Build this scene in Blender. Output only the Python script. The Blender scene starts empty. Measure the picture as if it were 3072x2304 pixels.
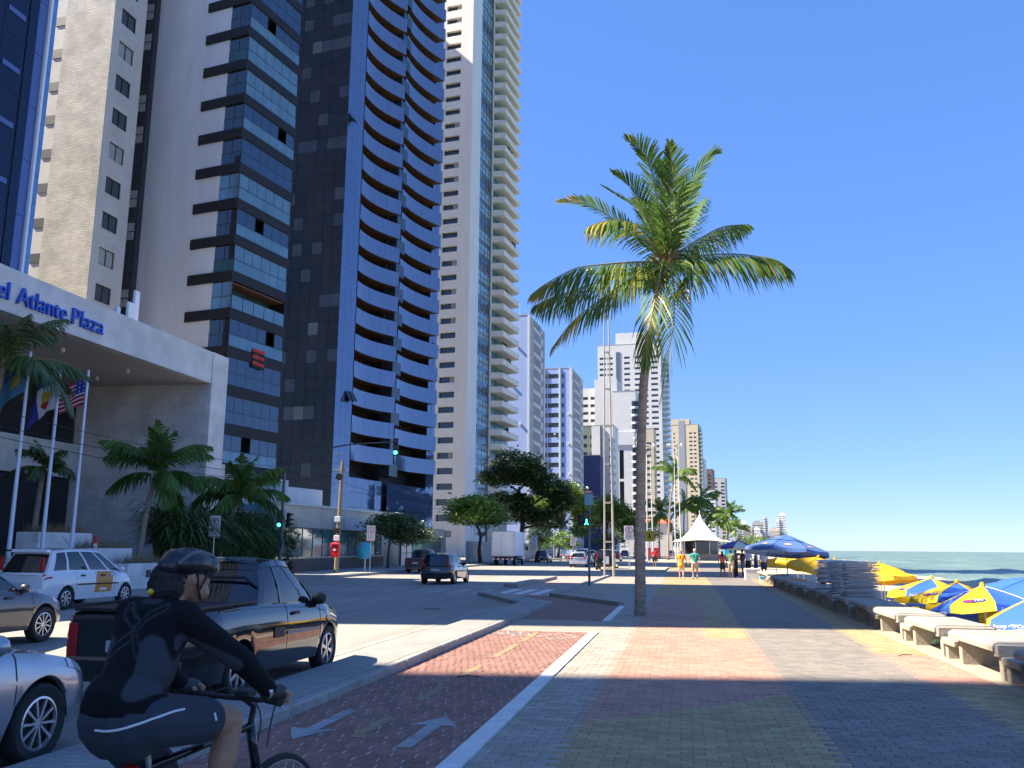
import bpy, bmesh, math, random
import numpy as np
from mathutils import Vector, Matrix
sc = bpy.context.scene
COL = sc.collection
R = math.radians
rnd = random.Random(7)

# ---------------------------------------------------------------- camera
EYE = 1.75
cam = bpy.data.cameras.new('camera'); cam.sensor_width = 36.0; cam.lens = 885.0 / 1024.0 * 36.0
cam.clip_start = 0.05; cam.clip_end = 60000.0
cam_o = bpy.data.objects.new('camera', cam); COL.objects.link(cam_o)
cam_o.matrix_world = (Matrix.Translation((0, 0, EYE)) @ Matrix.Rotation(R(10.84), 4, 'Z')
                      @ Matrix.Rotation(R(90 + 10.48), 4, 'X') @ Matrix.Rotation(R(0.487), 4, 'Z'))
sc.camera = cam_o
# ---------------------------------------------------------------- sky, sun, exposure
SUN_EL, SUN_TH = 46.0, 9.0          # elevation; degrees the sun stands behind the camera's left
s_dir = Vector((-math.cos(R(SUN_TH)) * math.cos(R(SUN_EL)), -math.sin(R(SUN_TH)) * math.cos(R(SUN_EL)), math.sin(R(SUN_EL))))
world = bpy.data.worlds.new('World'); sc.world = world; world.use_nodes = True
wn = world.node_tree.nodes; wl = world.node_tree.links
bg = wn['Background']; sky = wn.new('ShaderNodeTexSky'); sky.sky_type = 'NISHITA'; sky.sun_disc = False
sky.sun_elevation = R(SUN_EL); sky.sun_rotation = math.atan2(s_dir.x, s_dir.y) % (2 * math.pi)
sky.altitude = 0; sky.air_density = 0.7; sky.dust_density = 0.0; sky.ozone_density = 4.0
hsv = wn.new('ShaderNodeHueSaturation'); hsv.inputs['Saturation'].default_value = 1.65
gam = wn.new('ShaderNodeGamma'); gam.inputs[1].default_value = 0.43      # flatter, deeper blue, as the camera rendered it
tint = wn.new('ShaderNodeMix'); tint.data_type = 'RGBA'; tint.blend_type = 'MULTIPLY'; tint.inputs[0].default_value = 1; tint.inputs[7].default_value = (.655, .762, 1.12, 1)
wl.new(sky.outputs[0], gam.inputs[0]); wl.new(gam.outputs[0], hsv.inputs['Color']); wl.new(hsv.outputs[0], tint.inputs[6]); wl.new(tint.outputs[2], bg.inputs[0]); bg.inputs[1].default_value = 0.182
sun = bpy.data.lights.new('sun', 'SUN'); sun.energy = 5.0; sun.angle = R(0.53); sun.color = (1.0, 0.905, 0.735)
sun_o = bpy.data.objects.new('sun', sun); COL.objects.link(sun_o)
sun_o.rotation_euler = s_dir.to_track_quat('Z', 'Y').to_euler(); sun_o.location = (-60, -20, 80)
vs = sc.view_settings; vs.view_transform = 'Standard'; vs.look = 'None'; vs.exposure = 1.62; vs.gamma = 1.0; vs.use_curve_mapping = False
sc.cycles.max_bounces = 6; sc.cycles.diffuse_bounces = 3; sc.cycles.glossy_bounces = 3; sc.cycles.transparent_max_bounces = 8
sc.cycles.caustics_reflective = False; sc.cycles.caustics_refractive = False; sc.cycles.sample_clamp_indirect = 6.0
sc.cycles.use_denoising = True

# ---------------------------------------------------------------- mesh helpers
class MB:
    def __init__(s): s.v = []; s.f = []; s.m = []
    def add(s, pts, faces, mi=0):
        n = len(s.v); s.v.extend([tuple(p) for p in pts])
        for f in faces: s.f.append([n + i for i in f]); s.m.append(mi)
        return s
    def poly(s, pts, mi=0): return s.add(pts, [list(range(len(pts)))], mi)
    def box(s, x0, x1, y0, y1, z0, z1, mi=0):
        return s.add([(x0,y0,z0),(x1,y0,z0),(x1,y1,z0),(x0,y1,z0),(x0,y0,z1),(x1,y0,z1),(x1,y1,z1),(x0,y1,z1)],
                     [[0,3,2,1],[4,5,6,7],[0,1,5,4],[1,2,6,5],[2,3,7,6],[3,0,4,7]], mi)
    def cbox(s, x0, x1, y0, y1, z0, z1, c=0.02, mi=0):
        # box with chamfered top and vertical edges
        lo = [(x0+c,y0),(x1-c,y0),(x1,y0+c),(x1,y1-c),(x1-c,y1),(x0+c,y1),(x0,y1-c),(x0,y0+c)]
        hi = [(x0+2*c,y0+c),(x1-2*c,y0+c),(x1-c,y0+2*c),(x1-c,y1-2*c),(x1-2*c,y1-c),(x0+2*c,y1-c),(x0+c,y1-2*c),(x0+c,y0+2*c)]
        p = [(a,b,z0) for a,b in lo] + [(a,b,z1-c) for a,b in lo] + [(a,b,z1) for a,b in hi]
        f = [[i,(i+1)%8,8+(i+1)%8,8+i] for i in range(8)] + [[8+i,8+(i+1)%8,16+(i+1)%8,16+i] for i in range(8)] + [list(range(16,24))] + [list(range(7,-1,-1))]
        return s.add(p, f, mi)
    def prism(s, poly, z0, z1, mi=0, bottom=True):
        n = len(poly)
        a = sum(poly[i][0]*poly[(i+1)%n][1]-poly[(i+1)%n][0]*poly[i][1] for i in range(n))
        if a < 0: poly = poly[::-1]
        p = [(x,y,z0) for x,y in poly] + [(x,y,z1) for x,y in poly]
        f = [[i,(i+1)%n,n+(i+1)%n,n+i] for i in range(n)] + [list(range(n,2*n))]
        if bottom: f.append(list(range(n-1,-1,-1)))
        return s.add(p, f, mi)
    def tube(s, pts, r, n=8, mi=0, cap=True, flat=1.0):
        pts = [Vector(p) for p in pts]; k = len(pts)
        rs = r if isinstance(r, (list, tuple)) else [r]*k
        P = []; F = []; ref = None
        for i, p in enumerate(pts):
            t = (pts[min(i+1,k-1)] - pts[max(i-1,0)])
            if t.length < 1e-9: t = Vector((0,0,1))
            t.normalize()
            if ref is None: ref = Vector((0,0,1)) if abs(t.z) < .9 else Vector((1,0,0))
            a = ref - t*ref.dot(t)
            if a.length < 1e-6: a = Vector((1,0,0)) - t*t.x
            a.normalize(); b = t.cross(a); ref = a
            for j in range(n):
                w = 2*math.pi*j/n; P.append(p + (a*math.cos(w)*flat + b*math.sin(w))*rs[i])
        for i in range(k-1):
            for j in range(n): F.append([i*n+j, i*n+(j+1)%n, (i+1)*n+(j+1)%n, (i+1)*n+j])
        if cap: F.append(list(range(n-1,-1,-1))); F.append([(k-1)*n+j for j in range(n)])
        return s.add(P, F, mi)
    def lathe(s, prof, n=16, c=(0,0,0), mi=0, axis='z', a0=0.0, squash=1.0):
        P = []; F = []
        for r, z in prof:
            for j in range(n):
                w = 2*math.pi*j/n + a0; x = r*math.cos(w); y = r*math.sin(w)*squash
                q = (x, y, z) if axis == 'z' else ((x, z, y) if axis == 'y' else (z, x, y))
                P.append((q[0]+c[0], q[1]+c[1], q[2]+c[2]))
        for i in range(len(prof)-1):
            for j in range(n): F.append([i*n+j, i*n+(j+1)%n, (i+1)*n+(j+1)%n, (i+1)*n+j])
        return s.add(P, F, mi)
    def ball(s, c, r, n=10, m=6, mi=0):
        rx, ry, rz = (r,r,r) if not isinstance(r, (tuple, list)) else r
        P = []; F = []
        for i in range(m+1):
            a = -math.pi/2 + math.pi*i/m
            for j in range(n):
                w = 2*math.pi*j/n; P.append((c[0]+rx*math.cos(a)*math.cos(w), c[1]+ry*math.cos(a)*math.sin(w), c[2]+rz*math.sin(a)))
        for i in range(m):
            for j in range(n): F.append([i*n+j, i*n+(j+1)%n, (i+1)*n+(j+1)%n, (i+1)*n+j])
        return s.add(P, F, mi)
    def facade(s, o, u, W, H, us, vs_, depth, nrm, mi=0, mr=None, skip=None):
        # wall sheet from o, along u (unit vector), W wide, H high, with rectangular openings us x vs_, reveals going in along -nrm
        o = Vector(o); u = Vector(u); nrm = Vector(nrm); Z = Vector((0,0,1)); mr = mi if mr is None else mr
        ub = sorted(set([0.0, W] + [a for p in us for a in p])); vb = sorted(set([0.0, H] + [a for p in vs_ for a in p]))
        US = set((round(a,4), round(b,4)) for a, b in us); VS = set((round(a,4), round(b,4)) for a, b in vs_)
        flip = u.cross(Z).dot(nrm) < 0
        def q(pts, m):
            s.poly(pts[::-1] if flip else pts, m)
        # merge solid full rows
        for b0, b1 in zip(vb, vb[1:]):
            hole = (round(b0,4), round(b1,4)) in VS
            if not hole:
                q([o+Z*b0, o+u*W+Z*b0, o+u*W+Z*b1, o+Z*b1], mi); continue
            for a0, a1 in zip(ub, ub[1:]):
                A, B, C_, D = o+u*a0+Z*b0, o+u*a1+Z*b0, o+u*a1+Z*b1, o+u*a0+Z*b1
                if (round(a0,4), round(a1,4)) in US and not (skip and skip(a0, b0)):
                    d = nrm*(-depth)
                    q([A, B, B+d, A+d][::-1] if False else [A+d, A, B, B+d][::-1], mr)
                    q([D, D+d, C_+d, C_][::-1], mr)
                    q([A, A+d, D+d, D][::-1], mr); q([B+d, B, C_, C_+d][::-1], mr)
                else: q([A, B, C_, D], mi)
        return s
    def mesh(s, name, mats, smooth=False, sharp=None):
        me = bpy.data.meshes.new(name); me.from_pydata([tuple(v) for v in s.v], [], s.f)
        for m in (mats if isinstance(mats, (list, tuple)) else [mats]): me.materials.append(m)
        if s.m and max(s.m) > 0: me.polygons.foreach_set('material_index', s.m)
        if smooth:
            me.polygons.foreach_set('use_smooth', [True]*len(me.polygons))
            if sharp: me.set_sharp_from_angle(angle=R(sharp))
        me.update(); return me
    def build(s, name, mats, parent=None, loc=(0,0,0), rot=0, smooth=False, sharp=None):
        return put(name, s.mesh(name, mats, smooth, sharp), parent, loc, rot)

def put(name, me, parent=None, loc=(0,0,0), rot=0):
    o = bpy.data.objects.new(name, me); COL.objects.link(o)
    o.location = loc
    if isinstance(rot, (tuple, list)): o.rotation_euler = rot
    elif rot: o.rotation_euler = (0,0,rot)
    if parent is not None: o.parent = parent
    return o
def tag(o, label, cat, group=None):
    o['label'] = label; o['category'] = cat
    if group: o['group'] = group
    return o
def thing(name, label, cat, loc=(0,0,0), rot=0, group=None):
    return tag(put(name, None, None, loc, rot), label, cat, group)
def struct(o): o['kind'] = 'structure'; return o
def stuff(o): o['kind'] = 'stuff'; return o
def copy_tree(root, loc=None, rot=None, label=None, parent=None):
    r = root.copy(); COL.objects.link(r)
    if parent is not None: r.parent = parent
    if loc is not None: r.location = loc
    if rot is not None: r.rotation_euler = (0,0,rot)
    if label: r['label'] = label
    for ch in list(root.children): copy_tree(ch, parent=r)
    return r

# ---------------------------------------------------------------- materials
MATS = {}
def pm(name, col, rough=.6, metal=0.0, var=.12, scale=2.0, bump=0.0, bscale=None, spec=.5, world_co=True, emit=None, coat=0.0, stretch=(1,1,1), dirt=0.0, objvar=0.0, trans=0.0):
    if name in MATS: return MATS[name]
    m = bpy.data.materials.new(name); m.use_nodes = True; nt = m.node_tree; N = nt.nodes; L = nt.links
    b = N['Principled BSDF']; b.inputs['Roughness'].default_value = rough; b.inputs['Metallic'].default_value = metal
    b.inputs['Specular IOR Level'].default_value = spec; b.inputs['Base Color'].default_value = (*col, 1)
    if coat: b.inputs['Coat Weight'].default_value = coat; b.inputs['Coat Roughness'].default_value = .03
    if emit: b.inputs['Emission Color'].default_value = (*emit[0], 1); b.inputs['Emission Strength'].default_value = emit[1]
    co = None
    if var or bump or dirt:
        if world_co: g = N.new('ShaderNodeNewGeometry'); src = g.outputs['Position']
        else: g = N.new('ShaderNodeTexCoord'); src = g.outputs['Object']
        mp = N.new('ShaderNodeMapping'); mp.inputs['Scale'].default_value = stretch; L.new(src, mp.inputs[0]); co = mp.outputs[0]
    cur = None
    if var:
        n1 = N.new('ShaderNodeTexNoise'); n1.inputs['Scale'].default_value = scale; n1.inputs['Detail'].default_value = 6; n1.inputs['Roughness'].default_value = .65
        L.new(co, n1.inputs['Vector'])
        rp = N.new('ShaderNodeMapRange'); rp.inputs[1].default_value = .25; rp.inputs[2].default_value = .75
        rp.inputs[3].default_value = 1 - var; rp.inputs[4].default_value = 1 + var
        L.new(n1.outputs['Fac'], rp.inputs[0])
        mx = N.new('ShaderNodeMix'); mx.data_type = 'RGBA'; mx.blend_type = 'MULTIPLY'; mx.inputs[0].default_value = 1
        mx.inputs[6].default_value = (*col, 1); L.new(rp.outputs[0], mx.inputs[7]); cur = mx.outputs[2]
    if dirt:
        n2 = N.new('ShaderNodeTexNoise'); n2.inputs['Scale'].default_value = scale*.23; n2.inputs['Detail'].default_value = 8; n2.inputs['Roughness'].default_value = .7
        L.new(co, n2.inputs['Vector'])
        r2 = N.new('ShaderNodeMapRange'); r2.inputs[1].default_value = .42; r2.inputs[2].default_value = .72; r2.inputs[3].default_value = 0; r2.inputs[4].default_value = dirt
        L.new(n2.outputs['Fac'], r2.inputs[0])
        m2 = N.new('ShaderNodeMix'); m2.data_type = 'RGBA'; L.new(r2.outputs[0], m2.inputs[0])
        if cur: L.new(cur, m2.inputs[6])
        else: m2.inputs[6].default_value = (*col, 1)
        m2.inputs[7].default_value = (col[0]*.38, col[1]*.35, col[2]*.30, 1); cur = m2.outputs[2]
    if objvar:
        oi = N.new('ShaderNodeObjectInfo'); at = N.new('ShaderNodeAttribute'); at.attribute_name = 'tone'
        ad = N.new('ShaderNodeMath'); ad.operation = 'ADD'; L.new(oi.outputs['Random'], ad.inputs[0]); L.new(at.outputs['Fac'], ad.inputs[1])
        fr = N.new('ShaderNodeMath'); fr.operation = 'FRACT'; L.new(ad.outputs[0], fr.inputs[0])
        r3 = N.new('ShaderNodeMapRange'); r3.inputs[3].default_value = 1 - objvar; r3.inputs[4].default_value = 1 + objvar; L.new(fr.outputs[0], r3.inputs[0])
        m3 = N.new('ShaderNodeMix'); m3.data_type = 'RGBA'; m3.blend_type = 'MULTIPLY'; m3.inputs[0].default_value = 1
        if cur: L.new(cur, m3.inputs[6])
        else: m3.inputs[6].default_value = (*col, 1)
        L.new(r3.outputs[0], m3.inputs[7]); cur = m3.outputs[2]
    if cur: L.new(cur, b.inputs['Base Color'])
    if bump:
        n3 = N.new('ShaderNodeTexNoise'); n3.inputs['Scale'].default_value = bscale or scale*8; n3.inputs['Detail'].default_value = 4
        L.new(co, n3.inputs['Vector']); bp = N.new('ShaderNodeBump'); bp.inputs['Strength'].default_value = bump; bp.inputs['Distance'].default_value = .02
        L.new(n3.outputs['Fac'], bp.inputs['Height']); L.new(bp.outputs[0], b.inputs['Normal'])
    if trans:   # thin translucent leaf or cloth: light also passes through
        tr = N.new('ShaderNodeBsdfTranslucent'); ms = N.new('ShaderNodeMixShader'); ms.inputs[0].default_value = trans
        if cur: L.new(cur, tr.inputs[0])
        else: tr.inputs[0].default_value = (*col, 1)
        L.new(b.outputs[0], ms.inputs[1]); L.new(tr.outputs[0], ms.inputs[2]); L.new(ms.outputs[0], N['Material Output'].inputs[0])
    MATS[name] = m; return m
def brickmat(name, c1, c2, mortar, bw, bh, ms=.008, rough=.75, axis='xy', bump=.3, var=.1, offset=.5):
    # masonry or paving too small to build piece by piece; bw x bh in metres
    m = pm(name, c1, rough, 0, 0); N = m.node_tree.nodes; L = m.node_tree.links; b = N['Principled BSDF']
    g = N.new('ShaderNodeNewGeometry'); sp = N.new('ShaderNodeSeparateXYZ'); L.new(g.outputs['Position'], sp.inputs[0]); cb = N.new('ShaderNodeCombineXYZ')
    if axis == 'wall':
        ad = N.new('ShaderNodeMath'); ad.operation = 'ADD'; L.new(sp.outputs[0], ad.inputs[0]); L.new(sp.outputs[1], ad.inputs[1])
        L.new(ad.outputs[0], cb.inputs[0]); L.new(sp.outputs[2], cb.inputs[1])
    elif axis == 'yx': L.new(sp.outputs[1], cb.inputs[0]); L.new(sp.outputs[0], cb.inputs[1])
    else: L.new(sp.outputs[0], cb.inputs[0]); L.new(sp.outputs[1], cb.inputs[1])
    t = N.new('ShaderNodeTexBrick'); t.offset = offset; t.inputs['Color1'].default_value = (*c1,1); t.inputs['Color2'].default_value = (*c2,1); t.inputs['Mortar'].default_value = (*mortar,1)
    t.inputs['Scale'].default_value = 1; t.inputs['Brick Width'].default_value = bw; t.inputs['Row Height'].default_value = bh; t.inputs['Mortar Size'].default_value = ms; t.inputs['Mortar Smooth'].default_value = .1
    L.new(cb.outputs[0], t.inputs[0])
    n1 = N.new('ShaderNodeTexNoise'); n1.inputs['Scale'].default_value = .8; n1.inputs['Detail'].default_value = 8; L.new(g.outputs['Position'], n1.inputs['Vector'])
    rp = N.new('ShaderNodeMapRange'); rp.inputs[1].default_value = .3; rp.inputs[2].default_value = .7; rp.inputs[3].default_value = 1-var; rp.inputs[4].default_value = 1+var; L.new(n1.outputs['Fac'], rp.inputs[0])
    mx = N.new('ShaderNodeMix'); mx.data_type = 'RGBA'; mx.blend_type = 'MULTIPLY'; mx.inputs[0].default_value = 1; L.new(t.outputs['Color'], mx.inputs[6]); L.new(rp.outputs[0], mx.inputs[7])
    L.new(mx.outputs[2], b.inputs['Base Color'])
    if bump:
        bp = N.new('ShaderNodeBump'); bp.inputs['Strength'].default_value = bump; bp.inputs['Distance'].default_value = .01; bp.invert = True
        L.new(t.outputs['Fac'], bp.inputs['Height']); L.new(bp.outputs[0], b.inputs['Normal'])
    return m
# ================================================================ the ground
def bend(y):            # the shore road swings slowly to the right beyond the kiosk
    return 0.0 if y < 120 else (1.5e-4*(y-120)**2 if y < 560 else 29.04 + .132*(y-560))
M_asphalt = pm('asphalt', (.31,.285,.25), .85, var=.16, scale=1.6, bump=.25, bscale=60, dirt=.42, stretch=(1,.16,1))
M_strip = brickmat('strip_pavers', (.33,.31,.28), (.27,.26,.24), (.18,.17,.16), .22, .11, .006)
M_kerb = pm('kerb_concrete', (.33,.31,.28), .85, var=.2, scale=4, bump=.3, bscale=40, dirt=.45)
M_sand = pm('sand', (.52,.40,.27), .95, var=.12, scale=1.5, bump=.5, bscale=12)
M_earth = pm('earth', (.24,.21,.16), .95, var=.2, scale=.05)
M_paint = pm('road_paint', (.40,.39,.37), .7, var=.3, scale=7, dirt=.75)
M_ypaint = pm('yellow_paint', (.33,.235,.125), .7, var=.25, scale=7, dirt=.7)
M_wpaint = pm('white_paint', (.72,.71,.68), .7, var=.15, scale=5, dirt=.3)
PC = dict(grey=(.35,.305,.245), pink=(.42,.23,.165), yellow=(.39,.28,.14), blue=(.225,.195,.165), red=(.28,.14,.105))
M_pv = {k: pm('paver_'+k, c, .8, var=.16, scale=1.1, bump=.3, bscale=50, objvar=.16, dirt=.18) for k, c in PC.items()}
M_far = {k: brickmat('paving_'+k, c, tuple(a*.85 for a in c), tuple(a*.6 for a in c), .22, .11, .007) for k, c in PC.items()}
M_far['red'] = brickmat('paving_red_lane', PC['red'], tuple(a*.85 for a in PC['red']), (.17,.07,.06), .2, .1, .006, axis='yx')
M_joint = pm('joint_sand', (.22,.19,.16), .95, var=.2, scale=9)

def strip_sheet(name, x0f, x1f, ys, z, m):
    mb = MB()
    P = []
    for y in ys: P += [(x0f(y), y, z), (x1f(y), y, z)]
    mb.add(P, [[2*i, 2*i+1, 2*i+3, 2*i+2] for i in range(len(ys)-1)])
    return struct(mb.build(name, m))
YS = [-60,-20,0,20,40,60,80,100,120] + [120+20*i for i in range(1,60)] + [1400,1700,2000,2400,2800,3200,3600]
gm = MB().poly([(-9000,-3000,-2.6),(9000,-3000,-2.6),(9000,14000,-2.6),(-9000,14000,-2.6)]); struct(gm.build('ground', M_earth))
strip_sheet('terrain', lambda y: -3000, lambda y: -5.0+bend(y), YS, -.03, M_earth)
strip_sheet('road', lambda y: -19.2+bend(y), lambda y: -4.96+bend(y), YS, 0.0, M_asphalt)
# asphalt wear: longitudinal seams and oil-dark wheel lanes are in the road material; painted lines as sheets
def paint_line(name, x, y0, y1, w=.1, dash=None, m=None):
    mb = MB(); y = y0
    while y < y1:
        e = min(y + (dash[0] if dash else 6), y1); b0, b1 = bend(y), bend(e)
        mb.poly([(x-w/2+b0,y,.005),(x+w/2+b0,y,.005),(x+w/2+b1,e,.005),(x-w/2+b1,e,.005)])
        y = e + (dash[1] if dash else 0)
    o = mb.build(name, m or M_paint); struct(o); return o
paint_line('lane_line', -8.55, 5, 190, .1, (2.2, 3.4)); paint_line('lane_line', -12.0, 5, 190, .1, (2.2, 3.4)); paint_line('lane_line', -15.5, 5, 190, .1, (2.2, 3.4))
paint_line('lane_line', -5.6, 8, 26, .09); paint_line('lane_line', -18.3, 24, 45, .09)
cw = MB()
for i in range(12):
    x = -8.2 - i*.92; cw.poly([(x,33.8,.006),(x+.45,33.8,.006),(x+.45,37.6,.006),(x,37.6,.006)])
struct(cw.build('crosswalk', M_paint))
cw = MB()
for i in range(4):
    x = -7.15 + i*.68; cw.poly([(x,33.9,.012),(x+.4,33.9,.012),(x+.4,38.4,.012),(x,38.4,.012)])
struct(cw.build('crosswalk', M_wpaint))
sl = MB(); sl.poly([(-18.2,32.2,.006),(-8.0,32.2,.006),(-8.0,32.55,.006),(-18.2,32.55,.006)]); struct(sl.build('stop_line', M_paint))
# ---- pavement across the road, with kerb
def lpav(y): return -19.2 + bend(y)
mb = MB(); P = []
for y in YS: P += [(-19.15+bend(y), y, .14), (-31+bend(y), y, .14)]
mb.add(P, [[2*i+1, 2*i, 2*i+2, 2*i+3][::1] for i in range(len(YS)-1)])
struct(mb.build('pavement', brickmat('far_pavement_slabs', (.36,.34,.31), (.31,.295,.27), (.2,.19,.17), .45, .45, .012)))
kb = struct(MB().box(-19.32,-19.16,-60,-10,-.02,.145).build('kerb', M_kerb))
ks = MB().cbox(-.075,.075,.005,.995,-.02,.15,.02).mesh('kerb_stone', M_kerb)
for i in range(110): put('kerb_stone', ks, kb, (-19.24, -10+i*1.0, rnd.uniform(-.004,.004)), rnd.uniform(-.004,.004))
# ---- raised strip between road and cycle lane
mb = MB().prism([(-4.96,-60),(-4.96,27.7),(-7.5,33.1),(-6.9,33.15),(-4.16,28.1),(-4.16,-60)], -.02, .125); struct(mb.build('verge', M_strip))
kb = struct(MB().box(-4.155,-4.02,-60,1,-.02,.12).build('kerb', M_kerb))
for i in range(27): put('kerb_stone', ks, kb, (-4.085, 1.0+i*1.0, -.022+rnd.uniform(-.004,.006)), rnd.uniform(-.006,.006))
for i in range(6):
    a = math.atan2(-2.54, 5.4); put('kerb_stone', ks, kb, (-5.0-i*.42, 27.75+i*.9, -.02), -a)
# ---- cycle lane
M_lane = M_far['red']
ln = struct(MB().poly([(-4.03,-60,.004),(-1.99,-60,.004),(-1.99,19.2,.004),(-4.03,19.2,.004)]).build('cycle_lane', M_joint))
struct(MB().poly([(-4.03,19.2,.006),(-1.99,19.2,.006),(-1.99,19.31,.006),(-1.785,19.31,.006),(-1.785,22.34,.006),(-1.99,22.34,.006),(-1.99,22.3,.006),(-4.03,22.3,.006)]).build('path', M_far['grey']))
struct(MB().add([(-4.03,22.3,.005),(-1.99,22.3,.005),(-1.99,28.6,.005),(-4.8,33.3,.005),(-6.95,33.2,.005),(-4.1,28.1,.005)],[[0,1,2,3,4,5]]).build('cycle_lane', M_lane))
P = []; ys = [33.25,60]+YS[YS.index(80):]
for y in ys: P += [(-7.2+bend(y), y, .004), (-4.75+bend(y), y, .004)]
lane3 = MB().add(P, [[2*i,2*i+1,2*i+3,2*i+2] for i in range(len(ys)-1)]); struct(lane3.build('cycle_lane', brickmat('faded_red_lane', (.43,.30,.25), (.39,.27,.22), (.3,.2,.17), .2, .1, .006, axis='yx')))
def paver_field(parent, x0, x1, y0, y1, w, d, cls, near_rank, n_parts, gap=.0045, th=.05, zoff=.0, stagger=True, along_y=False):
    items = []
    ny = int(round((y1-y0)/d)); nx = int(math.ceil((x1-x0)/w))
    for j in range(ny):
        for i in range(-1, nx+1):
            a = x0 + i*w + (w/2 if stagger and j % 2 else 0); b = a + w
            a, b = max(a, x0), min(b, x1)
            if b-a < .03: continue
            if along_y:
                pass
            items.append((a, b, y0+j*d, y0+(j+1)*d))
    full = [t for t in items if abs(t[1]-t[0]-w) < 1e-4]
    full.sort(key=near_rank); parts = set(full[:n_parts])
    meshes = {}
    for t in full[:n_parts]:
        c = cls((t[0]+t[1])/2, (t[2]+t[3])/2)
        if c not in meshes: meshes[c] = MB().cbox(-w/2+gap/2, w/2-gap/2, -d/2+gap/2, d/2-gap/2, -th, 0, .004).mesh('paver', M_pv[c])
        put('paver', meshes[c], parent, ((t[0]+t[1])/2, (t[2]+t[3])/2, zoff+rnd.uniform(0,.004)), (rnd.uniform(-.012,.012), rnd.uniform(-.008,.008), rnd.uniform(-.01,.01)))
    keys = list(PC); V = []; F = []; MI = []; T = []
    g = gap/2
    for t in items:
        if t in parts: continue
        z = zoff + rnd.uniform(0,.004); k = len(V); a, b, c, d2 = t[0]+g, t[1]-g, t[2]+g, t[3]-g; e = .004
        sx, sy = rnd.uniform(-.0016,.0016), rnd.uniform(-.0016,.0016)
        V += [(a,c,z-th),(b,c,z-th),(b,d2,z-th),(a,d2,z-th),(a,c,z-e),(b,c,z-e),(b,d2,z-e),(a,d2,z-e),(a+e,c+e,z-sx-sy),(b-e,c+e,z+sx-sy),(b-e,d2-e,z+sx+sy),(a+e,d2-e,z-sx+sy)]
        F += [[k,k+1,k+5,k+4],[k+1,k+2,k+6,k+5],[k+2,k+3,k+7,k+6],[k+3,k,k+4,k+7],[k+4,k+5,k+9,k+8],[k+5,k+6,k+10,k+9],[k+6,k+7,k+11,k+10],[k+7,k+4,k+8,k+11],[k+8,k+9,k+10,k+11]]
        MI += [keys.index(cls((t[0]+t[1])/2, (t[2]+t[3])/2))]*9; T += [rnd.random()]*12
    me = bpy.data.meshes.new('paving'); me.from_pydata(V, [], F)
    for kk in keys: me.materials.append(M_pv[kk])
    me.polygons.foreach_set('material_index', MI)
    at = me.attributes.new('tone', 'FLOAT', 'POINT'); at.data.foreach_set('value', T)
    me.update(); return stuff(put('paver_field', me, parent))
rank = lambda t: abs(t[2]-7.6)*1.0 + abs((t[0]+t[1])/2-0.8)*.35
def lane_rank(t): return abs(t[2]-8.2) + abs((t[0]+t[1])/2+2.6)*.3
paver_field(ln, -4.02, -1.99, 4.2, 19.2, .107, .214, lambda x, y: 'red', lane_rank, 300, zoff=.012, stagger=True)
dj = MB()      # pale mortar dashes between the ends of the lane's blocks
ny = int(15/.214)
for j in range(ny):
    for i in range(19):
        if (i + j) % 2: continue
        x = -4.02 + (i+.5)*.107 + (0.0535 if j % 2 else 0); y = 4.2+j*.214
        if x > -2.03: continue
        l = rnd.uniform(.03,.05); w = rnd.uniform(.003,.0055)
        dj.box(x-w, x+w, y-l, y+l, .0, .0185+rnd.uniform(0,.002))
stuff(dj.build('mortar_dashes', pm('pale_mortar', (.50,.44,.40), .9, var=.3, scale=8), ln))
struct(MB().box(-1.985,-1.80,-60,19.3,-.02,.022).build('lane_edge_line', M_wpaint))
struct(MB().box(-1.985,-1.805,22.35,28.2,-.02,.016).build('lane_edge_line', M_wpaint))
mb = MB()
for y0, l0 in ((4.0,1.0),(6.1,1.0),(8.2,1.0),(10.3,1.0),(12.4,1.0),(14.5,2.0),(17.0,1.9)): mb.poly([(-3.09,y0,.0185),(-2.97,y0,.0185),(-2.97,y0+l0,.0185),(-3.09,y0+l0,.0185)])
struct(mb.build('lane_dashes', M_ypaint))
def arrow(x, y, s):
    p = [(-.07,-.75),(.07,-.75),(.07,.28),(.24,.24),(.0,.75),(-.24,.24),(-.07,.28)]
    return struct(MB().poly([(x+a, y+b*s, .019) for a, b in (p if s > 0 else p[::-1])]).build('lane_arrow', pm('arrow_paint', (.36,.36,.36), .75, var=.3, scale=9, dirt=.8)))
arrow(-2.46, 8.65, 1); arrow(-3.55, 8.75, -1)
bk = MB()     # painted bicycle mark and a lozenge at the lane's end
def ring(mb, cx, cy, r, w, n=22):
    for i in range(n):
        a, b = 2*math.pi*i/n, 2*math.pi*(i+1)/n
        mb.poly([(cx+r*math.cos(a),cy+1.7*r*math.sin(a),.019),(cx+r*math.cos(b),cy+1.7*r*math.sin(b),.019),(cx+(r-w)*math.cos(b),cy+1.7*(r-w)*math.sin(b),.019),(cx+(r-w)*math.cos(a),cy+1.7*(r-w)*math.sin(a),.019)][::-1])
def stroke(mb, pts, w=.04):
    for (x0,y0),(x1,y1) in zip(pts, pts[1:]):
        d = Vector((x1-x0,y1-y0,0)); n = Vector((-d.y,d.x,0)).normalized()*w/2
        mb.poly([(x0-n.x,y0-n.y,.0192),(x1-n.x,y1-n.y,.0192),(x1+n.x,y1+n.y,.0192),(x0+n.x,y0+n.y,.0192)][::-1])
ring(bk, -3.83, 18.3, .19, .035); ring(bk, -3.28, 18.3, .19, .035)
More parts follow.
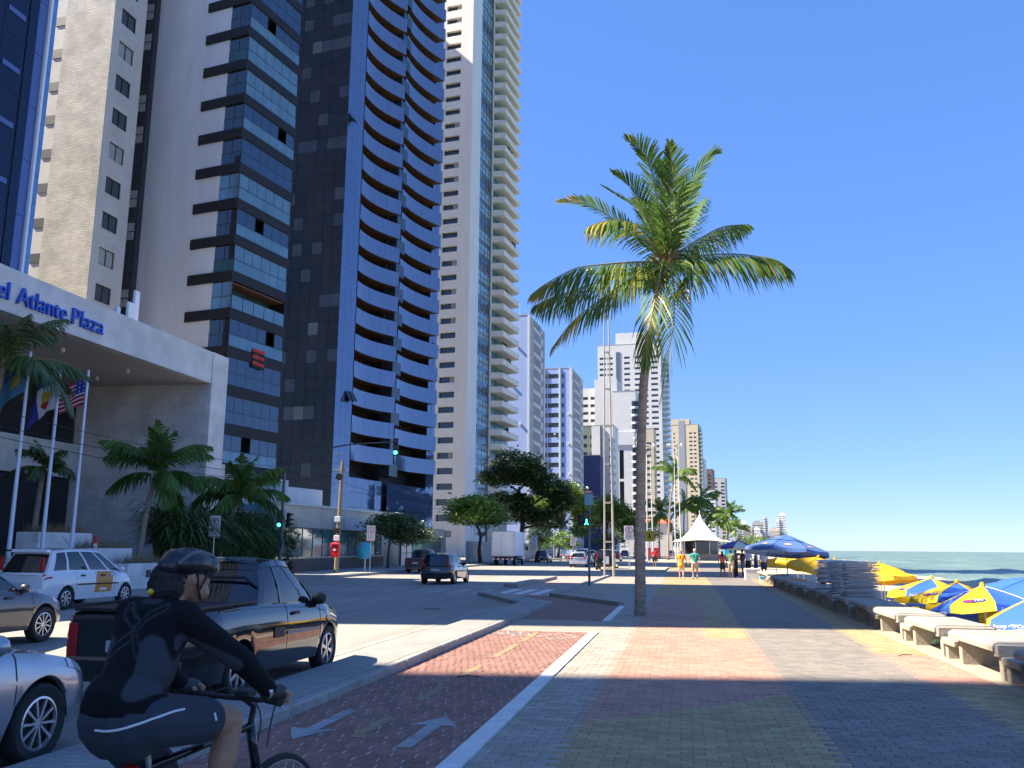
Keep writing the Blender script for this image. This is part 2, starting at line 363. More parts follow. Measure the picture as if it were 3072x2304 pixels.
stroke(bk, [(-3.83,18.3),(-3.64,18.75),(-3.38,18.75),(-3.55,18.3),(-3.83,18.3)]); stroke(bk, [(-3.55,18.3),(-3.66,18.9)]); stroke(bk, [(-3.28,18.3),(-3.4,18.95),(-3.3,19.0)])
stroke(bk, [(-2.9,18.1),(-2.5,18.8),(-2.1,18.1),(-2.5,17.5),(-2.9,18.1)], .05)
struct(bk.build('lane_symbol', M_paint))
# ---- promenade
def pcls(x, y):
    if x < -1.12: return 'grey'
    if x < 1.24 + .004*max(0,y-20):
        if y < 9.5 + (x+1.1)*.95: return 'yellow'
        if y < 18.7: return 'pink'
        if y < 26 : return 'pink' if x < .40 else 'yellow'
        if y < 38 : return 'pink' if x < .55 and y < 34 and y > 26 else 'yellow'
        return 'yellow'
    if x < 3.2 + .022*max(0,y-14): return 'blue'
    if 13.2 < y < 16.8: return 'pink'
    return 'yellow'
pr = struct(MB().box(-1.8,4.1,-60,24.2,-.3,-.008).build('promenade', M_joint))
paver_field(pr, -1.795, 4.1, 5.0, 24.2, .216, .108, pcls, rank, 300)
struct(MB().box(-1.8,4.1,-60,5.0,-.2,-.002).build('promenade', M_far['yellow']))
def sheet(name, pts, z, m): return struct(MB().poly([(x,y,z) for x,y in pts]).build(name, m))
sheet('promenade', [(-1.98,24.2),(-1.12,24.2),(-1.05,120),(-4.75,120),(-4.75,33.3),(-1.98,28.5)], .004, M_far['grey'])
sheet('promenade', [(-1.12,24.2),(.5,24.2),(.5,34),(-1.12,34)], .003, M_far['pink'])
sheet('promenade', [(.5,24.2),(1.30,24.2),(1.38,44),(1.38,60),(-1.08,60),(-1.12,34),(.5,34)], .003, M_far['yellow'])
sheet('promenade', [(-1.09,60),(1.38,60),(1.5,78),(-1.06,78)], .003, M_far['pink'])
sheet('promenade', [(-1.06,78),(1.5,78),(1.7,120),(-1.05,120)], .003, M_far['yellow'])
sheet('promenade', [(1.30,24.2),(3.43,24.2),(3.9,46),(3.9,120),(1.7,120),(1.38,60),(1.38,44)], .003, M_far['blue'])
sheet('promenade', [(3.43,24.2),(4.1,24.2),(6.4,60),(6.4,120),(3.9,120),(3.9,46)], .003, M_far['yellow'])
struct(MB().box(-4.9,-4.62,33.4,120,-.02,.10).build('kerb', M_kerb))
kb = struct(MB().prism([(-4.9,33.25),(-2.0,28.35),(-1.85,28.5),(-4.7,33.45)], -.02, .12).build('kerb', M_kerb))
P = []; ys2 = [y for y in YS if y >= 120]
for y in ys2: P += [(-4.75+bend(y), y, .003), (6.4+bend(y), y, .003)]
struct(MB().add(P, [[2*i,2*i+1,2*i+3,2*i+2] for i in range(len(ys2)-1)]).build('promenade', brickmat('far_paving', (.42,.31,.22), (.38,.33,.27), (.25,.2,.16), .4, .4, .01)))
# island with kerbs beside the far cycle lane
struct(MB().prism([(-7.9,39.8),(-7.2,39.5),(-7.2,52),(-7.6,52)], -.02, .16).build('kerb', M_kerb))
struct(MB().prism([(-4.9,67),(-1.5,70),(-1.3,84),(-6.4,84),(-6.5,72)], -.02, .13).build('verge', pm('verge_slab', (.42,.36,.24), .85, var=.2, scale=1)))
# sandy bench apron, sea wall, beach, sea
struct(MB().box(4.1,6.35,-60,120,-1.6,-.006).build('sea_wall', pm('apron_concrete', (.46,.38,.28), .9, var=.2, scale=1.2, bump=.3, bscale=25, dirt=.35)))
mb = MB(); P = []
xs = [0,3,7,12,18,26,36,60]; zs = [-1.25,-1.3,-1.28,-1.45,-1.6,-1.9,-2.3,-3.0]
ysb = [-60,-30]+[-20+4*i for i in range(36)]+[y for y in YS if y > 124]
for y in ysb:
    for x, z in zip(xs, zs): P.append((6.3+x*(1 if y < 120 else 1)+bend(y), y, z + (rnd.uniform(-.10,.10) if 0 < x < 20 else 0)))
n = len(xs)
mb.add(P, [[j*n+i, j*n+i+1, (j+1)*n+i+1, (j+1)*n+i] for j in range(len(ysb)-1) for i in range(n-1)])
struct(mb.build('beach', M_sand, smooth=True))
# sea: one sheet out to the horizon, near part with real swells
sea = pm('sea_water', (.125,.185,.145), .42, var=.35, scale=.05, stretch=(1,.25,1), bump=.0)
N = sea.node_tree.nodes; L = sea.node_tree.links
g = N.new('ShaderNodeNewGeometry'); mp = N.new('ShaderNodeMapping'); mp.inputs['Scale'].default_value = (.55,.16,1); L.new(g.outputs['Position'], mp.inputs[0])
n1 = N.new('ShaderNodeTexNoise'); n1.inputs['Scale'].default_value = 1.0; n1.inputs['Detail'].default_value = 8; n1.inputs['Roughness'].default_value = .6; L.new(mp.outputs[0], n1.inputs['Vector'])
bp = N.new('ShaderNodeBump'); bp.inputs['Strength'].default_value = .9; bp.inputs['Distance'].default_value = .8; L.new(n1.outputs['Fac'], bp.inputs['Height']); L.new(bp.outputs[0], N['Principled BSDF'].inputs['Normal'])
mb = MB(); P = []; xs = list(np.arange(0, 150, 1.5))+[150*1.16**i for i in range(40)]
def swell(x, y):
    z = 0
    for x0, h, w in ((19,.5,1.7),(46,.8,3.0),(82,.5,4)):
        c = x0 + 2.5*math.sin(y*.045+x0) + 1.2*math.sin(y*.13+2*x0); z += h*(.6+.4*math.sin(y*.06+x0*3))*math.exp(-((x-c)/w)**2)
    return z + .07*math.sin(x*.8+y*.21)+.06*math.sin(x*.37-y*.31)
ysea = [-60+8*i for i in range(60)]+[430+60*i for i in range(12)]+[1200,1800,2600,4000,7000,12000]
for y in ysea:
    for x in xs: P.append((22+x+bend(y), y, -2.05 + (swell(x, y) if x < 150 else 0)))
n = len(xs); mb.add(P, [[j*n+i, j*n+i+1, (j+1)*n+i+1, (j+1)*n+i] for j in range(len(ysea)-1) for i in range(n-1)])
struct(mb.build('sea', sea, smooth=True))
fm = MB()
for x, y, l, w in [(92,150,9,1.0),(98,168,4,.7),(70,95,3,.5),(120,190,6,.8),(140,150,3,.6),(160,260,7,1),(105,120,2.5,.5),(75,210,5,.8),(190,230,4,.9)]:
    pts = []
    for i in range(9): pts.append((x+rnd.uniform(-.3,.3)*w, y-l/2+l*i/8))
    for i, (a, b) in enumerate(zip(pts, pts[1:])):
        w0, w1 = w*math.sin(math.pi*i/8)*.5+.05, w*math.sin(math.pi*(i+1)/8)*.5+.05
        fm.add([(a[0]-w0,a[1],-1.75),(a[0]+w0,a[1],-1.75),(b[0]+w1,b[1],-1.75),(b[0]-w1,b[1],-1.75),(a[0],a[1],-1.5),(b[0],b[1],-1.5)], [[0,4,5,3],[4,1,2,5]])
stuff(tag(fm.build('sea_foam', pm('foam', (.8,.82,.82), .9, var=.1, scale=3)), 'white foam crests scattered over the green sea', 'foam'))

for x, y, lab in ((-10.2,18.6,'round iron manhole cover in the sunlit road strip'),(-7.1,25.2,'round iron manhole cover in the shaded road before the crossing')):
    mh = tag(put('manhole_cover', None, None, (x,y,.002)), lab, 'manhole'); MB().lathe([(0,.006),(.30,.006),(.31,0)], 28).build('lid', pm('cast_iron', (.06,.058,.055), .6, .4, var=.2, scale=9, bump=.6, bscale=30), mh); MB().lathe([(.315,.004),(.38,.004),(.39,-.002)], 28).build('ring', M_kerb, mh)
# ================================================================ near buildings
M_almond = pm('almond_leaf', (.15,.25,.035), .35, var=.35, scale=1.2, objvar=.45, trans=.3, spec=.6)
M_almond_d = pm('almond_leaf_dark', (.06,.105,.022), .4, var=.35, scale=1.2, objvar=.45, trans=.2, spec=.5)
def set_tone(me, T):
    at = me.attributes.new('tone', 'FLOAT', 'POINT'); at.data.foreach_set('value', T)
def leaf_crown(lobes, n, size, seed, m, name='crown', gap=.15):
    r = random.Random(seed); mb = MB(); T = []
    tot = sum(a*b*c for _, (a, b, c) in lobes)**1.0
    for (cx, cy, cz), (a, b, c) in lobes:
        k = int(n*(a*b*c)**.72/sum((q*w*e)**.72 for _, (q, w, e) in lobes))
        clump = max(6, k//26)
        centers = []
        for _ in range(clump):
            u = r.uniform(-1,1); w = r.uniform(0,2*math.pi); s = math.sqrt(1-u*u); rad = r.uniform(.62,1.0)
            centers.append((cx+a*rad*s*math.cos(w), cy+b*rad*s*math.sin(w), cz+c*rad*u))
        for i in range(k):
            q = centers[r.randrange(clump)]; sp = .34*min(a, b)
            p = Vector((q[0]+r.gauss(0,sp*.55), q[1]+r.gauss(0,sp*.55), q[2]+r.gauss(0,sp*.32)))
            nrm = Vector((r.gauss(0,.6), r.gauss(0,.6), 1.0)).normalized(); x = Vector((r.gauss(0,1), r.gauss(0,1), r.gauss(0,.35))); x = (x-nrm*x.dot(nrm)).normalized(); y = nrm.cross(x)
            l = size*r.uniform(.65,1.3); w_ = l*.42; kk = len(mb.v)
            mb.v += [tuple(p-x*l*.5), tuple(p+y*w_*.5+x*l*.1), tuple(p+x*l*.5-nrm*l*.12), tuple(p-y*w_*.5+x*l*.1)]
            mb.f.append([kk,kk+1,kk+2,kk+3]); mb.m.append(0); T += [r.random()]*4
    me = mb.mesh(name, m); set_tone(me, T); return me
TXT = {}
def text_mesh(txt, size, mat, extrude=.03, align='LEFT'):
    key = (txt, size, mat.name, extrude, align)
    if key in TXT: return TXT[key]
    c = bpy.data.curves.new('t', 'FONT'); c.body = txt; c.size = size; c.extrude = extrude; c.align_x = align; c.resolution_u = 3
    o = bpy.data.objects.new('t', c); sc2 = bpy.data.scenes.get('workbench_tmp') or bpy.data.scenes.new('workbench_tmp'); sc2.collection.objects.link(o); vl = sc2.view_layers[0]; vl.update()
    me = bpy.data.meshes.new_from_object(o.evaluated_get(vl.depsgraph)); bpy.data.objects.remove(o); bpy.data.curves.remove(c)
    me.materials.clear(); me.materials.append(mat); me.name = 'letters'; TXT[key] = me
    return me
M_trav = brickmat('travertine', (.72,.68,.63), (.63,.59,.545), (.33,.31,.28), .9, .6, .006, axis='wall', bump=.15, var=.2)
M_trav2 = brickmat('travertine_pale', (.66,.645,.61), (.59,.575,.545), (.42,.41,.39), .9, .6, .005, axis='wall', bump=.1, var=.12)
M_soffit = pm('soffit', (.56,.52,.47), .8, var=.08, scale=.5)
M_blkglass = pm('black_glass', (.012,.016,.02), .04, var=0, spec=.8)
M_blueglass = pm('blue_glass', (.05,.12,.30), .05, .55, var=.15, scale=.3)
M_navyglass = pm('navy_glass', (.008,.014,.04), .05, .35, var=.2, scale=.25)
M_bluepanel = pm('blue_panel', (.09,.14,.32), .3, .2, var=.06, scale=.6)
M_cyan = pm('cyan_glass', (.05,.33,.85), .10, .35, var=.12, scale=.3)
M_whitemet = pm('white_metal', (.72,.73,.75), .45, var=.05)
M_sign = pm('sign_blue', (.015,.085,.52), .35, var=.05)
M_dkmetal = pm('dark_metal', (.035,.035,.04), .45, .5, var=.1)
M_steel = pm('steel', (.55,.56,.58), .35, .6, var=.08)
M_conc = pm('concrete', (.38,.365,.34), .85, var=.18, scale=1.2, bump=.2, dirt=.25)
M_wwhite = pm('white_render', (.62,.60,.565), .8, var=.07, scale=.4, dirt=.08)
M_bulb = pm('lamp_glass', (.8,.75,.6), .4, var=0)

# ---- hotel front building
h = thing('hotel', 'low stone-clad hotel front with deep canopy and blue lettering on its fascia', 'hotel', (-26, 46.9, 0))
MB().box(-9.5,0,-42,-1.72,10.75,12.55).build('fascia', M_trav2, h).scale = (1,1,1)
MB().box(-9.3,-.4,-41.5,-1.74,10.742,10.75).build('soffit', M_soffit, h)
MB().box(-9.5,0,-1.71,0,0,12.56).build('side_wall', M_trav, h)
MB().box(-.0,.05,-1.71,.004,0,12.555).build('pier_face', M_trav2, h)
MB().box(-9.4,-8.0,-42,-1.72,5.42,7.35).build('floor_band', M_trav2, h)
gp = MB().box(-.06,0,.03,1.97,.03,3.32).mesh('window_pane', M_blkglass)
gp2 = MB().box(-.06,0,.03,1.97,.0,5.3).mesh('window_pane', M_blkglass)
for i in range(20):
    put('window_pane', gp, h, (-8.35, -1.75-2*(i+1), 7.38)); put('window_pane', gp2, h, (-8.35, -1.75-2*(i+1), .1))
mu = MB().box(-.1,.02,-.03,.03,0,3.35).mesh('mullion', M_dkmetal)
for i in range(1,20): put('mullion', mu, h, (-8.33, -1.75-2*i, 7.38))
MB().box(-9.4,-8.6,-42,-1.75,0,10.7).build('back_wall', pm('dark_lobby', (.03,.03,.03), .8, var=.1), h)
for x, y in ((-2.2,-16.5),(-2.2,-11.2),(-2.2,-6.2),(-5.2,-13.5),(-5.2,-8.5),(-5.2,-4.5),(-2.2,-22)):
    MB().lathe([(.0,0),(.09,0),(.09,.22),(.0,.22)], 10).build('canopy_lamp', M_bulb, h, (x, y, 10.53))
for y in (-18.5,-14,-9.5): MB().cbox(-.15,.15,-.15,.15,0,.3,.05).build('floodlight', M_dkmetal, h, (-7.8, y, 5.6))
hs = thing('hotel_sign', 'blue raised letters spelling Hotel Atlante Plaza on the stone fascia', 'sign', (-25.99, 35.35, 11.2))
for w, y, in (('Plaza', -2.14), ('Atlante', -5.46), ('Hotel', -8.0)):
    wd = {'Plaza':2.14,'Atlante':2.95,'Hotel':2.1}[w]
    me = text_mesh(w, 1.04, M_sign, .06); xs = [v.co.x for v in me.vertices]; k = wd/(max(xs)-min(xs)); me.transform(Matrix.Translation((-min(xs),0,0))); me.transform(Matrix.Diagonal((k,1,1,1)))
    o = put('letters', me, hs, (.06, y, 0)); o.rotation_euler = (R(90), 0, R(90))
# rooftop clutter: phone antennas behind the parapet
an = thing('antenna_mast', 'grey cellular antenna panels standing on the hotel roof beside brick tower', 'antenna', (-30.2, 43.6, 12.5))
for x, y, hh, w in ((0,0,2.9,.22),(.2,-.75,2.0,.28),(.1,-1.7,1.5,.16)):
    MB().tube([(x,y,0),(x,y,hh)], .035, 6).build('pole', M_steel, an); MB().cbox(x+.05,x+.22,y-w,y+w,hh*.45,hh+.5,.03).build('panel', M_whitemet, an)
MB().cbox(-.4,.4,-.9,-.3,0,.9,.04).build('cabinet', M_conc, an)
rv = thing('roof_vent', 'small white vent box on the end of the hotel parapet', 'vent', (-26.8, 41.2, 12.55))
MB().cbox(-.15,.15,-.2,.2,0,.28,.03).build('box', M_whitemet, rv); MB().tube([(0,.1,.28),(0,.1,.6)], .02, 6).build('pipe', M_whitemet, rv)

# ---- hotel tower (blue glass)
t = thing('hotel_tower', 'dark blue glass hotel tower with bright cyan edge rising behind the lettering', 'tower', (-33.5, 38.7, 12.5))
HT = 29.5
MB().prism([(-.1,-23),(-.1,-.05),(-.68,1.2),(-20,1.2),(-20,-23)], 0, HT).build('core', pm('core_grey', (.12,.13,.16), .6, var=.1), t)
MB().box(-1.0,.2,-1.0,1.6,0,1.15).build('base_block', M_trav2, t)
fl = 3.05; nfl = int(HT/fl)
pa = MB().box(0,.05,-.78,-.02,.02,fl-.02).mesh('blue_panel', M_bluepanel)
pg = MB().box(0,.04,.02,1.58,.02,fl-.02).mesh('glass_pane', M_navyglass)
sp = MB().box(.045,.09,.2,1.4,0,.28).mesh('spandrel', M_bluepanel)
ca = math.atan2(-.58, 1.25)
for k in range(nfl):
    z = k*fl
    put('blue_panel', pa, t, (-.1, 0, z))
    for j in range(6): put('glass_pane', pg, t, (-.1, -3.05-1.6*j, z), (0, rnd.uniform(-.006,.006), rnd.uniform(-.01,.01)))
    put('spandrel', sp, t, (-.1, -3.05, z+1.2)); put('spandrel', sp, t, (-.1, -6.25, z+1.2))
cy = MB().box(0,.05,.03,1.36,.015,1.5).mesh('cyan_pane', M_cyan)
for k in range(int((HT-2)/1.525)): put('cyan_pane', cy, t, (-.1, -.02, 1.2+k*1.525), -ca)
MB().box(-.12,.1,-.10,.06,1.2,HT).build('edge_mullion', M_whitemet, t)
MB().box(-.05,.0,-1.42,-.80,0,HT).build('dark_reveal', M_navyglass, t)

# ---- brick tower
M_brick = brickmat('ridged_brick', (.60,.55,.48), (.48,.44,.385), (.26,.24,.21), .42, .13, .014, axis='wall', bump=1.0, var=.22)
M_tile = brickmat('small_white_tile', (.58,.565,.53), (.52,.51,.48), (.42,.41,.39), .3, .1, .006, axis='wall', bump=.2, var=.08)
M_frame = pm('window_frame', (.03,.03,.032), .5, var=0)
M_win = pm('window_glass', (.045,.06,.075), .06, var=.4, scale=.35, spec=.8)
M_curt = pm('curtain', (.35,.36,.35), .8, var=.2, scale=3)
def win_mesh(w, hh, cols=2, d=.06, fr=.05, mats=None, rows=1, fill=None):
    mb = MB(); mb.box(-.02,0,0,w,0,hh,1)
    for i in range(cols+1):
        y = min(max(w*i/cols-fr/2, 0), w-fr); mb.box(.002,d,y,y+fr,0,hh,0)
    for i in range(rows+1):
        z = min(max(hh*i/rows-fr/2, 0), hh-fr); mb.box(.001,d-.004,.01,w-.01,z,z+fr,0)
    return mb.mesh('window', mats or [M_frame, M_win])
bt = thing('brick_tower', 'tall tower of ridged beige brick with a column of paired windows on its side', 'tower', (-39.65, 52.0, 0), -R(3))
BH = 88.0; fz = 2.64
zs = [(round(15.75+fz*k,3), round(17.0+fz*k,3)) for k in range(-5, int((BH-18)/fz))]
w = MB(); w.facade((0,0,0), (0,1,0), 3.4, BH, [(.75,2.35)], zs, .14, (1,0,0)); w.poly([(0,3.4,0),(-8,3.4,0),(-8,3.4,BH),(0,3.4,BH)]); w.build('side_wall', M_tile, bt)
MB().box(-4.15,-.004,-.03,.12,0,BH-.05).build('brick_wall', M_brick, bt); MB().box(-4.1,-.2,.13,3.35,0,BH-.1).build('core', M_dkmetal, bt)
wm = win_mesh(1.6, 1.25); wc = win_mesh(1.6, 1.25, mats=[M_frame, M_curt])
for k, (a, b) in enumerate(zs): put('window', wc if k % 3 == 1 else wm, bt, (-.12, .75, a))
MB().box(-14,-4.16,.45,3.35,0,BH-1).build('rear_wall', M_tile, bt)
sm = MB().box(-.55,.55,-.06,0,0,.7).mesh('small_window', M_frame)
for k in range(30): put('small_window', sm, bt, (-4.85, .45, 16+k*fz))
rc = thing('recessed_block', 'recessed bay with stacked windows between the two towers, its shade painted in', 'building', (-40.3, 57.7, 0), -R(3))
MB().box(-6,0,0,8,0,90).build('wall', pm('recess_shade', (.035,.04,.05), .5, var=.1), rc)  # near-black colour puts the shade of the recess into the wall
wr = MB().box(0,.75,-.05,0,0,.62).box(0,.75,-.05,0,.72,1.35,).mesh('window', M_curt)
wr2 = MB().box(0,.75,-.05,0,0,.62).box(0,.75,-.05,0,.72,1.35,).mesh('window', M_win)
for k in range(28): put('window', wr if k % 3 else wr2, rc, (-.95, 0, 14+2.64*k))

# ---- grey tower with glazed balconies
g = thing('balcony_tower', 'grey concrete tower with black stone bands and glazed wraparound balconies', 'tower', (-31.3, 56.4, 0), -R(11.5))
GH = 98.0; f2 = 2.77; L2 = 6.25
M_granite = pm('dark_granite', (.020,.018,.019), .55, var=.3, scale=3, stretch=(6,6,.35), spec=.25)
M_gwall = pm('grey_render', (.70,.705,.71), .85, var=.10, scale=.9, dirt=.20, stretch=(1,1,.22), bump=.15, bscale=3)
M_glz = pm('balcony_glass', (.022,.05,.10), .05, .08, var=.3, scale=.35, spec=.9)
M_glz2 = pm('balcony_glass_pale', (.10,.20,.26), .08, .1, var=.25, scale=.6, spec=.8)
M_teal = pm('teal_interior', (.03,.10,.10), .25, var=.5, scale=.9)
MB().box(-16,-1.85,.12,6.2,0,GH).build('wall', M_gwall, g)
MB().box(-9.7,-1.86,.0,.119,0,GH).build('end_wall', M_gwall, g)
MB().box(-1.84,-1.4,.3,L2-.3,0,GH).build('inner_wall', M_teal, g)
MB().box(-1.84,-.15,L2,L2+.09,0,GH).build('fin_wall', M_granite, g)
band = MB().box(-4.1,0,-.14,L2+.1,0,.75).mesh('balcony_band', M_granite)
def balcony_glazing(m1, m2, open_=None):
    mb = MB(); n = 6; hh = f2-.75
    for i in range(n):
        a, b = .05+(L2-.1)*i/n, .05+(L2-.1)*(i+1)/n
        if open_ != i: mb.box(-.10,-.085,a+.015,b-.015,.92,hh-.03,0)
        mb.box(-.06,-.045,a+.01,b-.01,.03,.88,1)
        mb.box(-.11,-.075,b-.02,b+.02,.9,hh,2)
    mb.box(-.12,-.03,.0,L2,.87,.92,2); mb.box(-.11,-.07,.0,L2,hh-.03,hh+.004,2)
    return mb.mesh('balcony_glazing', [m1, m2, M_frame])
def side_glazing(m1, m2):
    mb = MB(); hh = f2-.75
    for i in range(2):
        a, b = -1.82+.88*i, -1.82+.88*(i+1)
        mb.box(a+.02,b-.02,.02,.035,.92,hh-.03,0); mb.box(a+.02,b-.02,-.02,-.005,.03,.87,1); mb.box(b-.02,b+.02,.0,.05,0,hh,2)
    mb.box(-1.84,-.02,-.03,.04,.87,.92,2); return mb.mesh('side_glazing', [m1, m2, M_frame])
gl = [balcony_glazing(M_glz, M_glz, None), balcony_glazing(M_glz, M_glz2, 2), balcony_glazing(M_glz2, M_glz2, None), balcony_glazing(M_glz, M_glz2, 4)]
sgl = [side_glazing(M_blkglass, M_teal), side_glazing(M_glz2, M_glz2), side_glazing(M_blkglass, M_blkglass)]
rail = MB()
for i in range(5):
    a = .05+1.22*i; rail.box(-.06,-.045,a,a+1.18,.03,.98,0); rail.box(-.07,-.035,a-.02,a+.02,0,1.0,1)
rail = rail.box(-.08,-.03,0,L2,.98,1.02,1).mesh('railing', [M_glz2, M_frame])
nk = int((GH-12.2)/f2)
for k in range(-4, nk):
    zt = 12.93+f2*k
    if zt < 2: continue
    put('balcony_band', band, g, (0, 0, zt-.75))
    if k == 2: put('railing', rail, g, (0,0,zt)); put('side_glazing', sgl[1], g, (0,0,zt)); continue
    put('balcony_glazing', gl[(k*7+ (k//3)) % 4 if k != 5 else 2], g, (0, 0, zt)); put('side_glazing', sgl[1] if k == 5 else sgl[(k*5) % 3 if k%2 else 2], g, (0, 0, zt))
MB().box(-1.8,-.2,.1,L2-.1,20.36,20.46).build('soffit', pm('soffit_brown', (.16,.08,.05), .7, var=.1), g)
MB().box(-1.84,-.3,.3,L2-.2,21.3,23).build('inner_wall', pm('pale_inner', (.5,.5,.48), .8), g)
# base of the grey tower: entrance bay
MB().box(-1.0,.6,-10.5,-.2,0,7.2).build('entrance_wall', pm('beige_render', (.62,.54,.44), .85, var=.06, scale=.6), g)
MB().box(.6,.66,-9.2,-6.9,.2,6.4).build('entrance_glass', M_blkglass, g)
for z, hh in ((4.9,.75),(5.75,.12)): MB().box(.665,.70,-9.1,-7.0,z,z+hh).build('green_band', pm('green_strip', (.25,.62,.5), .3, var=.2, scale=1.5), g)  # plain green bands across the entrance glass
MB().box(.1,.9,.2,6.6,0,6.6).build('lobby_frame', M_wwhite, g)
ep = MB().box(0,.05,.03,1.0,.03,1.15).mesh('lobby_pane', M_glz2)
for i in range(5):
    for j in range(5): put('lobby_pane', ep, g, (.9, .7+1.05*i, .5+1.2*j))
MB().box(-2,.3,6.9,12,0,6.2).build('annex_wall', M_gwall, g)
# flag hung on a balcony rail
fg = thing('hanging_flag', 'red and black striped flag hung over a glazed balcony rail', 'flag', (-31.3, 56.4, 0), -R(11.5))
mb = MB()
for r_ in range(6):
    for c in range(5):
        x0 = .06+.05*math.sin(c*1.7); x1 = .06+.05*math.sin((c+1)*1.7); z = 14.95-.24*r_ - .9
        z += 2.0
        mb.poly([(x0,2.6+.26*c,z-.24+.03*math.sin(c)),(x1,2.6+.26*(c+1),z-.24+.03*math.sin(c+1)),(x1,2.6+.26*(c+1),z+.03*math.sin(c+1)),(x0,2.6+.26*c,z+.03*math.sin(c))], r_ % 2)
mb.build('cloth', [pm('flag_red', (.55,.03,.03), .8, var=.1), pm('flag_black', (.015,.015,.015), .8, var=.1)], fg)
# long low beige wall between the towers
lw = thing('boundary_wall', 'long low beige boundary wall in front of the dark glass tower', 'wall', (-27.3, 57.5, 0), -R(4))
MB().box(-.3,0,0,22,0,4.6).build('wall', brickmat('beige_tiles', (.62,.52,.40), (.58,.49,.38), (.5,.42,.33), .6, .15, .006, axis='wall', bump=.2), lw)
MB().box(-.4,.1,-.05,22.05,4.6,4.78).build('coping', M_wwhite, lw); MB().box(-.45,.15,22.05,22.6,0,4.9).build('end_post', M_wwhite, lw)

# ---- dark glass tower with curved balconies
d = thing('glass_tower', 'dark mirror-glass tower with curved blue balcony bands in two columns', 'tower', (-34, 83, 0), -R(8))
DH = 118.0; f3 = 2.91
M_mirror = pm('mirror_blue', (.12,.18,.30), .045, .5, var=.10, scale=.12)
M_mirrdk = pm('mirror_dark', (.006,.007,.010), .05, .0, var=.5, scale=.22, spec=.22)
M_mirrpale = pm('mirror_pale', (.032,.038,.048), .10, .1, var=.3, scale=.5)
M_band = pm('band_blue', (.155,.215,.33), .12, .45, var=.22, scale=1.5, stretch=(3,3,.3))
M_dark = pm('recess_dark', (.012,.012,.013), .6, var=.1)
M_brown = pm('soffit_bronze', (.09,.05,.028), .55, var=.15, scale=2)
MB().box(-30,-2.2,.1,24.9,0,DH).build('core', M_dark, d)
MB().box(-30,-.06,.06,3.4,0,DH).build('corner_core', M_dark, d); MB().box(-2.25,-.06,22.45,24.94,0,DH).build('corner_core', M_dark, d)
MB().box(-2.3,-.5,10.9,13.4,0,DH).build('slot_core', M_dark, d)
nf = int(DH/f3)
pe = MB().box(0,.05,.012,1.125,.012,f3-.012).mesh('glass_panel', M_mirror)
ps = [MB().box(.015,1.185,-.05,0,.015,1.52,0).box(.015,1.185,-.05,0,1.55,f3-.015,1).mesh('pane', [M_mirrdk, m_]) for m_ in (M_mirrdk, M_mirrpale, pm('mirror_mid', (.012,.015,.021), .07, 0, var=.5, scale=.3, spec=.4), M_mirrdk)]
for k in range(nf):
    z = k*f3 + 1.2
    for j in range(3): put('glass_panel', pe, d, (-.05, .0+1.14*j, z), (0, rnd.uniform(-.002,.002), rnd.uniform(-.003,.003)))
    for j in range(2): put('glass_panel', pe, d, (-.05, 22.5+1.2*j, z), (0, rnd.uniform(-.002,.002), rnd.uniform(-.003,.003)))
    if k < 37:
        for i in range(7): put('pane', ps[1 if rnd.random() < (.04 if k < 12 else (.7 if k % 4 == 1 and k > 18 else .07)) else (2 if rnd.random() < (.25 if k < 14 else .55) else 0)], d, (-1.2*(i+1), .05, z), (rnd.uniform(-.004,.004), 0, rnd.uniform(-.004,.004)))
def curve_off(t): return 2.6*t*t - 1.35*t + .05
def curved_band(L):
    mb = MB(); n = 14; P = []
    prof = [(0,-2.3),(.0,0)]
    pts = [(curve_off(i/n), L*i/n) for i in range(n+1)]
    # outer skin panels with joints, bottom soffit, top
    for (x0,y0),(x1,y1) in zip(pts, pts[1:]):
        g_ = .006
        mb.poly([(x0,y0+g_,0),(x1,y1-g_,0),(x1,y1-g_,1.75),(x0,y0+g_,1.75)], 0)
        mb.poly([(-2.2,y0,.02),(-2.2,y1,.02),(x1-.02,y1,.02),(x0-.02,y0,.02)], 1)
        mb.poly([(x0-.14,y0,1.75),(x0,y0,1.75),(x1,y1,1.75),(x1-.14,y1,1.75)], 0)
        mb.poly([(x0-.14,y0,0),(x0-.14,y0,1.75),(x1-.14,y1,1.75),(x1-.14,y1,0)], 2)
    xe = pts[-1][0]
    mb.poly([(-2.2,L,0),(-2.2,L,.3),(xe,L,.3),(xe,L,0)][::-1], 1); mb.poly([(xe-.14,L,0),(xe,L,0),(xe,L,1.75),(xe-.14,L,1.75)], 0)
    return mb.mesh('balcony_band', [M_band, M_brown, M_dark])
cb1, cb2 = curved_band(7.3), curved_band(8.9)
sb = MB().box(-.4,.75,.1,2.2,0,.12).box(.70,.75,.1,2.2,.12,1.5,1).box(-.4,.75,.1,.14,.12,1.5,1).box(-.4,.75,2.16,2.2,.12,1.5,1).mesh('slot_balcony', [M_dark, pm('smoked_glass', (.03,.045,.06), .1, var=.2, scale=1.5)])
post = MB().box(-1.75,-1.62,0,.10,0,1.15).mesh('mullion', M_brown)
for k in range(2, nf):
    z = 10.6 + f3*(k-2) - 0.04
    if z > DH-2: break
    put('balcony_band', cb1, d, (0, 3.45, z)); put('balcony_band', cb2, d, (0, 13.5, z - .1)); put('slot_balcony', sb, d, (0, 10.9, z-1.2))
    if k < 14:
        for i in range(10): put('mullion', post, d, (0, 3.95+.66*i, z+1.76)); put('mullion', post, d, (0, 14.5+.76*i, z+1.66))
bpn = MB().box(0,.05,.012,1.45,.012,1.5).mesh('glass_panel', M_mirror)
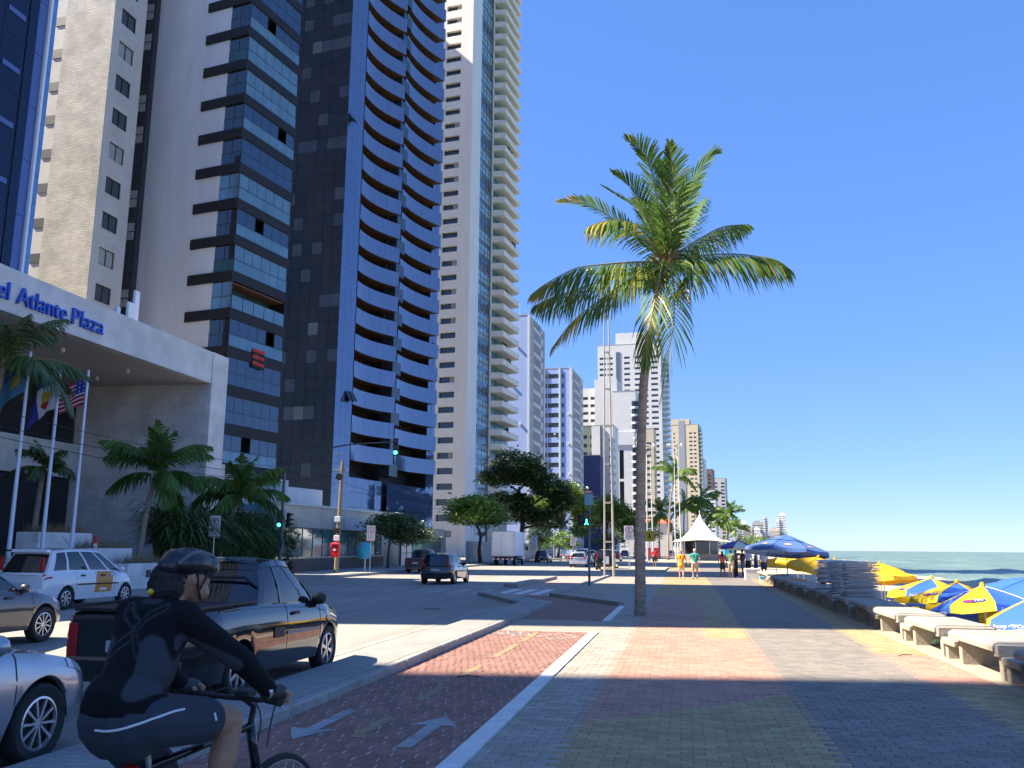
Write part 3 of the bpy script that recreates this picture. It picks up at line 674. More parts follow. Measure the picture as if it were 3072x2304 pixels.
for i in range(13):
    for j in range(5):
        if i in (5,): continue
        put('glass_panel', bpn, d, (-.1+.0, 3.42+1.47*i, 1.2+1.52*j), (0, rnd.uniform(-.01,.01), rnd.uniform(-.02,.02)))
ow = MB().add([(0,0,0),(0,1.0,0),(.55,1.0,-1.05),(.55,0,-1.05),(0,.5,0)], [[0,1,2,3]]).add([(0,0,0),(.55,0,-1.05),(.0,0,-1.05)], [[0,1,2]]).mesh('open_sash', M_mirrdk)
for y, z in ((.2,47.5),(23.3,36),(23.4,41),(23.5,27.5),(1.9,17.5),(2.6,17.6)): put('open_sash', ow, d, (.03, y, z))

# ---- white tower
w_ = thing('white_tower', 'slender cream and white tower with strip windows and stacked projecting balconies', 'tower', (-39.3, 160, 0), -R(8))
WH = 150.0; f4 = 2.9
M_cream = pm('cream_wall', (.74,.70,.63), .85, var=.06, scale=1.2, dirt=.12, stretch=(1,1,.12))
M_pale = pm('pale_wall', (.70,.705,.70), .85, var=.06, scale=1.2, dirt=.10, stretch=(1,1,.12))
rows = [(3.55+f4*k, 4.75+f4*k) for k in range(int((WH-8)/f4))]
mb = MB(); mb.facade((-14,0,0), (1,0,0), 14, WH, [(8.1,11.4)], rows, .7, (0,-1,0)); mb.build('south_wall', M_cream, w_)
MB().box(-14,-.01,.72,1.5,0,WH).build('core', M_dkmetal, w_); MB().box(-14,-.02,1.51,24,0,WH).build('wall', M_pale, w_)
MB().box(-.02,.0,.0,5.1,0,WH).build('pale_face', M_pale, w_)
swm = MB().box(0,3.3,-.03,0,0,1.2,1).box(.0,3.0,-.05,.0,0,.05,0).box(.98,1.02,-.05,0,0,1.2,0).box(1.98,2.02,-.05,0,0,1.2,0).mesh('strip_window', [M_frame, M_blkglass])
swm2 = MB().box(0,2.0,-.03,0,0,1.2,1).box(2.0,3.0,-.03,0,0,1.2,2).box(.0,3.0,-.05,.0,0,.05,0).box(.98,1.02,-.05,0,0,1.2,0).box(1.98,2.02,-.05,0,0,1.2,0).mesh('strip_window', [M_frame, M_blkglass, M_curt])
for k, (a, b) in enumerate(rows): put('strip_window', swm2 if rnd.random() < .22 else swm, w_, (-5.9, .69, a))
M_gcol = pm('glazing_column', (.07,.14,.19), .08, .2, var=.3, scale=.4); M_gcol2 = pm('glazing_pale', (.22,.40,.48), .1, .1, var=.2, scale=.5)
gc = [MB().box(0,.06,.0,5.9,.0,1.0,0).box(0,.05,.0,5.9,1.0,f4,1).box(.05,.1,2.9,3.0,1.0,f4,2).box(.05,.1,.0,5.9,1.9,1.98,2).box(.05,.1,1.0,1.06,1.0,f4,2).box(.05,.1,4.8,4.86,1.0,f4,2).mesh('glazing_bay', [M_gcol, m_, M_frame]) for m_ in (M_gcol2, M_gcol)]
bl = MB().prism([(0,.2),(2.6,.9),(2.6,11.2),(0,11.9)], 0, .22, 0).prism([(2.45,.95),(2.62,.95),(2.62,11.15),(2.45,11.15)], .2, 1.15, 0).add([(0,.2,.2),(2.6,.9,.2),(2.6,.9,1.15),(0,.2,1.15)], [[0,1,2,3]], 0).add([(0,11.9,.2),(2.6,11.2,.2),(2.6,11.2,1.15),(0,11.9,1.15)], [[3,2,1,0]], 0).mesh('balcony', M_cream)
bw = MB().box(0,.05,1.0,11,0,f4-1.2,0).box(.05,.09,3.5,3.6,0,1.7,1).box(.05,.09,7,7.1,0,1.7,1).mesh('balcony_window', [pm('balcony_teal', (.10,.24,.25), .15, var=.4, scale=.3), M_frame])
for k in range(int((WH-6)/f4)):
    z = 4.0 + f4*k
    put('glazing_bay', gc[0 if (k*7) % 3 else 1], w_, (-.01, 5.15, z)); put('balcony', bl, w_, (-.01, 12.0, z-.4)); put('balcony_window', bw, w_, (-.015, 12.0, z+.8))
for k, y_, sz in ((7,15.5,1.0),(12,17.0,.8),(13,14.0,.7),(21,19,.9),(28,16,1.0),(5,20,.8),(17,15,.6)):
    put('balcony_plant', leaf_crown([((0,0,.3),(.35*sz,1.3*sz,.45*sz)),((.1,.9*sz,.1),(.3*sz,.5*sz,.5*sz))], 500, .32, 200+k, M_almond_d, 'balcony_plant'), w_, (2.45, y_, 4.0+f4*k+.75))
MB().box(0,.25,11.1,11.5,0,WH).build('pilaster', pm('brown_pilaster', (.25,.20,.17), .8), w_)
# unseen tower added inland to cast shade on the white tower, and the block behind the camera that shades the foreground
def plain_tower(name, label, x0, x1, y0, y1, hh, colr):
    o = thing(name, label, 'tower', ((x0+x1)/2, (y0+y1)/2, 0)); a, b = (x1-x0)/2, (y1-y0)/2
    rows_ = [(2.8*k+1.0, 2.8*k+2.3) for k in range(1, int(hh/2.8)-1)]; cols = [(1.2+3.0*i, 2.9+3.0*i) for i in range(int((2*b-1)/3))]
    mb = MB(); mb.facade((a,-b,0), (0,1,0), 2*b, hh, cols, rows_, .2, (1,0,0)); mb.box(-a,a-.21,-b,b,0,hh-.01); mb.build('wall', pm(name+'_wall', colr, .85, var=.06, scale=.5), o)
    stuff(MB().box(a-.2,a-.19,-b+.3,b-.3,3,hh-1).build('window_glass', M_win, o)); MB().box(-a*.5,a*.4,-b*.5,b*.4,hh-.02,hh+4).build('roof_house', M_conc, o)
    return o
plain_tower('inland_shade_tower', 'unseen cream tower added inland to shade the white tower, hidden behind the mirror-glass tower', -86, -64, 151, 166, 124, (.6,.57,.5))
plain_tower('apartment_tower', 'tall apartment tower behind the viewer that shades the foreground paving', -58, -34, -45, 3.9, 78, (.62,.6,.55))
# ================================================================ the row of towers along the avenue
def wall_windows(root, face, D, cols, rows, mats, recess=.18, cn=2):
    cache = {}
    for (a, b) in cols:
        for (v0, v1) in rows:
            key = (round(b-a,2), round(v1-v0,2))
            if key not in cache:
                w, hh = key; mb = MB(); fr = .07
                if face == 'e':
                    mb.box(-.03,0,0,w,0,hh,1)
                    for i in range(cn+1): y = min(max(w*i/cn-fr/2,0),w-fr); mb.box(0,.05,y,y+fr,0,hh,0)
                    mb.box(0,.045,.01,w-.01,0,fr,0); mb.box(0,.045,.01,w-.01,hh-fr,hh,0)
                else:
                    mb.box(0,w,0,.03,0,hh,1)
                    for i in range(cn+1): y = min(max(w*i/cn-fr/2,0),w-fr); mb.box(y,y+fr,-.05,0,0,hh,0)
                    mb.box(.01,w-.01,-.045,0,0,fr,0); mb.box(.01,w-.01,-.045,0,hh-fr,hh,0)
                cache[key] = mb.mesh('window', mats)
            put('window', cache[key], root, (-recess+.02, a, v0) if face == 'e' else (-D+a, recess-.02, v0))
def tower(name, label, C, rot, L, D, Hh, wall, ecols=(), erows=(), scols=(), srows=(), mats=None, recess=.18, cn=2, wall_s=None, windows=True):
    t = thing(name, label, 'tower', (C[0], C[1], 0), -R(rot))
    mb = MB()
    mb.facade((0,0,0), (0,1,0), L, Hh, list(ecols), list(erows), recess, (1,0,0)); mb.poly([(-D,L,0),(0,L,0),(0,L,Hh),(-D,L,Hh)][::-1])
    mb.build('wall', wall, t)
    mb = MB(); mb.facade((-D,0,0), (1,0,0), D, Hh, list(scols), list(srows), recess, (0,-1,0)); mb.build('end_wall', wall_s or wall, t)
    MB().box(-D+.02,-recess-.03,recess+.03,L-.02,0,Hh-.02).build('core', M_dkmetal, t); MB().box(-D-.05,.08,-.08,L+.05,Hh-.01,Hh+.25).build('roof', M_conc, t)
    mats = mats or [M_frame, M_win]
    if windows:
        if ecols: wall_windows(t, 'e', D, ecols, erows, mats, recess, cn)
        if scols: wall_windows(t, 's', D, scols, srows, mats, recess, cn)
    return t
def rows(z0, fh, n, h0, h1): return [(round(z0+fh*k+h0,3), round(z0+fh*k+h1,3)) for k in range(n)]
M_lilac = pm('lilac_paint', (.30,.40,.66), .8, var=.05, scale=.3)
M_bwhite = pm('bright_white', (.58,.585,.59), .8, var=.05, scale=.3)
M_greyf = pm('light_frame', (.5,.5,.5), .6, var=0)
M_tan = pm('tan_paint', (.52,.45,.34), .85, var=.06, scale=.3)
M_green = pm('grey_green_paint', (.17,.20,.165), .85, var=.06, scale=.3)
M_navy = pm('navy_paint', (.055,.07,.17), .85, var=.12, scale=.3)
# blue slab 1
t = tower('blue_tower', 'pale blue apartment slab beside the white tower, nearer of two alike', (-34.5,200), 3, 17.7, 26, 55.9, M_bwhite,
      [(.9,2.7),(13.2,14.6),(15.4,16.8)], rows(1,3.05,18,.9,2.3), [(18.6,19.2)], rows(1,3.05,18,1.3,2.0), wall_s=M_lilac)
MB().box(-.1,.35,-.12,.75,0,55.95).build('corner_rib', M_bwhite, t); MB().box(-.1,.35,3.2,3.7,0,55.95).build('corner_rib', M_bwhite, t); MB().box(-.1,.35,17.3,17.8,0,55.95).build('corner_rib', M_bwhite, t)
bay = MB().box(0,.45,0,8.6,0,.9,0).box(.0,.3,0,8.6,.9,2.9,1)
for i in range(8): bay.box(.25,.42,1.2*i,1.2*i+.1,0,3.0,0)
bay = bay.mesh('balcony_bay', [M_bwhite, pm('bay_glass', (.20,.24,.27), .2, var=.5, scale=.4)])
for k in range(18): put('balcony_bay', bay, t, (0, 4.0, 1.4+3.05*k))
ac = MB().cbox(0,.5,-.45,0,0,.45,.03).mesh('air_conditioner', M_wwhite)
for k, x in ((3,-3.2),(6,-4.3),(9,-2.0),(12,-4.0),(2,-1.2),(15,-2.7)): put('air_conditioner', ac, t, (x, -.01, 2.2+3.05*k))
MB().tube([(-3,4,56),(-3,4,60)], .06, 5).build('mast', M_steel, t)
# blue slab 2
t = tower('blue_tower', 'pale blue apartment slab with grouped windows, farther of two alike', (-32,262), 3, 22.8, 20, 55.6, M_bwhite,
      [(1.0,3.0),(16.8,18.4),(19.4,21)], rows(.6,3.0,18,.8,2.3), [(11.9,12.6),(12.9,16.2),(17.2,17.8)], rows(.6,3.0,18,.9,2.3), wall_s=M_lilac)
MB().box(-8.3,-7.9,-.4,0,0,55.7).build('pier', M_bwhite, t); MB().box(-3.6,-3.2,-.35,0,0,55.7).build('pier', M_bwhite, t); MB().box(-.35,.3,-.2,.7,0,55.7).build('corner_rib', M_bwhite, t)
bay2 = MB().box(0,.45,0,10.8,0,.9,0).box(.0,.3,0,10.8,.9,2.9,1)
for i in range(8): bay2.box(.25,.42,1.5*i,1.5*i+.12,0,3.0,0)
bay2 = bay2.mesh('balcony_bay', [M_bwhite, MATS['bay_glass']])
for k in range(18): put('balcony_bay', bay2, t, (0, 4.4, 1.0+3.0*k))
for k, x in ((2,-.9),(4,-1.0),(7,-.8),(10,-1),(13,-.9),(5,-5.5),(11,-5.2)): put('air_conditioner', ac, t, (x, -.01, 2.2+3.0*k))
# grey-green and navy block
t = tower('green_block', 'grey-green block with small windows above a windowless navy side wall', (-26.8,300.3), 4, 14, 14, 43, M_green, [(1,3),(5,7)], rows(2,2.9,13,.9,2.2), [(8.2,9.6),(10.6,12.6)], rows(26,2.9,5,.9,2.2))
MB().box(-2.9,.03,-.05,.2,0,43.1).build('pale_strip', M_bwhite, t)
t = thing('navy_block', 'plain navy blue blank wall block in front of the grey-green one', 'building', (-25.7,288.3,0), -R(4)); MB().box(-12,0,0,9,0,31.5).build('wall', M_navy, t); MB().box(-12.1,.1,-.1,9.1,31.5,31.8).build('roof', M_conc, t)
t = tower('narrow_block', 'narrow pale block wedged between the navy wall and the white stepped tower', (-22.6,303.2), 4, 13, 4.4, 43.5, M_pale, [(1,2.4),(4,5.4)], rows(2,2.9,13,.9,2.2), [(3.0,3.9)], rows(2,2.9,13,1.1,2.0))
# white stepped tower
t = tower('stepped_tower', 'white stepped tower with dark window strips and a blank upper block', (-16.5,341), 4, 16, 9, 62, M_bwhite, [(1.5,4.5),(7,10)], rows(2,3.0,19,.8,2.2), [(2.4,4.1)], [(4,16),(17,27),(28,39)], mats=[M_frame, M_blkglass])
MB().box(-9.8,.2,-.5,3,41,46).build('cornice', M_bwhite, t)
MB().box(-16.5,-7.6,2.5,16,0,67.5).build('upper_block', M_bwhite, t)
mb = MB(); rr = rows(2,3.0,20,.9,2.1); mb.facade((-22.5,5.0,0),(1,0,0),7.3,64.5,[(.6,3.0),(4.0,6.6)],rr,.18,(0,-1,0)); mb.build('side_wall', M_wwhite, t)
MB().box(-22.4,-15.2,5.25,16,0,64.4).build('side_core', M_dkmetal, t)
for c in (.6, 4.0):
    wmesh = MB().box(0,2.5,0,.03,0,1.2,1).box(0,2.5,-.04,0,0,.08,0).box(1.2,1.28,-.04,0,0,1.2,0).mesh('window', [M_frame, M_win])
    for a, b in rr: put('window', wmesh, t, (-22.5+c, 5.16, a))
gbay = MB().lathe([(1.9,0),(1.9,.9)], 12, (0,0,0), 0).lathe([(1.75,.9),(1.75,2.95)], 12, (0,0,0), 1).lathe([(.1,.9),(1.9,.9)], 12, (0,0,0), 0).mesh('round_balcony', [M_bwhite, M_blkglass])
for k in range(19): put('round_balcony', gbay, t, (-.4, 1.2, 1+3.0*k))
# tall white tower
M_dkstrip = pm('blue_grey_strip', (.09,.14,.20), .3, var=.2, scale=.3)
t = tower('tall_white_tower', 'tallest white tower behind the palm with rows of strip windows and edge balconies', (-8.8,458.5), 4, 18, 33.2, 108, M_bwhite, [(2,5),(8,11)], rows(2,2.95,34,.8,2.2), [(1.0,4.4),(5.2,8.0),(14.0,17.0),(19.5,22.5),(23.6,26.4),(28,31.5)], rows(2,2.95,34,.9,2.1), cn=1)
MB().box(-23.5,-21.3,-.25,0,0,104).build('dark_strip', M_dkstrip, t); MB().box(-24,-6,3,16,108,115).build('crown', M_bwhite, t)
tb = MB().prism([(0,0),(3.6,1.2),(3.6,9.5),(0,10.5)], 0, 1.25).mesh('balcony', M_bwhite); tb2 = MB().prism([(0,0.6),(2.2,1.2),(2.2,9.0),(0,10)], 0, 1.6).mesh('balcony_glass', pm('pale_teal', (.28,.45,.47), .2, var=.2, scale=.3))
for k in range(33): put('balcony', tb, t, (0,1.5,3+2.95*k)); put('balcony_glass', tb2, t, (0,1.5,4.26+2.95*k))
t = tower('beige_block', 'beige mid-rise half hidden behind the palm trunk', (-12.1,415), 4, 12, 9, 57, M_tan, [(1,3),(5,7)], rows(2,2.9,17,.9,2.2), [(1,3),(5.6,7.8)], rows(2,2.9,17,.9,2.2))
# tan tower
t = tower('tan_tower', 'tan tower with a grey vertical strip and green balcony glass', (12.9,650), 8, 22, 19, 91, M_tan, [(2,6),(9,13)], rows(2,3.0,28,.9,2.3), [(1.3,2.4),(12.6,14.8),(15.8,17.6)], rows(2,3.0,28,.9,2.1), cn=1)
MB().box(-14,-9.6,-.3,.2,0,94).build('grey_strip', pm('blue_grey_wall', (.23,.26,.32), .8), t); MB().box(-19,-6,-.2,10,91,95).build('crown', M_tan, t)
gb = MB().box(0,2.2,.5,9,0,1.1,0).box(0,1.9,.6,8.8,1.1,2.7,1).mesh('balcony', [M_tan, pm('green_glass', (.10,.22,.17), .2, var=.2, scale=.3)])
for k in range(28): put('balcony', gb, t, (0,0,3.2+3.0*k))
tower('slim_block', 'slim pale block at the edge of the tan tower', (17.2,676), 8, 14, 5, 68, M_pale, [(2,5)], rows(2,3,21,.9,2.2), [(1,2.2),(3,4.2)], rows(2,3,21,.9,2.2), cn=1)
tower('brown_tower', 'dark brown glazed tower beyond the tan one', (24.9,738), 8, 18, 7.5, 66, pm('brown_wall', (.13,.095,.08), .6, var=.1), [(2,8)], rows(2,3,20,.8,2.4), [(.8,3.0),(4,6.6)], rows(2,3,20,.8,2.4), cn=1)
tower('banded_block', 'low white block with dark bands below the brown tower', (25.6,707), 8, 14, 6.5, 47, M_bwhite, [(1,9)], rows(2,3,14,.9,2.2), [(.6,5.8)], rows(2,3,14,.9,2.2), cn=1)
tower('grey_end_tower', 'grey tower with dark balcony column, last of the near row', (36.9,781), 8, 18, 10.5, 62, pm('grey_wall', (.40,.41,.43), .8, var=.05), [(1,9)], rows(2,3,19,.8,2.3), [(2,4),(7.0,10)], rows(2,3,19,.8,2.3), cn=1)
t = thing('red_roof_house', 'low house with a red tiled roof among the palms', 'house', (-9,262,0)); MB().box(-6,6,0,10,0,9).build('wall', M_wwhite, t); MB().add([(-6.5,-.5,9),(6.5,-.5,9),(6.5,10.5,9),(-6.5,10.5,9),(-5,5,11),(5,5,11)], [[0,1,5,4],[1,2,5],[2,3,4,5],[3,0,4]]).build('roof', pm('red_tiles', (.48,.12,.06), .8), t)
# far skyline on the bend of the bay
for i, (x0, x1, y, hh, cidx, lab) in enumerate([(137.9,148.5,2368,62,2,'small pale far tower at the left of the distant skyline'),(155.8,168.4,2474,77.6,0,'white far tower with a stepped top in the distant skyline'),(146.4,160.9,2268,59.9,3,'grey-blue far block below the white distant tower'),(166.7,177.3,2374,58.7,1,'narrow beige far block in the distant skyline'),(168.8,194.2,2272,68.9,2,'broad brown-grey far tower with flat top in the distant skyline'),(156.8,169.9,2066,49.7,0,'pale far apartment block low in the distant skyline'),(169.9,180.5,2069,41.5,3,'low grey far block at the centre of the distant skyline'),(220.6,227.2,2588,93,0,'left slim twin tower of the distant pair'),(227.4,234.6,2589,89,4,'right slim twin tower of the distant pair'),(181.8,200.2,2071,36.8,3,'wide low grey far block in the distant skyline'),(198.5,222.6,2176,50.8,1,'pinkish far block left of the tallest distant tower'),(268,276.5,2699,91,0,'slim white far tower joined to the tallest one'),(276.9,295.3,2701,106,0,'tallest white far tower at the right end of the skyline'),(222.6,239.9,2181,45,3,'grey far block at the right end of the skyline'),(156.4,166.4,1964,33,4,'lowest far block above the shoreline trees'),(240.5,252,2240,30,1,'last low far block by the water')]):
    cl = [(.72,.71,.68),(.58,.5,.43),(.40,.38,.36),(.34,.37,.42),(.6,.62,.6)][cidx]
    b = (x1-x0); t = thing('far_tower', lab, 'tower', (x0, y, 0), -R(7), 'distant skyline')
    rr = rows(2,6.2 if hh > 60 else 3.1, int((hh-5)/(6.2 if hh > 60 else 3.1)), 1.0, 3.6 if hh > 60 else 2.4); n = max(2, int(b/3.4))
    cc = [(b*i/n+.5, b*(i+1)/n-.5) for i in range(n)]
    mb = MB(); mb.facade((0,0,0),(1,0,0),b,hh,cc,rr,.5,(0,-1,0)); mb.facade((b,0,0),(0,1,0),16,hh,[(1,7),(9,15)],rr,.5,(1,0,0)); mb.build('wall', pm('far_wall_%d'%cidx, cl, .85, var=.05, scale=.02), t)
    MB().box(.02,b-.55,.55,16,0,hh-.02).build('window_glass', M_win, t); MB().box(b*.2,b*.7,3,10,hh-.02,hh+3.5).build('roof_house', MATS['far_wall_%d'%cidx], t)
# ================================================================ vegetation
M_bark = pm('palm_bark', (.33,.27,.21), .9, var=.45, scale=4, bump=1.0, bscale=5, stretch=(1,1,4), dirt=.6)
M_bark2 = pm('tree_bark', (.10,.075,.055), .9, var=.3, scale=4, bump=.6, bscale=14)
M_leafp = pm('palm_leaf', (.105,.195,.032), .55, var=.3, scale=1.5, objvar=.35, trans=.42, spec=.3)
M_leafy = pm('palm_leaf_yellow', (.36,.29,.04), .45, var=.3, scale=2.5, objvar=.3, trans=.3)
M_leafd = pm('palm_leaf_dark', (.08,.125,.03), .42, var=.3, scale=1.5, objvar=.35, trans=.25, spec=.6)
M_rach = pm('palm_rachis', (.24,.23,.07), .5, var=.2, scale=3)
def smooth_path(pts, n):
    P = [Vector(p) for p in pts]; P = [P[0]*2-P[1]] + P + [P[-1]*2-P[-2]]; out = []
    m = len(P)-3
    for i in range(n+1):
        t = m*i/n; k = min(int(t), m-1); u = t-k; a, b, c, d_ = P[k], P[k+1], P[k+2], P[k+3]
        out.append(.5*((2*b)+(c-a)*u+(2*a-5*b+4*c-d_)*u*u+(3*b-a-3*c+d_)*u**3))
    return out
def frond_mesh(path, leaf=.7, n=48, seed=0, yellow=.0, droop=.55, fold=.55, mats=None, wind=Vector((0,0,0)), rr=.028, width=.032, tip_yellow=0.0, hang=.45):
    r = random.Random(seed); pts = smooth_path(path, n+4); mb = MB(); T = []
    mb.tube(pts, [rr*(1-.85*i/(len(pts)-1)) for i in range(len(pts))], 5, 2)
    T += [0.5]*len(mb.v)
    for i in range(4, n+3):
        t = (i-4)/(n-1); p = pts[i]; tg = (pts[i+1]-pts[i-1]).normalized()
        side = tg.cross(Vector((0,0,1)))
        if side.length < .05: side = Vector((1,0,0))
        side.normalize(); up = side.cross(tg).normalized()
        L = leaf*(.45+.55*math.sin(math.pi*min(1, .12+t*.95)))*(1 if t < .8 else 1-.45*(t-.8)/.2)
        for s in (-1, 1):
            if r.random() < .05: continue
            ang = .95-.5*t + r.uniform(-.12,.12)
            d0 = (side*s*math.sin(ang) + tg*math.cos(ang) + up*(fold*.5*(1-hang)) + wind*.4 + Vector((0,0,-1.35*hang*(1-abs(tg.z)**2)))*r.uniform(.75,1.2)).normalized()
            l = L*r.uniform(.8,1.1); dn = Vector((0,0,-1))*droop*l
            a = p; b = p + d0*l*.45 + dn*.10; c = p + d0*l*.8 + dn*.45 + wind*l*.1; e = p + d0*l*.97 + dn*r.uniform(.75,1.05) + wind*l*.18
            wv = tg.cross(d0); wv = (tg - d0*tg.dot(d0)).normalized()*width*r.uniform(.8,1.2)
            k = len(mb.v); mi = 1 if r.random() < yellow or (tip_yellow and t > 1-tip_yellow and r.random() < .8) else 0
            mb.v += [tuple(a-wv*.4), tuple(a+wv*.4), tuple(b+wv), tuple(b-wv), tuple(c+wv*.75), tuple(c-wv*.75), tuple(e)]
            mb.f += [[k,k+1,k+2,k+3],[k+3,k+2,k+4,k+5],[k+5,k+4,k+6]]; mb.m += [mi]*3
            T += [r.random()]*7
    me = mb.mesh('frond', mats or [M_leafp, M_leafy, M_rach]); set_tone(me, T); return me
def trunk_mesh(path, r0, r1, n=26, ring=.012, seg=12, seed=1):
    r = random.Random(seed); pts = smooth_path(path, n); L = len(pts)
    rs = [(r0+(r1-r0)*(i/(L-1))**.7)*(1.0 if i % 2 else 1+ring/r0*r.uniform(.4,1.4)) for i in range(L)]
    rs[0] *= 1.25; return MB().tube(pts, rs, seg).mesh('trunk', M_bark, True)
# ---- the big palm in the middle
MF = [
 [(-0.3,0,9.78),(-0.98,0,10.43),(-1.56,-.1,10.97),(-2.23,-.3,11.41),(-2.79,-.5,11.57),(-3.25,-.7,11.55)],
 [(-0.3,0,9.78),(-0.82,.4,11.16),(-1.18,.7,11.78),(-1.62,1.0,12.32),(-2.18,1.3,13.05)],
 [(-0.3,0,9.78),(-0.42,-.4,10.94),(-0.58,-.8,12.13),(-0.86,-1.1,12.95),(-1.3,-1.3,13.45)],
 [(-0.3,0,9.78),(-0.24,.2,10.93),(-0.2,.4,12.1),(-0.27,.6,13.1),(-0.33,.8,13.67)],
 [(-0.3,0,9.78),(0.01,.4,10.92),(0.25,.8,11.87),(0.46,1.2,12.65),(0.81,1.5,13.41)],
 [(-0.3,0,9.78),(-0.1,-.5,10.73),(-0.0,-.9,11.89),(-0.08,-1.4,13.1)],
 [(-0.3,0,9.78),(0.25,.2,10.21),(0.8,.5,10.64),(1.41,.8,11.02),(2.2,1.1,11.16)],
 [(-0.3,0,9.78),(0.59,-.2,9.83),(1.47,-.4,9.78),(2.17,-.6,9.61),(2.68,-.8,9.4),(3.06,-.9,9.04)],
 [(-0.3,0,9.78),(-1.21,-.5,9.65),(-1.95,-.9,9.5),(-2.69,-1.3,9.29),(-3.44,-1.6,8.82),(-3.89,-1.8,8.42)],
 [(-0.3,0,9.78),(-1.58,.5,9.6),(-2.69,.8,9.4),(-3.63,1.0,9.18),(-4.31,1.2,8.96)],
 [(-0.3,0,9.78),(-0.86,-.6,9.35),(-1.41,-1.0,8.9),(-2.0,-1.3,8.40),(-2.75,-1.5,7.75),(-3.35,-1.6,6.95)],
 [(-0.3,0,9.78),(-0.33,-.9,9.5),(-0.48,-1.5,8.6),(-0.67,-1.8,7.6),(-0.76,-1.9,6.99),(-0.81,-1.95,6.26)],
 [(-0.3,0,9.78),(-0.08,.8,9.4),(-0.09,1.2,8.3),(-0.29,1.3,7.34),(-0.45,1.3,6.43),(-0.57,1.3,5.89)],
 [(-0.3,0,9.78),(0.23,-.3,9.67),(0.47,-.6,9.36),(0.28,-.9,8.84),(-0.2,-1.1,8.38)],
 [(-0.3,0,9.78),(-0.66,-.5,10.26),(-1.05,-.9,10.59),(-1.49,-1.3,10.62),(-1.94,-1.6,10.47),(-2.31,-1.8,10.28)],
 [(-0.3,0,9.78),(-0.64,.9,10.96),(-0.95,1.5,11.96),(-1.2,2.0,12.81)],
 [(-0.3,0,9.78),(0.22,.9,10.71),(0.61,1.5,11.65),(0.94,1.9,12.49)],
 [(-0.3,0,9.78),(-0.75,-.3,10.9),(-1.15,-.5,11.8),(-1.75,-.6,12.5)],
 [(-0.3,0,9.78),(0.15,-.3,10.8),(0.5,-.5,11.8),(0.95,-.6,12.7),(1.25,-.6,13.0)],
 [(-0.3,0,9.78),(-0.5,1.0,10.3),(-.6,2.0,10.7),(-.7,3.0,10.6),(-.8,3.8,10.1)],
]
pt = thing('coconut_palm', 'tall windblown coconut palm standing on the promenade in the middle', 'palm', (-1.16, 24.48, 0))
put('trunk', trunk_mesh([(0,0,-.05),(.02,0,1.2),(.06,0,3.0),(.2,0,6.2),(.55,0,8.4),(.84,0,9.75)], .155, .105, 90, .010, 14), pt)
for i, f in enumerate(MF):
    L = sum((Vector(a)-Vector(b)).length for a, b in zip(f, f[1:]))
    up = f[-1][2] > 11.5
    path = [(x+1.16, y, z if z < 12 else 12+(z-12)*.72) for x, y, z in f]
    me = frond_mesh(path, .90 if not up else .84, (74 if i not in (11,12,13) else 48), 30+i, .10 if not up else .03, .62 if not up else .18, .35, wind=Vector((.15 if not up else .3, 0, 0)), rr=.03, width=.024, tip_yellow=.3 if i in (0,8,10,14,13) else 0, hang=.10 if up else (.62 if i in (7,8,9,10,0,6) else .4))
    put('frond', me, pt)
for i in range(9):
    a = i*.9; MB().ball((.72+.28*math.cos(a)-.1, .25*math.sin(a)-.15, 9.38-.12*(i % 3)), (.12,.12,.15), 8, 6).build('coconut', pm('coconut_husk', (.09,.06,.025), .7, var=.3, scale=6), pt, smooth=True)
for i in range(14):
    a = i*2.4; p0 = Vector((.85, 0, 9.55)); d0 = Vector((math.cos(a)*.28, math.sin(a)*.28, .25+.05*(i % 3)))
    MB().tube([p0, p0+d0, p0+d0*1.8+Vector((0,0,-.1))], [.05,.04,.01], 5).build('dry_spathe', pm('dry_fibre', (.30,.17,.06), .8, var=.3, scale=5), pt)
# root mound of earth in the paving
# ---- generic coconut palms
def palm(name, label, base, hgt, lean, spread, seed, nf=17, leaf=.75, group=None, nleaf=30, r0=.16, mats=None, detail=1.0, wide=.05):
    r = random.Random(seed); t = thing(name, label, 'palm', base, 0, group)
    top = Vector((lean[0], lean[1], hgt)); put('trunk', trunk_mesh([(0,0,-.05),(lean[0]*.1,lean[1]*.1,hgt*.3),(lean[0]*.45,lean[1]*.45,hgt*.7),tuple(top)], r0, r0*.62, int(26*detail), .01, 9, seed), t)
    for i in range(nf):
        a = i*2.39996+r.uniform(-.25,.25); e = r.uniform(-.55,1.35); L = spread*r.uniform(.85,1.12)*(1 if e < .9 else .85)
        hx = Vector((math.cos(a), math.sin(a), 0)); path = []; p = top.copy(); el = e+.35
        for k in range(5):
            path.append(tuple(p)); p = p + (hx*math.cos(el) + Vector((0,0,1))*math.sin(el))*L/4; el -= r.uniform(.28,.5)*(1 if e < 1 else .5)
        put('frond', frond_mesh(path, leaf, nleaf, seed*50+i, .04, .6, .4, mats, Vector((.1,0,0)), .03, wide), t)
    return t
palm('garden_palm', 'coconut palm with dark hanging fronds in front of the hotel side wall', (-22.5,34.3,.1), 4.6, (.3,.35), 2.8, 11, 22, .85, mats=[M_leafp, M_leafd, M_rach], nleaf=48, wide=.03)
palm('garden_palm', 'coconut palm leaning beside the tall hedge, right of the hotel pier', (-21.5,39.0,.1), 3.9, (.25,1.4), 2.8, 12, 22, .85, mats=[M_leafp, M_leafy, M_rach], nleaf=48, wide=.03)
palm('garden_palm', 'dark palm at the left edge in front of the hotel lettering', (-22.3,24.9,.1), 7.4, (.2,.3), 3.2, 13, 18, .75, mats=[M_leafd, M_leafp, M_rach], nleaf=40, wide=.03)
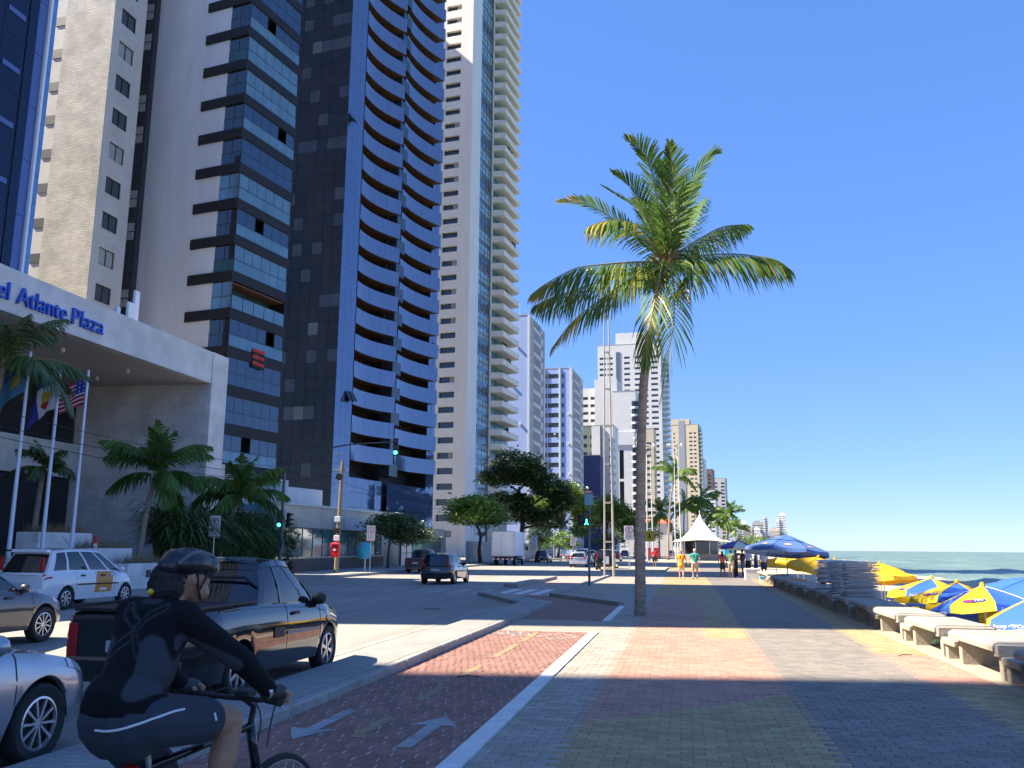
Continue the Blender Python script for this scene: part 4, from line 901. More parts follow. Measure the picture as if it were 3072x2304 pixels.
palm('garden_palm', 'small fan-like palm behind the flagpoles under the hotel canopy', (-28.5,35.4,.1), 5.0, (.1,.1), 1.7, 14, 14, .55, mats=[M_leafd, M_leafd, M_rach], nleaf=26, wide=.035)
for k, (x, y, hh, lx, lab) in enumerate([(-2.4,150,13.6,1.3,'tall coconut palm rising left of the white tent roof'),(3.6,185,11.8,.5,'coconut palm with broad crown right behind the tent peak'),(.2,192,10.5,.3,'coconut palm behind the left slope of the tent'),(6.2,215,10.0,.7,'coconut palm behind the right slope of the tent'),(9.3,205,9.1,1.2,'leaning coconut palm right of the tent with open crown'),(14,250,7.2,.2,'short coconut palm at the edge of the shoreline trees'),(3,232,12.6,.3,'coconut palm farthest back above the tent'),(-4.2,165,8.0,.2,'lower coconut palm beside the ladder masts'),(11.5,240,8.3,-.4,'coconut palm beyond the leaning one')]):
    palm('promenade_palm', lab, (x, y, 0), hh, (lx, 0), 4.4 if k else 4.8, 60+k, 16, 1.15, 'palms along the promenade', 22, .2, detail=.5, wide=.09)
# ---- almond trees
def tree(name, label, base, trunk, limbs, lobes, n, size, seed, m, group=None, r0=.25):
    t = thing(name, label, 'tree', base, 0, group)
    mb = MB(); tp = smooth_path(trunk, 14); mb.tube(tp, [r0*(1-.5*i/14)*(1+.06*math.sin(i*2.1)) for i in range(15)], 9)
    put('trunk', mb.mesh('trunk', M_bark2, True), t)
    for l in limbs:
        lp = smooth_path(l, 8); put('branch', MB().tube(lp, [r0*.45*(1-.75*i/8) for i in range(9)], 6).mesh('branch', M_bark2, True), t)
    put('crown', leaf_crown(lobes, n, size, seed, m), t)
    return t
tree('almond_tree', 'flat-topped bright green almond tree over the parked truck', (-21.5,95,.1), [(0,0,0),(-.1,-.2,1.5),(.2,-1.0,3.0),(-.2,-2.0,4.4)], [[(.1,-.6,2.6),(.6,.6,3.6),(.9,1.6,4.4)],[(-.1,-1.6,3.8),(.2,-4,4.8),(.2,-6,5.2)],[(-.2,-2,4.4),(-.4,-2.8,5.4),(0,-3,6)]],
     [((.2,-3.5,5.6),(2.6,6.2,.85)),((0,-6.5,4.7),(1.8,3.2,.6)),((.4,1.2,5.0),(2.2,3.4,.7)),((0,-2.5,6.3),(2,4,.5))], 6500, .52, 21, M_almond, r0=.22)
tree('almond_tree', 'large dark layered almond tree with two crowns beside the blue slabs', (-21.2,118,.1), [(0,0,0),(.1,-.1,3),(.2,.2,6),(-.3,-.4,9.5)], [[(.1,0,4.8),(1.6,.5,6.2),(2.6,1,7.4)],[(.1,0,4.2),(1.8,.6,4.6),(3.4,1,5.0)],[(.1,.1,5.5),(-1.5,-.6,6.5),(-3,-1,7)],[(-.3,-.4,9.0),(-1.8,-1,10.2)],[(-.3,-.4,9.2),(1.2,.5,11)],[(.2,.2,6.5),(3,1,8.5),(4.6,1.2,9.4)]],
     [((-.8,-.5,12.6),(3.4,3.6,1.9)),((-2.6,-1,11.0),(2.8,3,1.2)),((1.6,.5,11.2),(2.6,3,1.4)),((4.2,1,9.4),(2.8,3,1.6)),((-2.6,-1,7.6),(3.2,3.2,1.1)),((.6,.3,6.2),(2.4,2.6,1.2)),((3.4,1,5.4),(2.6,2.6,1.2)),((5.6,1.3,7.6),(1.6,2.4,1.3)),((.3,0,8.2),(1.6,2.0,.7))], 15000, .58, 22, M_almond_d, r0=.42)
tree('almond_tree', 'sunlit almond tree in front of the farther blue slab', (-20.8,152,.1), [(0,0,0),(.1,0,3),(.5,.2,6),(.3,.4,8.5)], [[(.3,.1,5),(2.5,.6,7.6)],[(.4,.2,5.6),(-2,-.4,8)],[(.3,.4,8),(1.2,.3,10.4)]],
     [((.8,.3,10.8),(3.6,3.6,1.8)),((-2.6,-.5,9.0),(3.0,3,1.5)),((3.2,.8,9.0),(2.8,3,1.9)),((4.4,1,6.8),(2.0,2.4,1.4)),((-1,0,7.4),(2.2,2.4,.9))], 10000, .6, 23, M_almond, r0=.3)
tree('almond_tree', 'wide almond tree right behind the twin lighting masts', (-15.5,185,.1), [(0,0,0),(.2,0,3),(.1,.1,5),(.3,0,7)], [[(.2,0,3),(2.6,0,6.5)],[(.1,0,3.4),(-2.6,0,6.4)],[(.2,0,5.5),(1,0,9)]],
     [((.5,0,10),(3.8,4,2.2)),((-3,0,7.8),(3.4,3.4,1.8)),((3.6,0,8.0),(3.2,3.6,2.2)),((5.4,0,5.6),(2.4,3,1.8)),((-5.2,0,5.4),(2.6,3,1.2))], 10000, .65, 24, M_almond, r0=.36)
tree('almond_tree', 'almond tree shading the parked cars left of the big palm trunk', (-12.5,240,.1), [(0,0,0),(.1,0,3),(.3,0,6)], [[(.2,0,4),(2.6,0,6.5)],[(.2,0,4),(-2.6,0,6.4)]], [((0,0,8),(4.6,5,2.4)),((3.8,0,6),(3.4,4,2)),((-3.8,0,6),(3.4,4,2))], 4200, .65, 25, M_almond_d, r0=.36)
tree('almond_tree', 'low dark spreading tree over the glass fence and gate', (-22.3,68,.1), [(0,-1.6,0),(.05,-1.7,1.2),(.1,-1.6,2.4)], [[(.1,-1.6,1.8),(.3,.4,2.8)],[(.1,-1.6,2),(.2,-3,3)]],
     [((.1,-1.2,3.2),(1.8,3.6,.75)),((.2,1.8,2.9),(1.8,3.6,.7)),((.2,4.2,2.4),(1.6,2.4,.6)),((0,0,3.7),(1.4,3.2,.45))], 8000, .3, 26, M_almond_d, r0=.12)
tree('street_tree', 'small round clipped tree beside the white truck', (-20.3,128,.1), [(0,0,0),(0,0,1.6),(.1,0,2.8)], [[(0,0,1.6),(.7,0,3)]], [((0,0,3.8),(1.8,1.8,1.7)),((.3,0,5.2),(1.2,1.2,.9)),((-.6,0,3),(1.2,1.2,.9))], 3000, .32, 27, M_almond_d, r0=.12)
for k, (x, y, s, lab) in enumerate([(-19,140,1.0,'shrub tree by the grey fence right of the round tree'),(-17.5,215,1.3,'far roadside tree left of the big palm trunk'),(-5,300,2.2,'far dark tree below the tan tower'),(2,330,2.0,'far tree among the palms right of the tent'),(16,300,1.6,'shoreline tree left of the blue parasol'),(23,300,1.5,'rounded shoreline tree nearest the blue parasol'),(28,345,1.5,'shoreline tree behind the rounded one'),(34,385,1.5,'farthest shoreline tree near the water'),(-8,280,2.0,'far tree behind the ladder masts')]):
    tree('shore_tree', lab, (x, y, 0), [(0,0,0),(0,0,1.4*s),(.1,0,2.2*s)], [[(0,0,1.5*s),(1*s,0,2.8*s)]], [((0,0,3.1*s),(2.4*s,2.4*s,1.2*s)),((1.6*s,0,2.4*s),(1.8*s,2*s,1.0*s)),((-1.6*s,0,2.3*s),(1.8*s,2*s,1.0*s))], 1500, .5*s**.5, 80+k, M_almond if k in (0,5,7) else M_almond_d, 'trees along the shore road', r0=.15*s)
# ---- hotel garden: strappy hedge plants
def strap_plant(n, h, seed, w=.035, spread=.5):
    r = random.Random(seed); mb = MB(); T = []
    for i in range(n):
        a = r.uniform(0,6.28); s = r.uniform(.2,1.0); b = Vector((r.uniform(-.25,.25), r.uniform(-.25,.25), r.uniform(0,h*.55))); L = h*r.uniform(.5,1.0)
        o = Vector((math.cos(a), math.sin(a), 0)); d1 = b + o*L*.25*s + Vector((0,0,L*.5)); d2 = b + o*L*.6*s*(1+spread) + Vector((0,0,L*.66)); d3 = b + o*L*.95*s*(1+spread) + Vector((0,0,L*r.uniform(.25,.62)))
        wv = Vector((-o.y,o.x,0))*w; k = len(mb.v)
        mb.v += [tuple(b-wv*.6), tuple(b+wv*.6), tuple(d1+wv), tuple(d1-wv), tuple(d2+wv*.8), tuple(d2-wv*.8), tuple(d3)]
        mb.f += [[k,k+1,k+2,k+3],[k+3,k+2,k+4,k+5],[k+5,k+4,k+6]]; mb.m += [0]*3; T += [r.random()]*7
    me = mb.mesh('leaves', M_strap); set_tone(me, T); return me
M_strap = pm('strap_leaf', (.10,.155,.045), .5, var=.3, scale=2, objvar=.5, trans=.2)
sp_m = [strap_plant(330, 2.3, s) for s in (1,2,3)]
k = 0
for i in range(13):
    for j in range(2):
        y = 36.2 + i*.74; x = -21.7 - j*1.0 + rnd.uniform(-.15,.15)
        o = thing('hedge_plant', 'strappy dark green plant in the tall hedge along the hotel pavement', 'plant', (x, y, .55 if j == 0 else .9), rnd.uniform(0,6), 'hedge plants by the hotel'); put('leaves', sp_m[k % 3], o).scale = (1,1,rnd.uniform(.8,1.15)); k += 1
hw = thing('planter_wall', 'low pale concrete wall holding the tall hedge', 'wall', (-21.1, 35.6, 0)); MB().box(-.25,0,0,10.3,0,.95).build('wall', M_wwhite, hw); MB().box(-2.6,-.25,.1,10.2,.0,.7).build('soil', M_earth, hw)
vine = thing('climbing_vine', 'leafy vine spilling over the end of the hedge by the traffic light', 'plant', (-21.2, 45.9, 0))
put('leaves', leaf_crown([((0,0,1.2),(.5,.5,1.2)),((.1,.2,2.2),(.5,.5,.5))], 1500, .16, 33, M_almond_d), vine); MB().tube([(0,0,0),(0,.05,1.5),(.05,.1,2.4)], .04, 6).build('stem', M_bark2, vine)
# ---- stepped planters in front of the hotel
M_dry = pm('dry_grass', (.22,.14,.06), .8, var=.3, scale=4, objvar=.5, trans=.1)
def tuft(L, seed, n=260, hh=.4):
    r = random.Random(seed); mb = MB(); T = []
    for i in range(n):
        p = Vector((r.uniform(-.35,.35), r.uniform(0,L), 0)); d_ = Vector((r.uniform(-.25,.3), r.uniform(-.25,.25), hh*r.uniform(.5,1.2))); w = .012; k = len(mb.v)
        mb.v += [tuple(p+Vector((0,-w,0))), tuple(p+Vector((0,w,0))), tuple(p+d_)]; mb.f.append([k,k+1,k+2]); mb.m.append(0); T += [r.random()]*3
    me = mb.mesh('tuft', [M_dry]); set_tone(me, T); return me
for k, (x, y, L, hh, dx, lab) in enumerate([(-20.0,29.9,2.6,.95,.9,'lowest stone planter box nearest the kerb'),(-21.0,29.0,2.6,1.5,.9,'middle stone planter box with brown grasses'),(-22.0,27.6,2.9,2.05,.9,'highest stone planter box behind the flagpole'),(-20.6,22.0,4.6,1.0,.8,'long low stone planter behind the white taxi'),(-22.2,20.0,5.5,1.55,.8,'long rear stone planter below the hotel windows'),(-20.2,33.0,2.2,.85,.9,'end stone planter before the hedge'),(-20.4,35.0,.6,.8,.6,'small square planter post by the hedge')]):
    t = thing('planter', lab, 'planter', (x, y, .1)); MB().cbox(-dx,0,0,L,0,hh,.02).build('box', M_trav2 if k % 2 else M_trav, t); MB().box(-dx+.08,-.08,.08,L-.08,hh,hh+.015).build('soil', M_earth, t)
    put('grass', tuft(L-.1, 40+k), t, (-dx/2, .05, hh))
    if k < 3: MB().box(0,.02,L*.45,L*.45+.3,hh*.45,hh*.45+.28).build('light_box', M_frame, t)
# ================================================================ vehicles
M_tyre = pm('tyre', (.018,.018,.018), .85, var=.15, scale=8)
M_rim = pm('alloy', (.62,.63,.66), .28, .8, var=.06)
M_cglass = pm('car_glass', (.010,.012,.015), .04, var=.3, scale=1.5, spec=.9)
M_trim = pm('black_trim', (.02,.02,.021), .6, var=.1)
M_red = pm('tail_red', (.45,.012,.012), .2, var=.1)
M_headl = pm('headlamp', (.55,.57,.6), .12, .3, var=.1)
M_plate = pm('plate', (.45,.46,.48), .5, var=.1)
M_chrome = pm('chrome', (.75,.76,.78), .12, .95, var=0)
def paint(name, c, metal=.35): return pm('paint_'+name, c, .32 if c[0] > .03 else .08, metal, var=.05, scale=.8, coat=1.0)
def interp(tab, x): return float(np.interp(x, [a for a, _ in tab], [b for _, b in tab]))
def smooth_tab(tab, n=90):
    xs = np.linspace(tab[0][0], tab[-1][0], n); ys = np.interp(xs, [a for a, _ in tab], [b for _, b in tab])
    for _ in range(2): ys[1:-1] = .25*ys[:-2]+.5*ys[1:-1]+.25*ys[2:]
    return list(zip(xs, ys))
WHEELS = {}
def wheel_meshes(r, w, spokes, style):
    key = (r, w, spokes, style)
    if key in WHEELS: return WHEELS[key]
    rim = r*.66
    prof = [(rim,-w/2*.8),(r*.90,-w/2),(r*.97,-w/2*.85),(r,-w/2*.55),(r,w/2*.55),(r*.97,w/2*.85),(r*.90,w/2),(rim,w/2*.8)]
    ty = MB().lathe(prof, 28, axis='y').mesh('tyre', M_tyre, True, 40)
    mb = MB().lathe([(rim*1.01,w/2*.82),(rim*.93,w/2*.86),(rim*.90,w/2*.55)], 28, axis='y').lathe([(0,w/2*.72),(rim*.2,w/2*.72),(rim*.22,w/2*.5)], 16, axis='y')
    for i in range(spokes):
        a = 2*math.pi*i/spokes; sw = (.2 if style == 0 else .13)*rim if spokes < 9 else .09*rim; ca, sa = math.cos(a), math.sin(a)
        p = []
        for q, s_ in ((.16,.8),(.92,1.25)):
            for t_, yy in ((-1,w/2*.55),(1,w/2*.55),(1,w/2*.78),(-1,w/2*.78)): p.append((ca*q*rim-sa*t_*sw*s_*.5, yy, sa*q*rim+ca*t_*sw*s_*.5))
        mb.add(p, [[0,1,5,4],[1,2,6,5],[2,3,7,6],[3,0,4,7]])
    rm = mb.mesh('rim', M_rim, False); bk = MB().lathe([(0,w/2*.3),(rim*.95,w/2*.3)], 24, axis='y').mesh('brake_disc', pm('wheel_dark', (.03,.03,.032), .6, .3, var=.1))
    WHEELS[key] = (ty, rm, bk); return WHEELS[key]
def add_wheel(root, x, y, r, w=.19, spokes=7, style=0):
    s = 1 if y > 0 else -1; e = put('wheel', wheel_meshes(r, w, spokes, style)[0], root, (x, y, r)); e.rotation_euler = (0, rnd.uniform(0,2), 0 if s > 0 else math.pi)
    put('rim', wheel_meshes(r, w, spokes, style)[1], e); put('brake_disc', wheel_meshes(r, w, spokes, style)[2], e); return e
def make_car(name, label, cat, loc, rotz, pnt, S, group=None):
    """x forward, y left.  S: L, W, axles, rw (wheel radius), top=[(x,z)] shoulder line, plan=[(x,half width)], gh (cabin), crown"""
    t = thing(name, label, cat, loc, rotz, group); L, Wd = S['L'], S['W']/2; xr, xf = -L/2, L/2
    top = smooth_tab(S['top']); plan = smooth_tab(S.get('plan', [(xr,Wd*.80),(xr+.12,Wd*.92),(xr+.5,Wd),(xf-.9,Wd),(xf-.35,Wd*.92),(xf-.12,Wd*.80),(xf,Wd*.62)]))
    sill, Ra = S.get('sill', .25), S['rw']*1.17
    def zb(x):
        z = sill if abs(x) < L/2-.35 else sill + .06
        for xa in S['axles']:
            if abs(x-xa) < Ra: z = max(z, S['rw']+math.sqrt(max(0, Ra*Ra-(x-xa)**2))-.015)
        return z
    crown = S.get('crown', [(xr,.02),(xf-1.3,.03),(xf-.5,.05),(xf,.03)])
    def section(x):
        z0, z1, w = zb(x), interp(top, x), interp(plan, x); c = interp(crown, x); h = z1-sill
        z0 = min(z0, z1-.08)
        R_ = [(w*.95, z0), (w*.985, max(z0+.01, sill+h*.22)), (w*1.0, max(z0+.02, sill+h*.48)), (w*1.0, max(z0+.03, sill+h*.66)), (w*.975, max(z0+.04, sill+h*.83)), (w*.955, max(z0+.05,z1-.045)), (w*.915, z1), (w*.60, z1+c*.75), (0, z1+c)]
        return R_
    def surf(x, u, s):      # u 0..8 along the rows
        sec = section(x); k = min(int(u), 7); f = u-k; y = sec[k][0]*(1-f)+sec[k+1][0]*f; z = sec[k][1]*(1-f)+sec[k+1][1]*f; return Vector((x, s*y, z))
    xs = sorted(set([xr+L*i/70 for i in range(71)] + [xa+Ra*math.sin(math.pi*(j/12-.5))*.999 for xa in S['axles'] for j in range(13)]))
    mb = MB(); P = []; nR = 17
    for x in xs:
        sec = section(x); P += [(x, -y, z) for y, z in sec] + [(x, y, z) for y, z in sec[-2::-1]]
    n = len(xs); F = []
    for i in range(n-1):
        for j in range(nR-1): F.append([i*nR+j, (i+1)*nR+j, (i+1)*nR+j+1, i*nR+j+1])
    F.append(list(range(nR))); F.append([(n-1)*nR+j for j in range(nR-1,-1,-1)])
    mb.add(P, F); body = put('body', mb.mesh('body', pnt, True, 38), t)
    MB().box(xr+.15, xf-.75, -Wd*.55, Wd*.55, sill-.0, sill+.25).build('underbody', M_trim, t)
    for xa in S['axles']:
        ww = MB(); P_ = [(xa+Ra*math.cos(math.pi*q/14), y_, S['rw']+Ra*math.sin(math.pi*q/14)) for q in range(15) for y_ in (-Wd*.93, Wd*.93)]
        ww.add(P_, [[2*q, 2*q+1, 2*q+3, 2*q+2] for q in range(14)]); ww.build('wheel_well', M_trim, t)
    # cabin
    G_ = S['gh']; zr = G_['z']; b0, b1 = G_['belt']; r0, r1 = G_['roof']; wb, wr = G_['wb'], G_['wr']; zb0 = interp(top, (b0+b1)/2)-.02
    def belt_z(s): return interp(top, b0+(b1-b0)*s) - .03
    def side(s, t_, sg):
        x = (b0+(b1-b0)*s)*(1-t_) + (r0+(r1-r0)*s)*t_; tap = 1-.07*abs(2*s-1)**3
        y = (wb*(1-t_)+wr*t_)*tap + .035*math.sin(math.pi*t_); z = belt_z(s)*(1-t_)+(zr-.05*abs(2*s-1)**2.5)*t_
        return Vector((x, sg*y, z))
    def ends(v, t_, rear):
        s = 0 if rear else 1; p = side(s, t_, 1); bulge = (1-v*v)*G_.get('bul', .13)*(-1 if rear else 1)
        return Vector((p.x+bulge*(1-.55*t_), p.y*v, p.z + .02*(1-v*v)*t_))
    shell = MB(); glass = []
    wins = G_['wins']; T0, T1 = G_.get('t', (.10,.90)); sb_ = sorted(set([0,1]+[a for w in wins for a in w])); 
    def sub(a, b, k): return [a+(b-a)*i/k for i in range(k+1)]
    def grid(mbx, fn, A, B, flip, mi=0):
        p = [fn(a, b) for a in A for b in B]; m_ = len(B)
        f = [[i*m_+j, (i+1)*m_+j, (i+1)*m_+j+1, i*m_+j+1] for i in range(len(A)-1) for j in range(m_-1)]
        mbx.add(p, [q[::-1] for q in f] if flip else f, mi)
    for sg in (-1, 1):
        fn = lambda s, t_: side(s, t_, sg)
        for a, b in zip(sb_, sb_[1:]):
            k = max(1, int((b-a)*10)); isw = any(abs(a-w[0]) < 1e-6 and abs(b-w[1]) < 1e-6 for w in wins)
            for t0, t1, hole in ((0,T0,False),(T0,T1,isw),(T1,1,False)):
                if hole:
                    g2 = MB(); grid(g2, lambda s, t_: fn(s, t_)+Vector((0,-sg*.012,0)), sub(a,b,k), sub(t0,t1,3), sg > 0); glass.append(('side_window', g2))
                else: grid(shell, fn, sub(a,b,k), sub(t0,t1,2 if t1-t0 > .3 else 1), sg > 0)
    for rear in (True, False):
        fn = lambda v, t_: ends(v, t_, rear); V = [-1,-.90]+sub(-.90,.90,8)[1:-1]+[.90,1]; tt = (.08,.92) if not rear else G_.get('rt', (.12,.88))
        for t0, t1 in ((0,tt[0]),tt,(tt[1],1)):
            if (t0, t1) == tuple(tt):
                grid(shell, fn, [-1,-.90], sub(t0,t1,2), rear); grid(shell, fn, [.90,1], sub(t0,t1,2), rear)
                g2 = MB(); grid(g2, lambda v, t_: fn(v, t_)+Vector((.012 if rear else -.012,0,0)), sub(-.90,.90,8), sub(t0,t1,3), rear); glass.append(('rear_window' if rear else 'windscreen', g2))
            else: grid(shell, fn, V, sub(t0,t1,1), rear)
    Sx = sub(0,1,12); Vy = sub(-1,1,8)
    grid(shell, lambda s, v: (lambda p: Vector((p.x + (ends(v,1,True).x-side(0,1,1).x)*(1-s)**3 + (ends(v,1,False).x-side(1,1,1).x)*s**3, p.y*v, p.z+.045*(1-v*v)*(1-.5*abs(2*s-1)**3)+ .02*(1-v*v)*abs(2*s-1)**3)))(side(s,1,1)), Sx, Vy, False)
    put('cabin', shell.mesh('cabin', pnt, True, 50), t)
    for nm, g2 in glass: put(nm, g2.mesh(nm, M_cglass, True), t)
    for xa in S['axles']:
        for y in (-1, 1): add_wheel(t, xa, y*(Wd*.985-.095), S['rw'], .19, S.get('spokes', 7), S.get('style', 0))
    def patch(nm, x0, x1, u0, u1, sg, m, off=.006, nx=6, nu=3, sh=0.0):
        g2 = MB(); p = []
        for i in range(nx+1):
            for j in range(nu+1):
                u = u0+(u1-u0)*j/nu; x = x0+(x1-x0)*i/nx + sh*(j/nu-.5); q = surf(x, u, sg); p.append(q+Vector((0, sg*off, off*.5 if u > 5 else 0)))
        f = [[i*(nu+1)+j, (i+1)*(nu+1)+j, (i+1)*(nu+1)+j+1, i*(nu+1)+j+1] for i in range(nx) for j in range(nu)]
        g2.add(p, [q[::-1] for q in f] if sg > 0 else f); return put(nm, g2.mesh(nm, m, True), t)
    for sg in (-1, 1):
        for x in S.get('seams', []): patch('door_seam', x-.006, x+.006, .6, 5.9, sg, M_trim, .003, 1, 6)
        for x in S.get('handles', []):
            q = surf(x, 4.2, sg); MB().cbox(-.09,.09,-.02,.02,-.02,.02,.008).build('door_handle', S.get('hm', M_trim), t, tuple(q+Vector((0,sg*.02,0))))
        if S.get('strip'): patch('rub_strip', S['strip'][0], S['strip'][1], 2.15, 2.45, sg, S.get('strip_m', M_trim), .014, 8, 1)
        hl = S.get('head', (xf-.52, xf-.10, 4.3, 5.9)); patch('headlight', hl[0], hl[1], hl[2], hl[3], sg, M_headl, .006)
        tl = S.get('tail', (xr+.01, xr+.22, 3.6, 5.8)); patch('taillight', tl[0], tl[1], tl[2], tl[3], sg, M_red, .008)
        mp_ = side(.93, .08, sg); m_ = MB(); m_.ball((0,0,0), (.075,.11,.085), 10, 6); o = m_.build('mirror', S.get('mirror_m', pnt), t, tuple(mp_+Vector((-.02, sg*.11, .05))), smooth=True)
        MB().tube([(0,-sg*.12,-.05),(0,0,-.02)], .025, 6).build('mirror_arm', M_trim, o)
    bw = interp(plan, xr+.02)*.98
    MB().cbox(-.07,.10,-bw,bw,.33,.57,.03).build('rear_bumper', S.get('bump_m', pnt), t, (xr,0,0)); MB().box(-.085,-.07,-.21,.21,.62,.74).build('plate', M_plate, t, (xr+S.get('plate_in',.075),0,S.get('plate_z',0)))
    fw_ = interp(plan, xf-.01)*.9
    MB().cbox(-.10,.012,-fw_*.8,fw_*.8,.50,.60,.012).build('grille', M_trim, t, (xf-.005,0,0)); MB().cbox(-.10,.014,-fw_*.9,fw_*.9,.28,.38,.012).build('air_intake', M_trim, t, (xf-.005,0,0))
    if S.get('rearlamps', 1):
        for sg in (-1, 1): MB().cbox(-.012,.03,-.055,.055,-.17,.17,.006).build('taillight', M_red, t, (xr-.006, sg*(bw-.07), interp(top, xr)-.22 if 'tl_z' not in S else S['tl_z']))
    t['_s'] = 0; del t['_s']
    return t, surf, patch, side
HALF = math.pi/2
hatch = dict(L=3.95, W=1.66, axles=(-1.22,1.27), rw=.30, top=[(-1.975,.80),(-1.93,.93),(-1.2,.95),(0,.93),(.85,.90),(1.3,.84),(1.65,.74),(1.9,.62),(1.975,.50)],
   gh=dict(z=1.44, belt=(-1.90,.95), roof=(-1.58,.10), wb=.735, wr=.57, wins=[(.06,.20),(.23,.55),(.58,.93)], rt=(.10,.82)), seams=(-.75,.1,.95), handles=(-.5,.38), spokes=6, tl_z=.95)
sedan = dict(L=4.40, W=1.72, axles=(-1.28,1.34), rw=.315, top=[(-2.2,.80),(-2.12,.95),(-1.4,.98),(-.9,.95),(.8,.92),(1.3,.87),(1.75,.78),(2.05,.66),(2.2,.52)],
   gh=dict(z=1.45, belt=(-1.55,1.05), roof=(-.95,.05), wb=.76, wr=.58, wins=[(.08,.26),(.29,.56),(.60,.93)]), seams=(-.85,.1,1.0), handles=(-.55,.4), spokes=7)
# -- black pickup by the kerb
pk = dict(L=4.45, W=1.70, axles=(-1.22,1.40), rw=.315, top=[(-2.225,.95),(-2.15,1.02),(-1.2,1.04),(-.3,1.02),(.2,1.0),(1.0,.97),(1.45,.92),(1.85,.82),(2.12,.66),(2.225,.50)], crown=[(-2.2,.01),(-.6,.01),(.9,.03),(1.5,.06),(2.2,.03)],
   gh=dict(z=1.56, belt=(-.62,1.22), roof=(-.42,.42), wb=.755, wr=.60, wins=[(.07,.30),(.33,.94)], t=(.08,.88), rt=(.10,.86), bul=.06), seams=(-.02,1.05), handles=(.22,), strip=(-.05,1.0), strip_m=pm('grey_strip', (.22,.22,.23), .5, var=.05), spokes=6, rearlamps=1, tl_z=.74, tail=(-2.222,-2.10,3.2,5.8), hm=M_trim, mirror_m=M_trim)
M_blackpaint = paint('black', (.006,.007,.009), .2)
t, surf, patch, side = make_car('pickup_truck', 'black two-door pickup truck parked at the kerb beside the cyclist', 'pickup', (-5.87, 11.05, 0), HALF, M_blackpaint, pk)
MB().box(-2.12,-.72,-.70,.70,1.03,1.062).build('bed_cover', pm('tonneau', (.012,.012,.013), .7, var=.1), t)
for sg in (-1, 1): MB().tube([(-2.1,sg*.76,1.075),(-.75,sg*.76,1.085)], .018, 6).build('bed_rail', M_trim, t)
MB().tube([(-.60,-.62,1.28),(-.60,-.5,1.36),(-.60,.5,1.36),(-.60,.62,1.28)], .02, 6).build('window_guard', M_trim, t)
patch('side_scoop', -.42, -.12, 2.0, 2.9, -1, M_trim, .012); patch('side_scoop', -.42, -.12, 2.0, 2.9, 1, M_trim, .012)
MB().tube([(-.1,.0,1.6),(-.45,.0,1.98)], .006, 5).build('aerial', M_trim, t)
# -- silver saloon in the near lane
sv = dict(sedan); sv['spokes'] = 10; sv['style'] = 1
make_car('silver_car', 'silver saloon entering the picture at the lower left behind the cyclist', 'car', (-6.0, 5.38, 0), HALF, paint('silver', (.42,.44,.47), .75), sv)
gc_ = dict(sedan); gc_['spokes'] = 10; gc_['strip'] = (-.8,1.0); gc_['L'] = 4.2
gc_['top'] = [(x*4.2/4.4, z) for x, z in sedan['top']]
make_car('grey_car', 'dark grey saloon at the left edge ahead of the silver one', 'car', (-12.25, 13.35, 0), HALF, paint('graphite', (.085,.085,.09), .6), gc_)
# -- white taxi
mv = dict(L=4.05, W=1.69, axles=(-1.22,1.40), rw=.30, top=[(-2.025,.92),(-1.97,1.0),(-1.2,1.02),(0,1.0),(.9,.98),(1.3,.95),(1.65,.85),(1.9,.70),(2.025,.50)],
   gh=dict(z=1.60, belt=(-1.97,1.45), roof=(-1.62,.30), wb=.755, wr=.60, wins=[(.07,.22),(.25,.49),(.52,.76),(.79,.95)], rt=(.08,.86)), seams=(-.88,-.05,.82), handles=(-.62,.25), strip=(-.85,.95), spokes=7, tl_z=1.22, tail=(-2.02,-1.95,5.0,5.8))
M_taxi = paint('taxi_white', (.70,.71,.72), .0)
t, surf, patch, side = make_car('taxi', 'white taxi minivan with an orange door panel driving in the far lane', 'taxi', (-17.25, 23.15, 0), HALF, M_taxi, mv)
M_orange = pm('orange_decal', (.62,.22,.015), .35, var=.05)
for sg in (-1, 1):
    patch('orange_panel', -.03, .72, 1.0, 5.85, sg, M_orange, .004, 6, 8, .12); patch('reflector', -2.0, -1.80, 3.75, 4.2, sg, M_red, .008, 3, 1)
    patch('decal_ring', .62, .88, 4.0, 5.0, sg, pm('decal_grey', (.45,.5,.62), .4, var=.5, scale=22), .007)
    patch('decal_text', .12, .45, 1.25, 1.6, sg, pm('decal_white', (.75,.75,.72), .4, var=.5, scale=30), .008, 4, 1)
MB().tube([(-.2,.0,1.66),(-.55,.0,1.98)], .006, 5).build('aerial', M_trim, t)
MB().cbox(-.16,.02,-.55,.55,1.52,1.6,.02).build('spoiler', M_taxi, t, (-1.66,0,0))
# -- black hatchback on the road
make_car('black_hatchback', 'black hatchback with red tail lamps driving away in the sunny strip', 'car', (-11.57, 43.4, 0), HALF, paint('black2', (.010,.011,.014), .2), dict(hatch, tl_z=1.02))  # tail lamps are plain red, no glow
def simple(name, label, loc, p, S, rot=HALF, group=None): return make_car(name, label, 'car', loc, rot, p, S, group)[0]
t = make_car('parked_pickup', 'dark grey pickup truck parked under the low spreading tree', 'pickup', (-17.7, 60.6, 0), HALF, paint('charcoal', (.035,.036,.04), .3), dict(pk, rearlamps=1, gh=dict(pk['gh'], belt=(-.9,1.22), roof=(-.7,.4)), tl_z=.8))[0]
simple('dark_car', 'dark blue hatchback parked beyond the white truck', (-16.4, 106.5, 0), paint('navy', (.015,.018,.03), .4), hatch)
simple('silver_wagon', 'silver hatchback waiting on the avenue in front of a white SUV', (-9.6, 85.2, 0), paint('silver2', (.50,.52,.55), .6), hatch)
simple('white_suv', 'white SUV driving ahead of the silver hatchback', (-10.7, 98.5, 0), paint('white', (.68,.69,.70), .0), dict(mv, gh=dict(mv['gh'], z=1.72)))
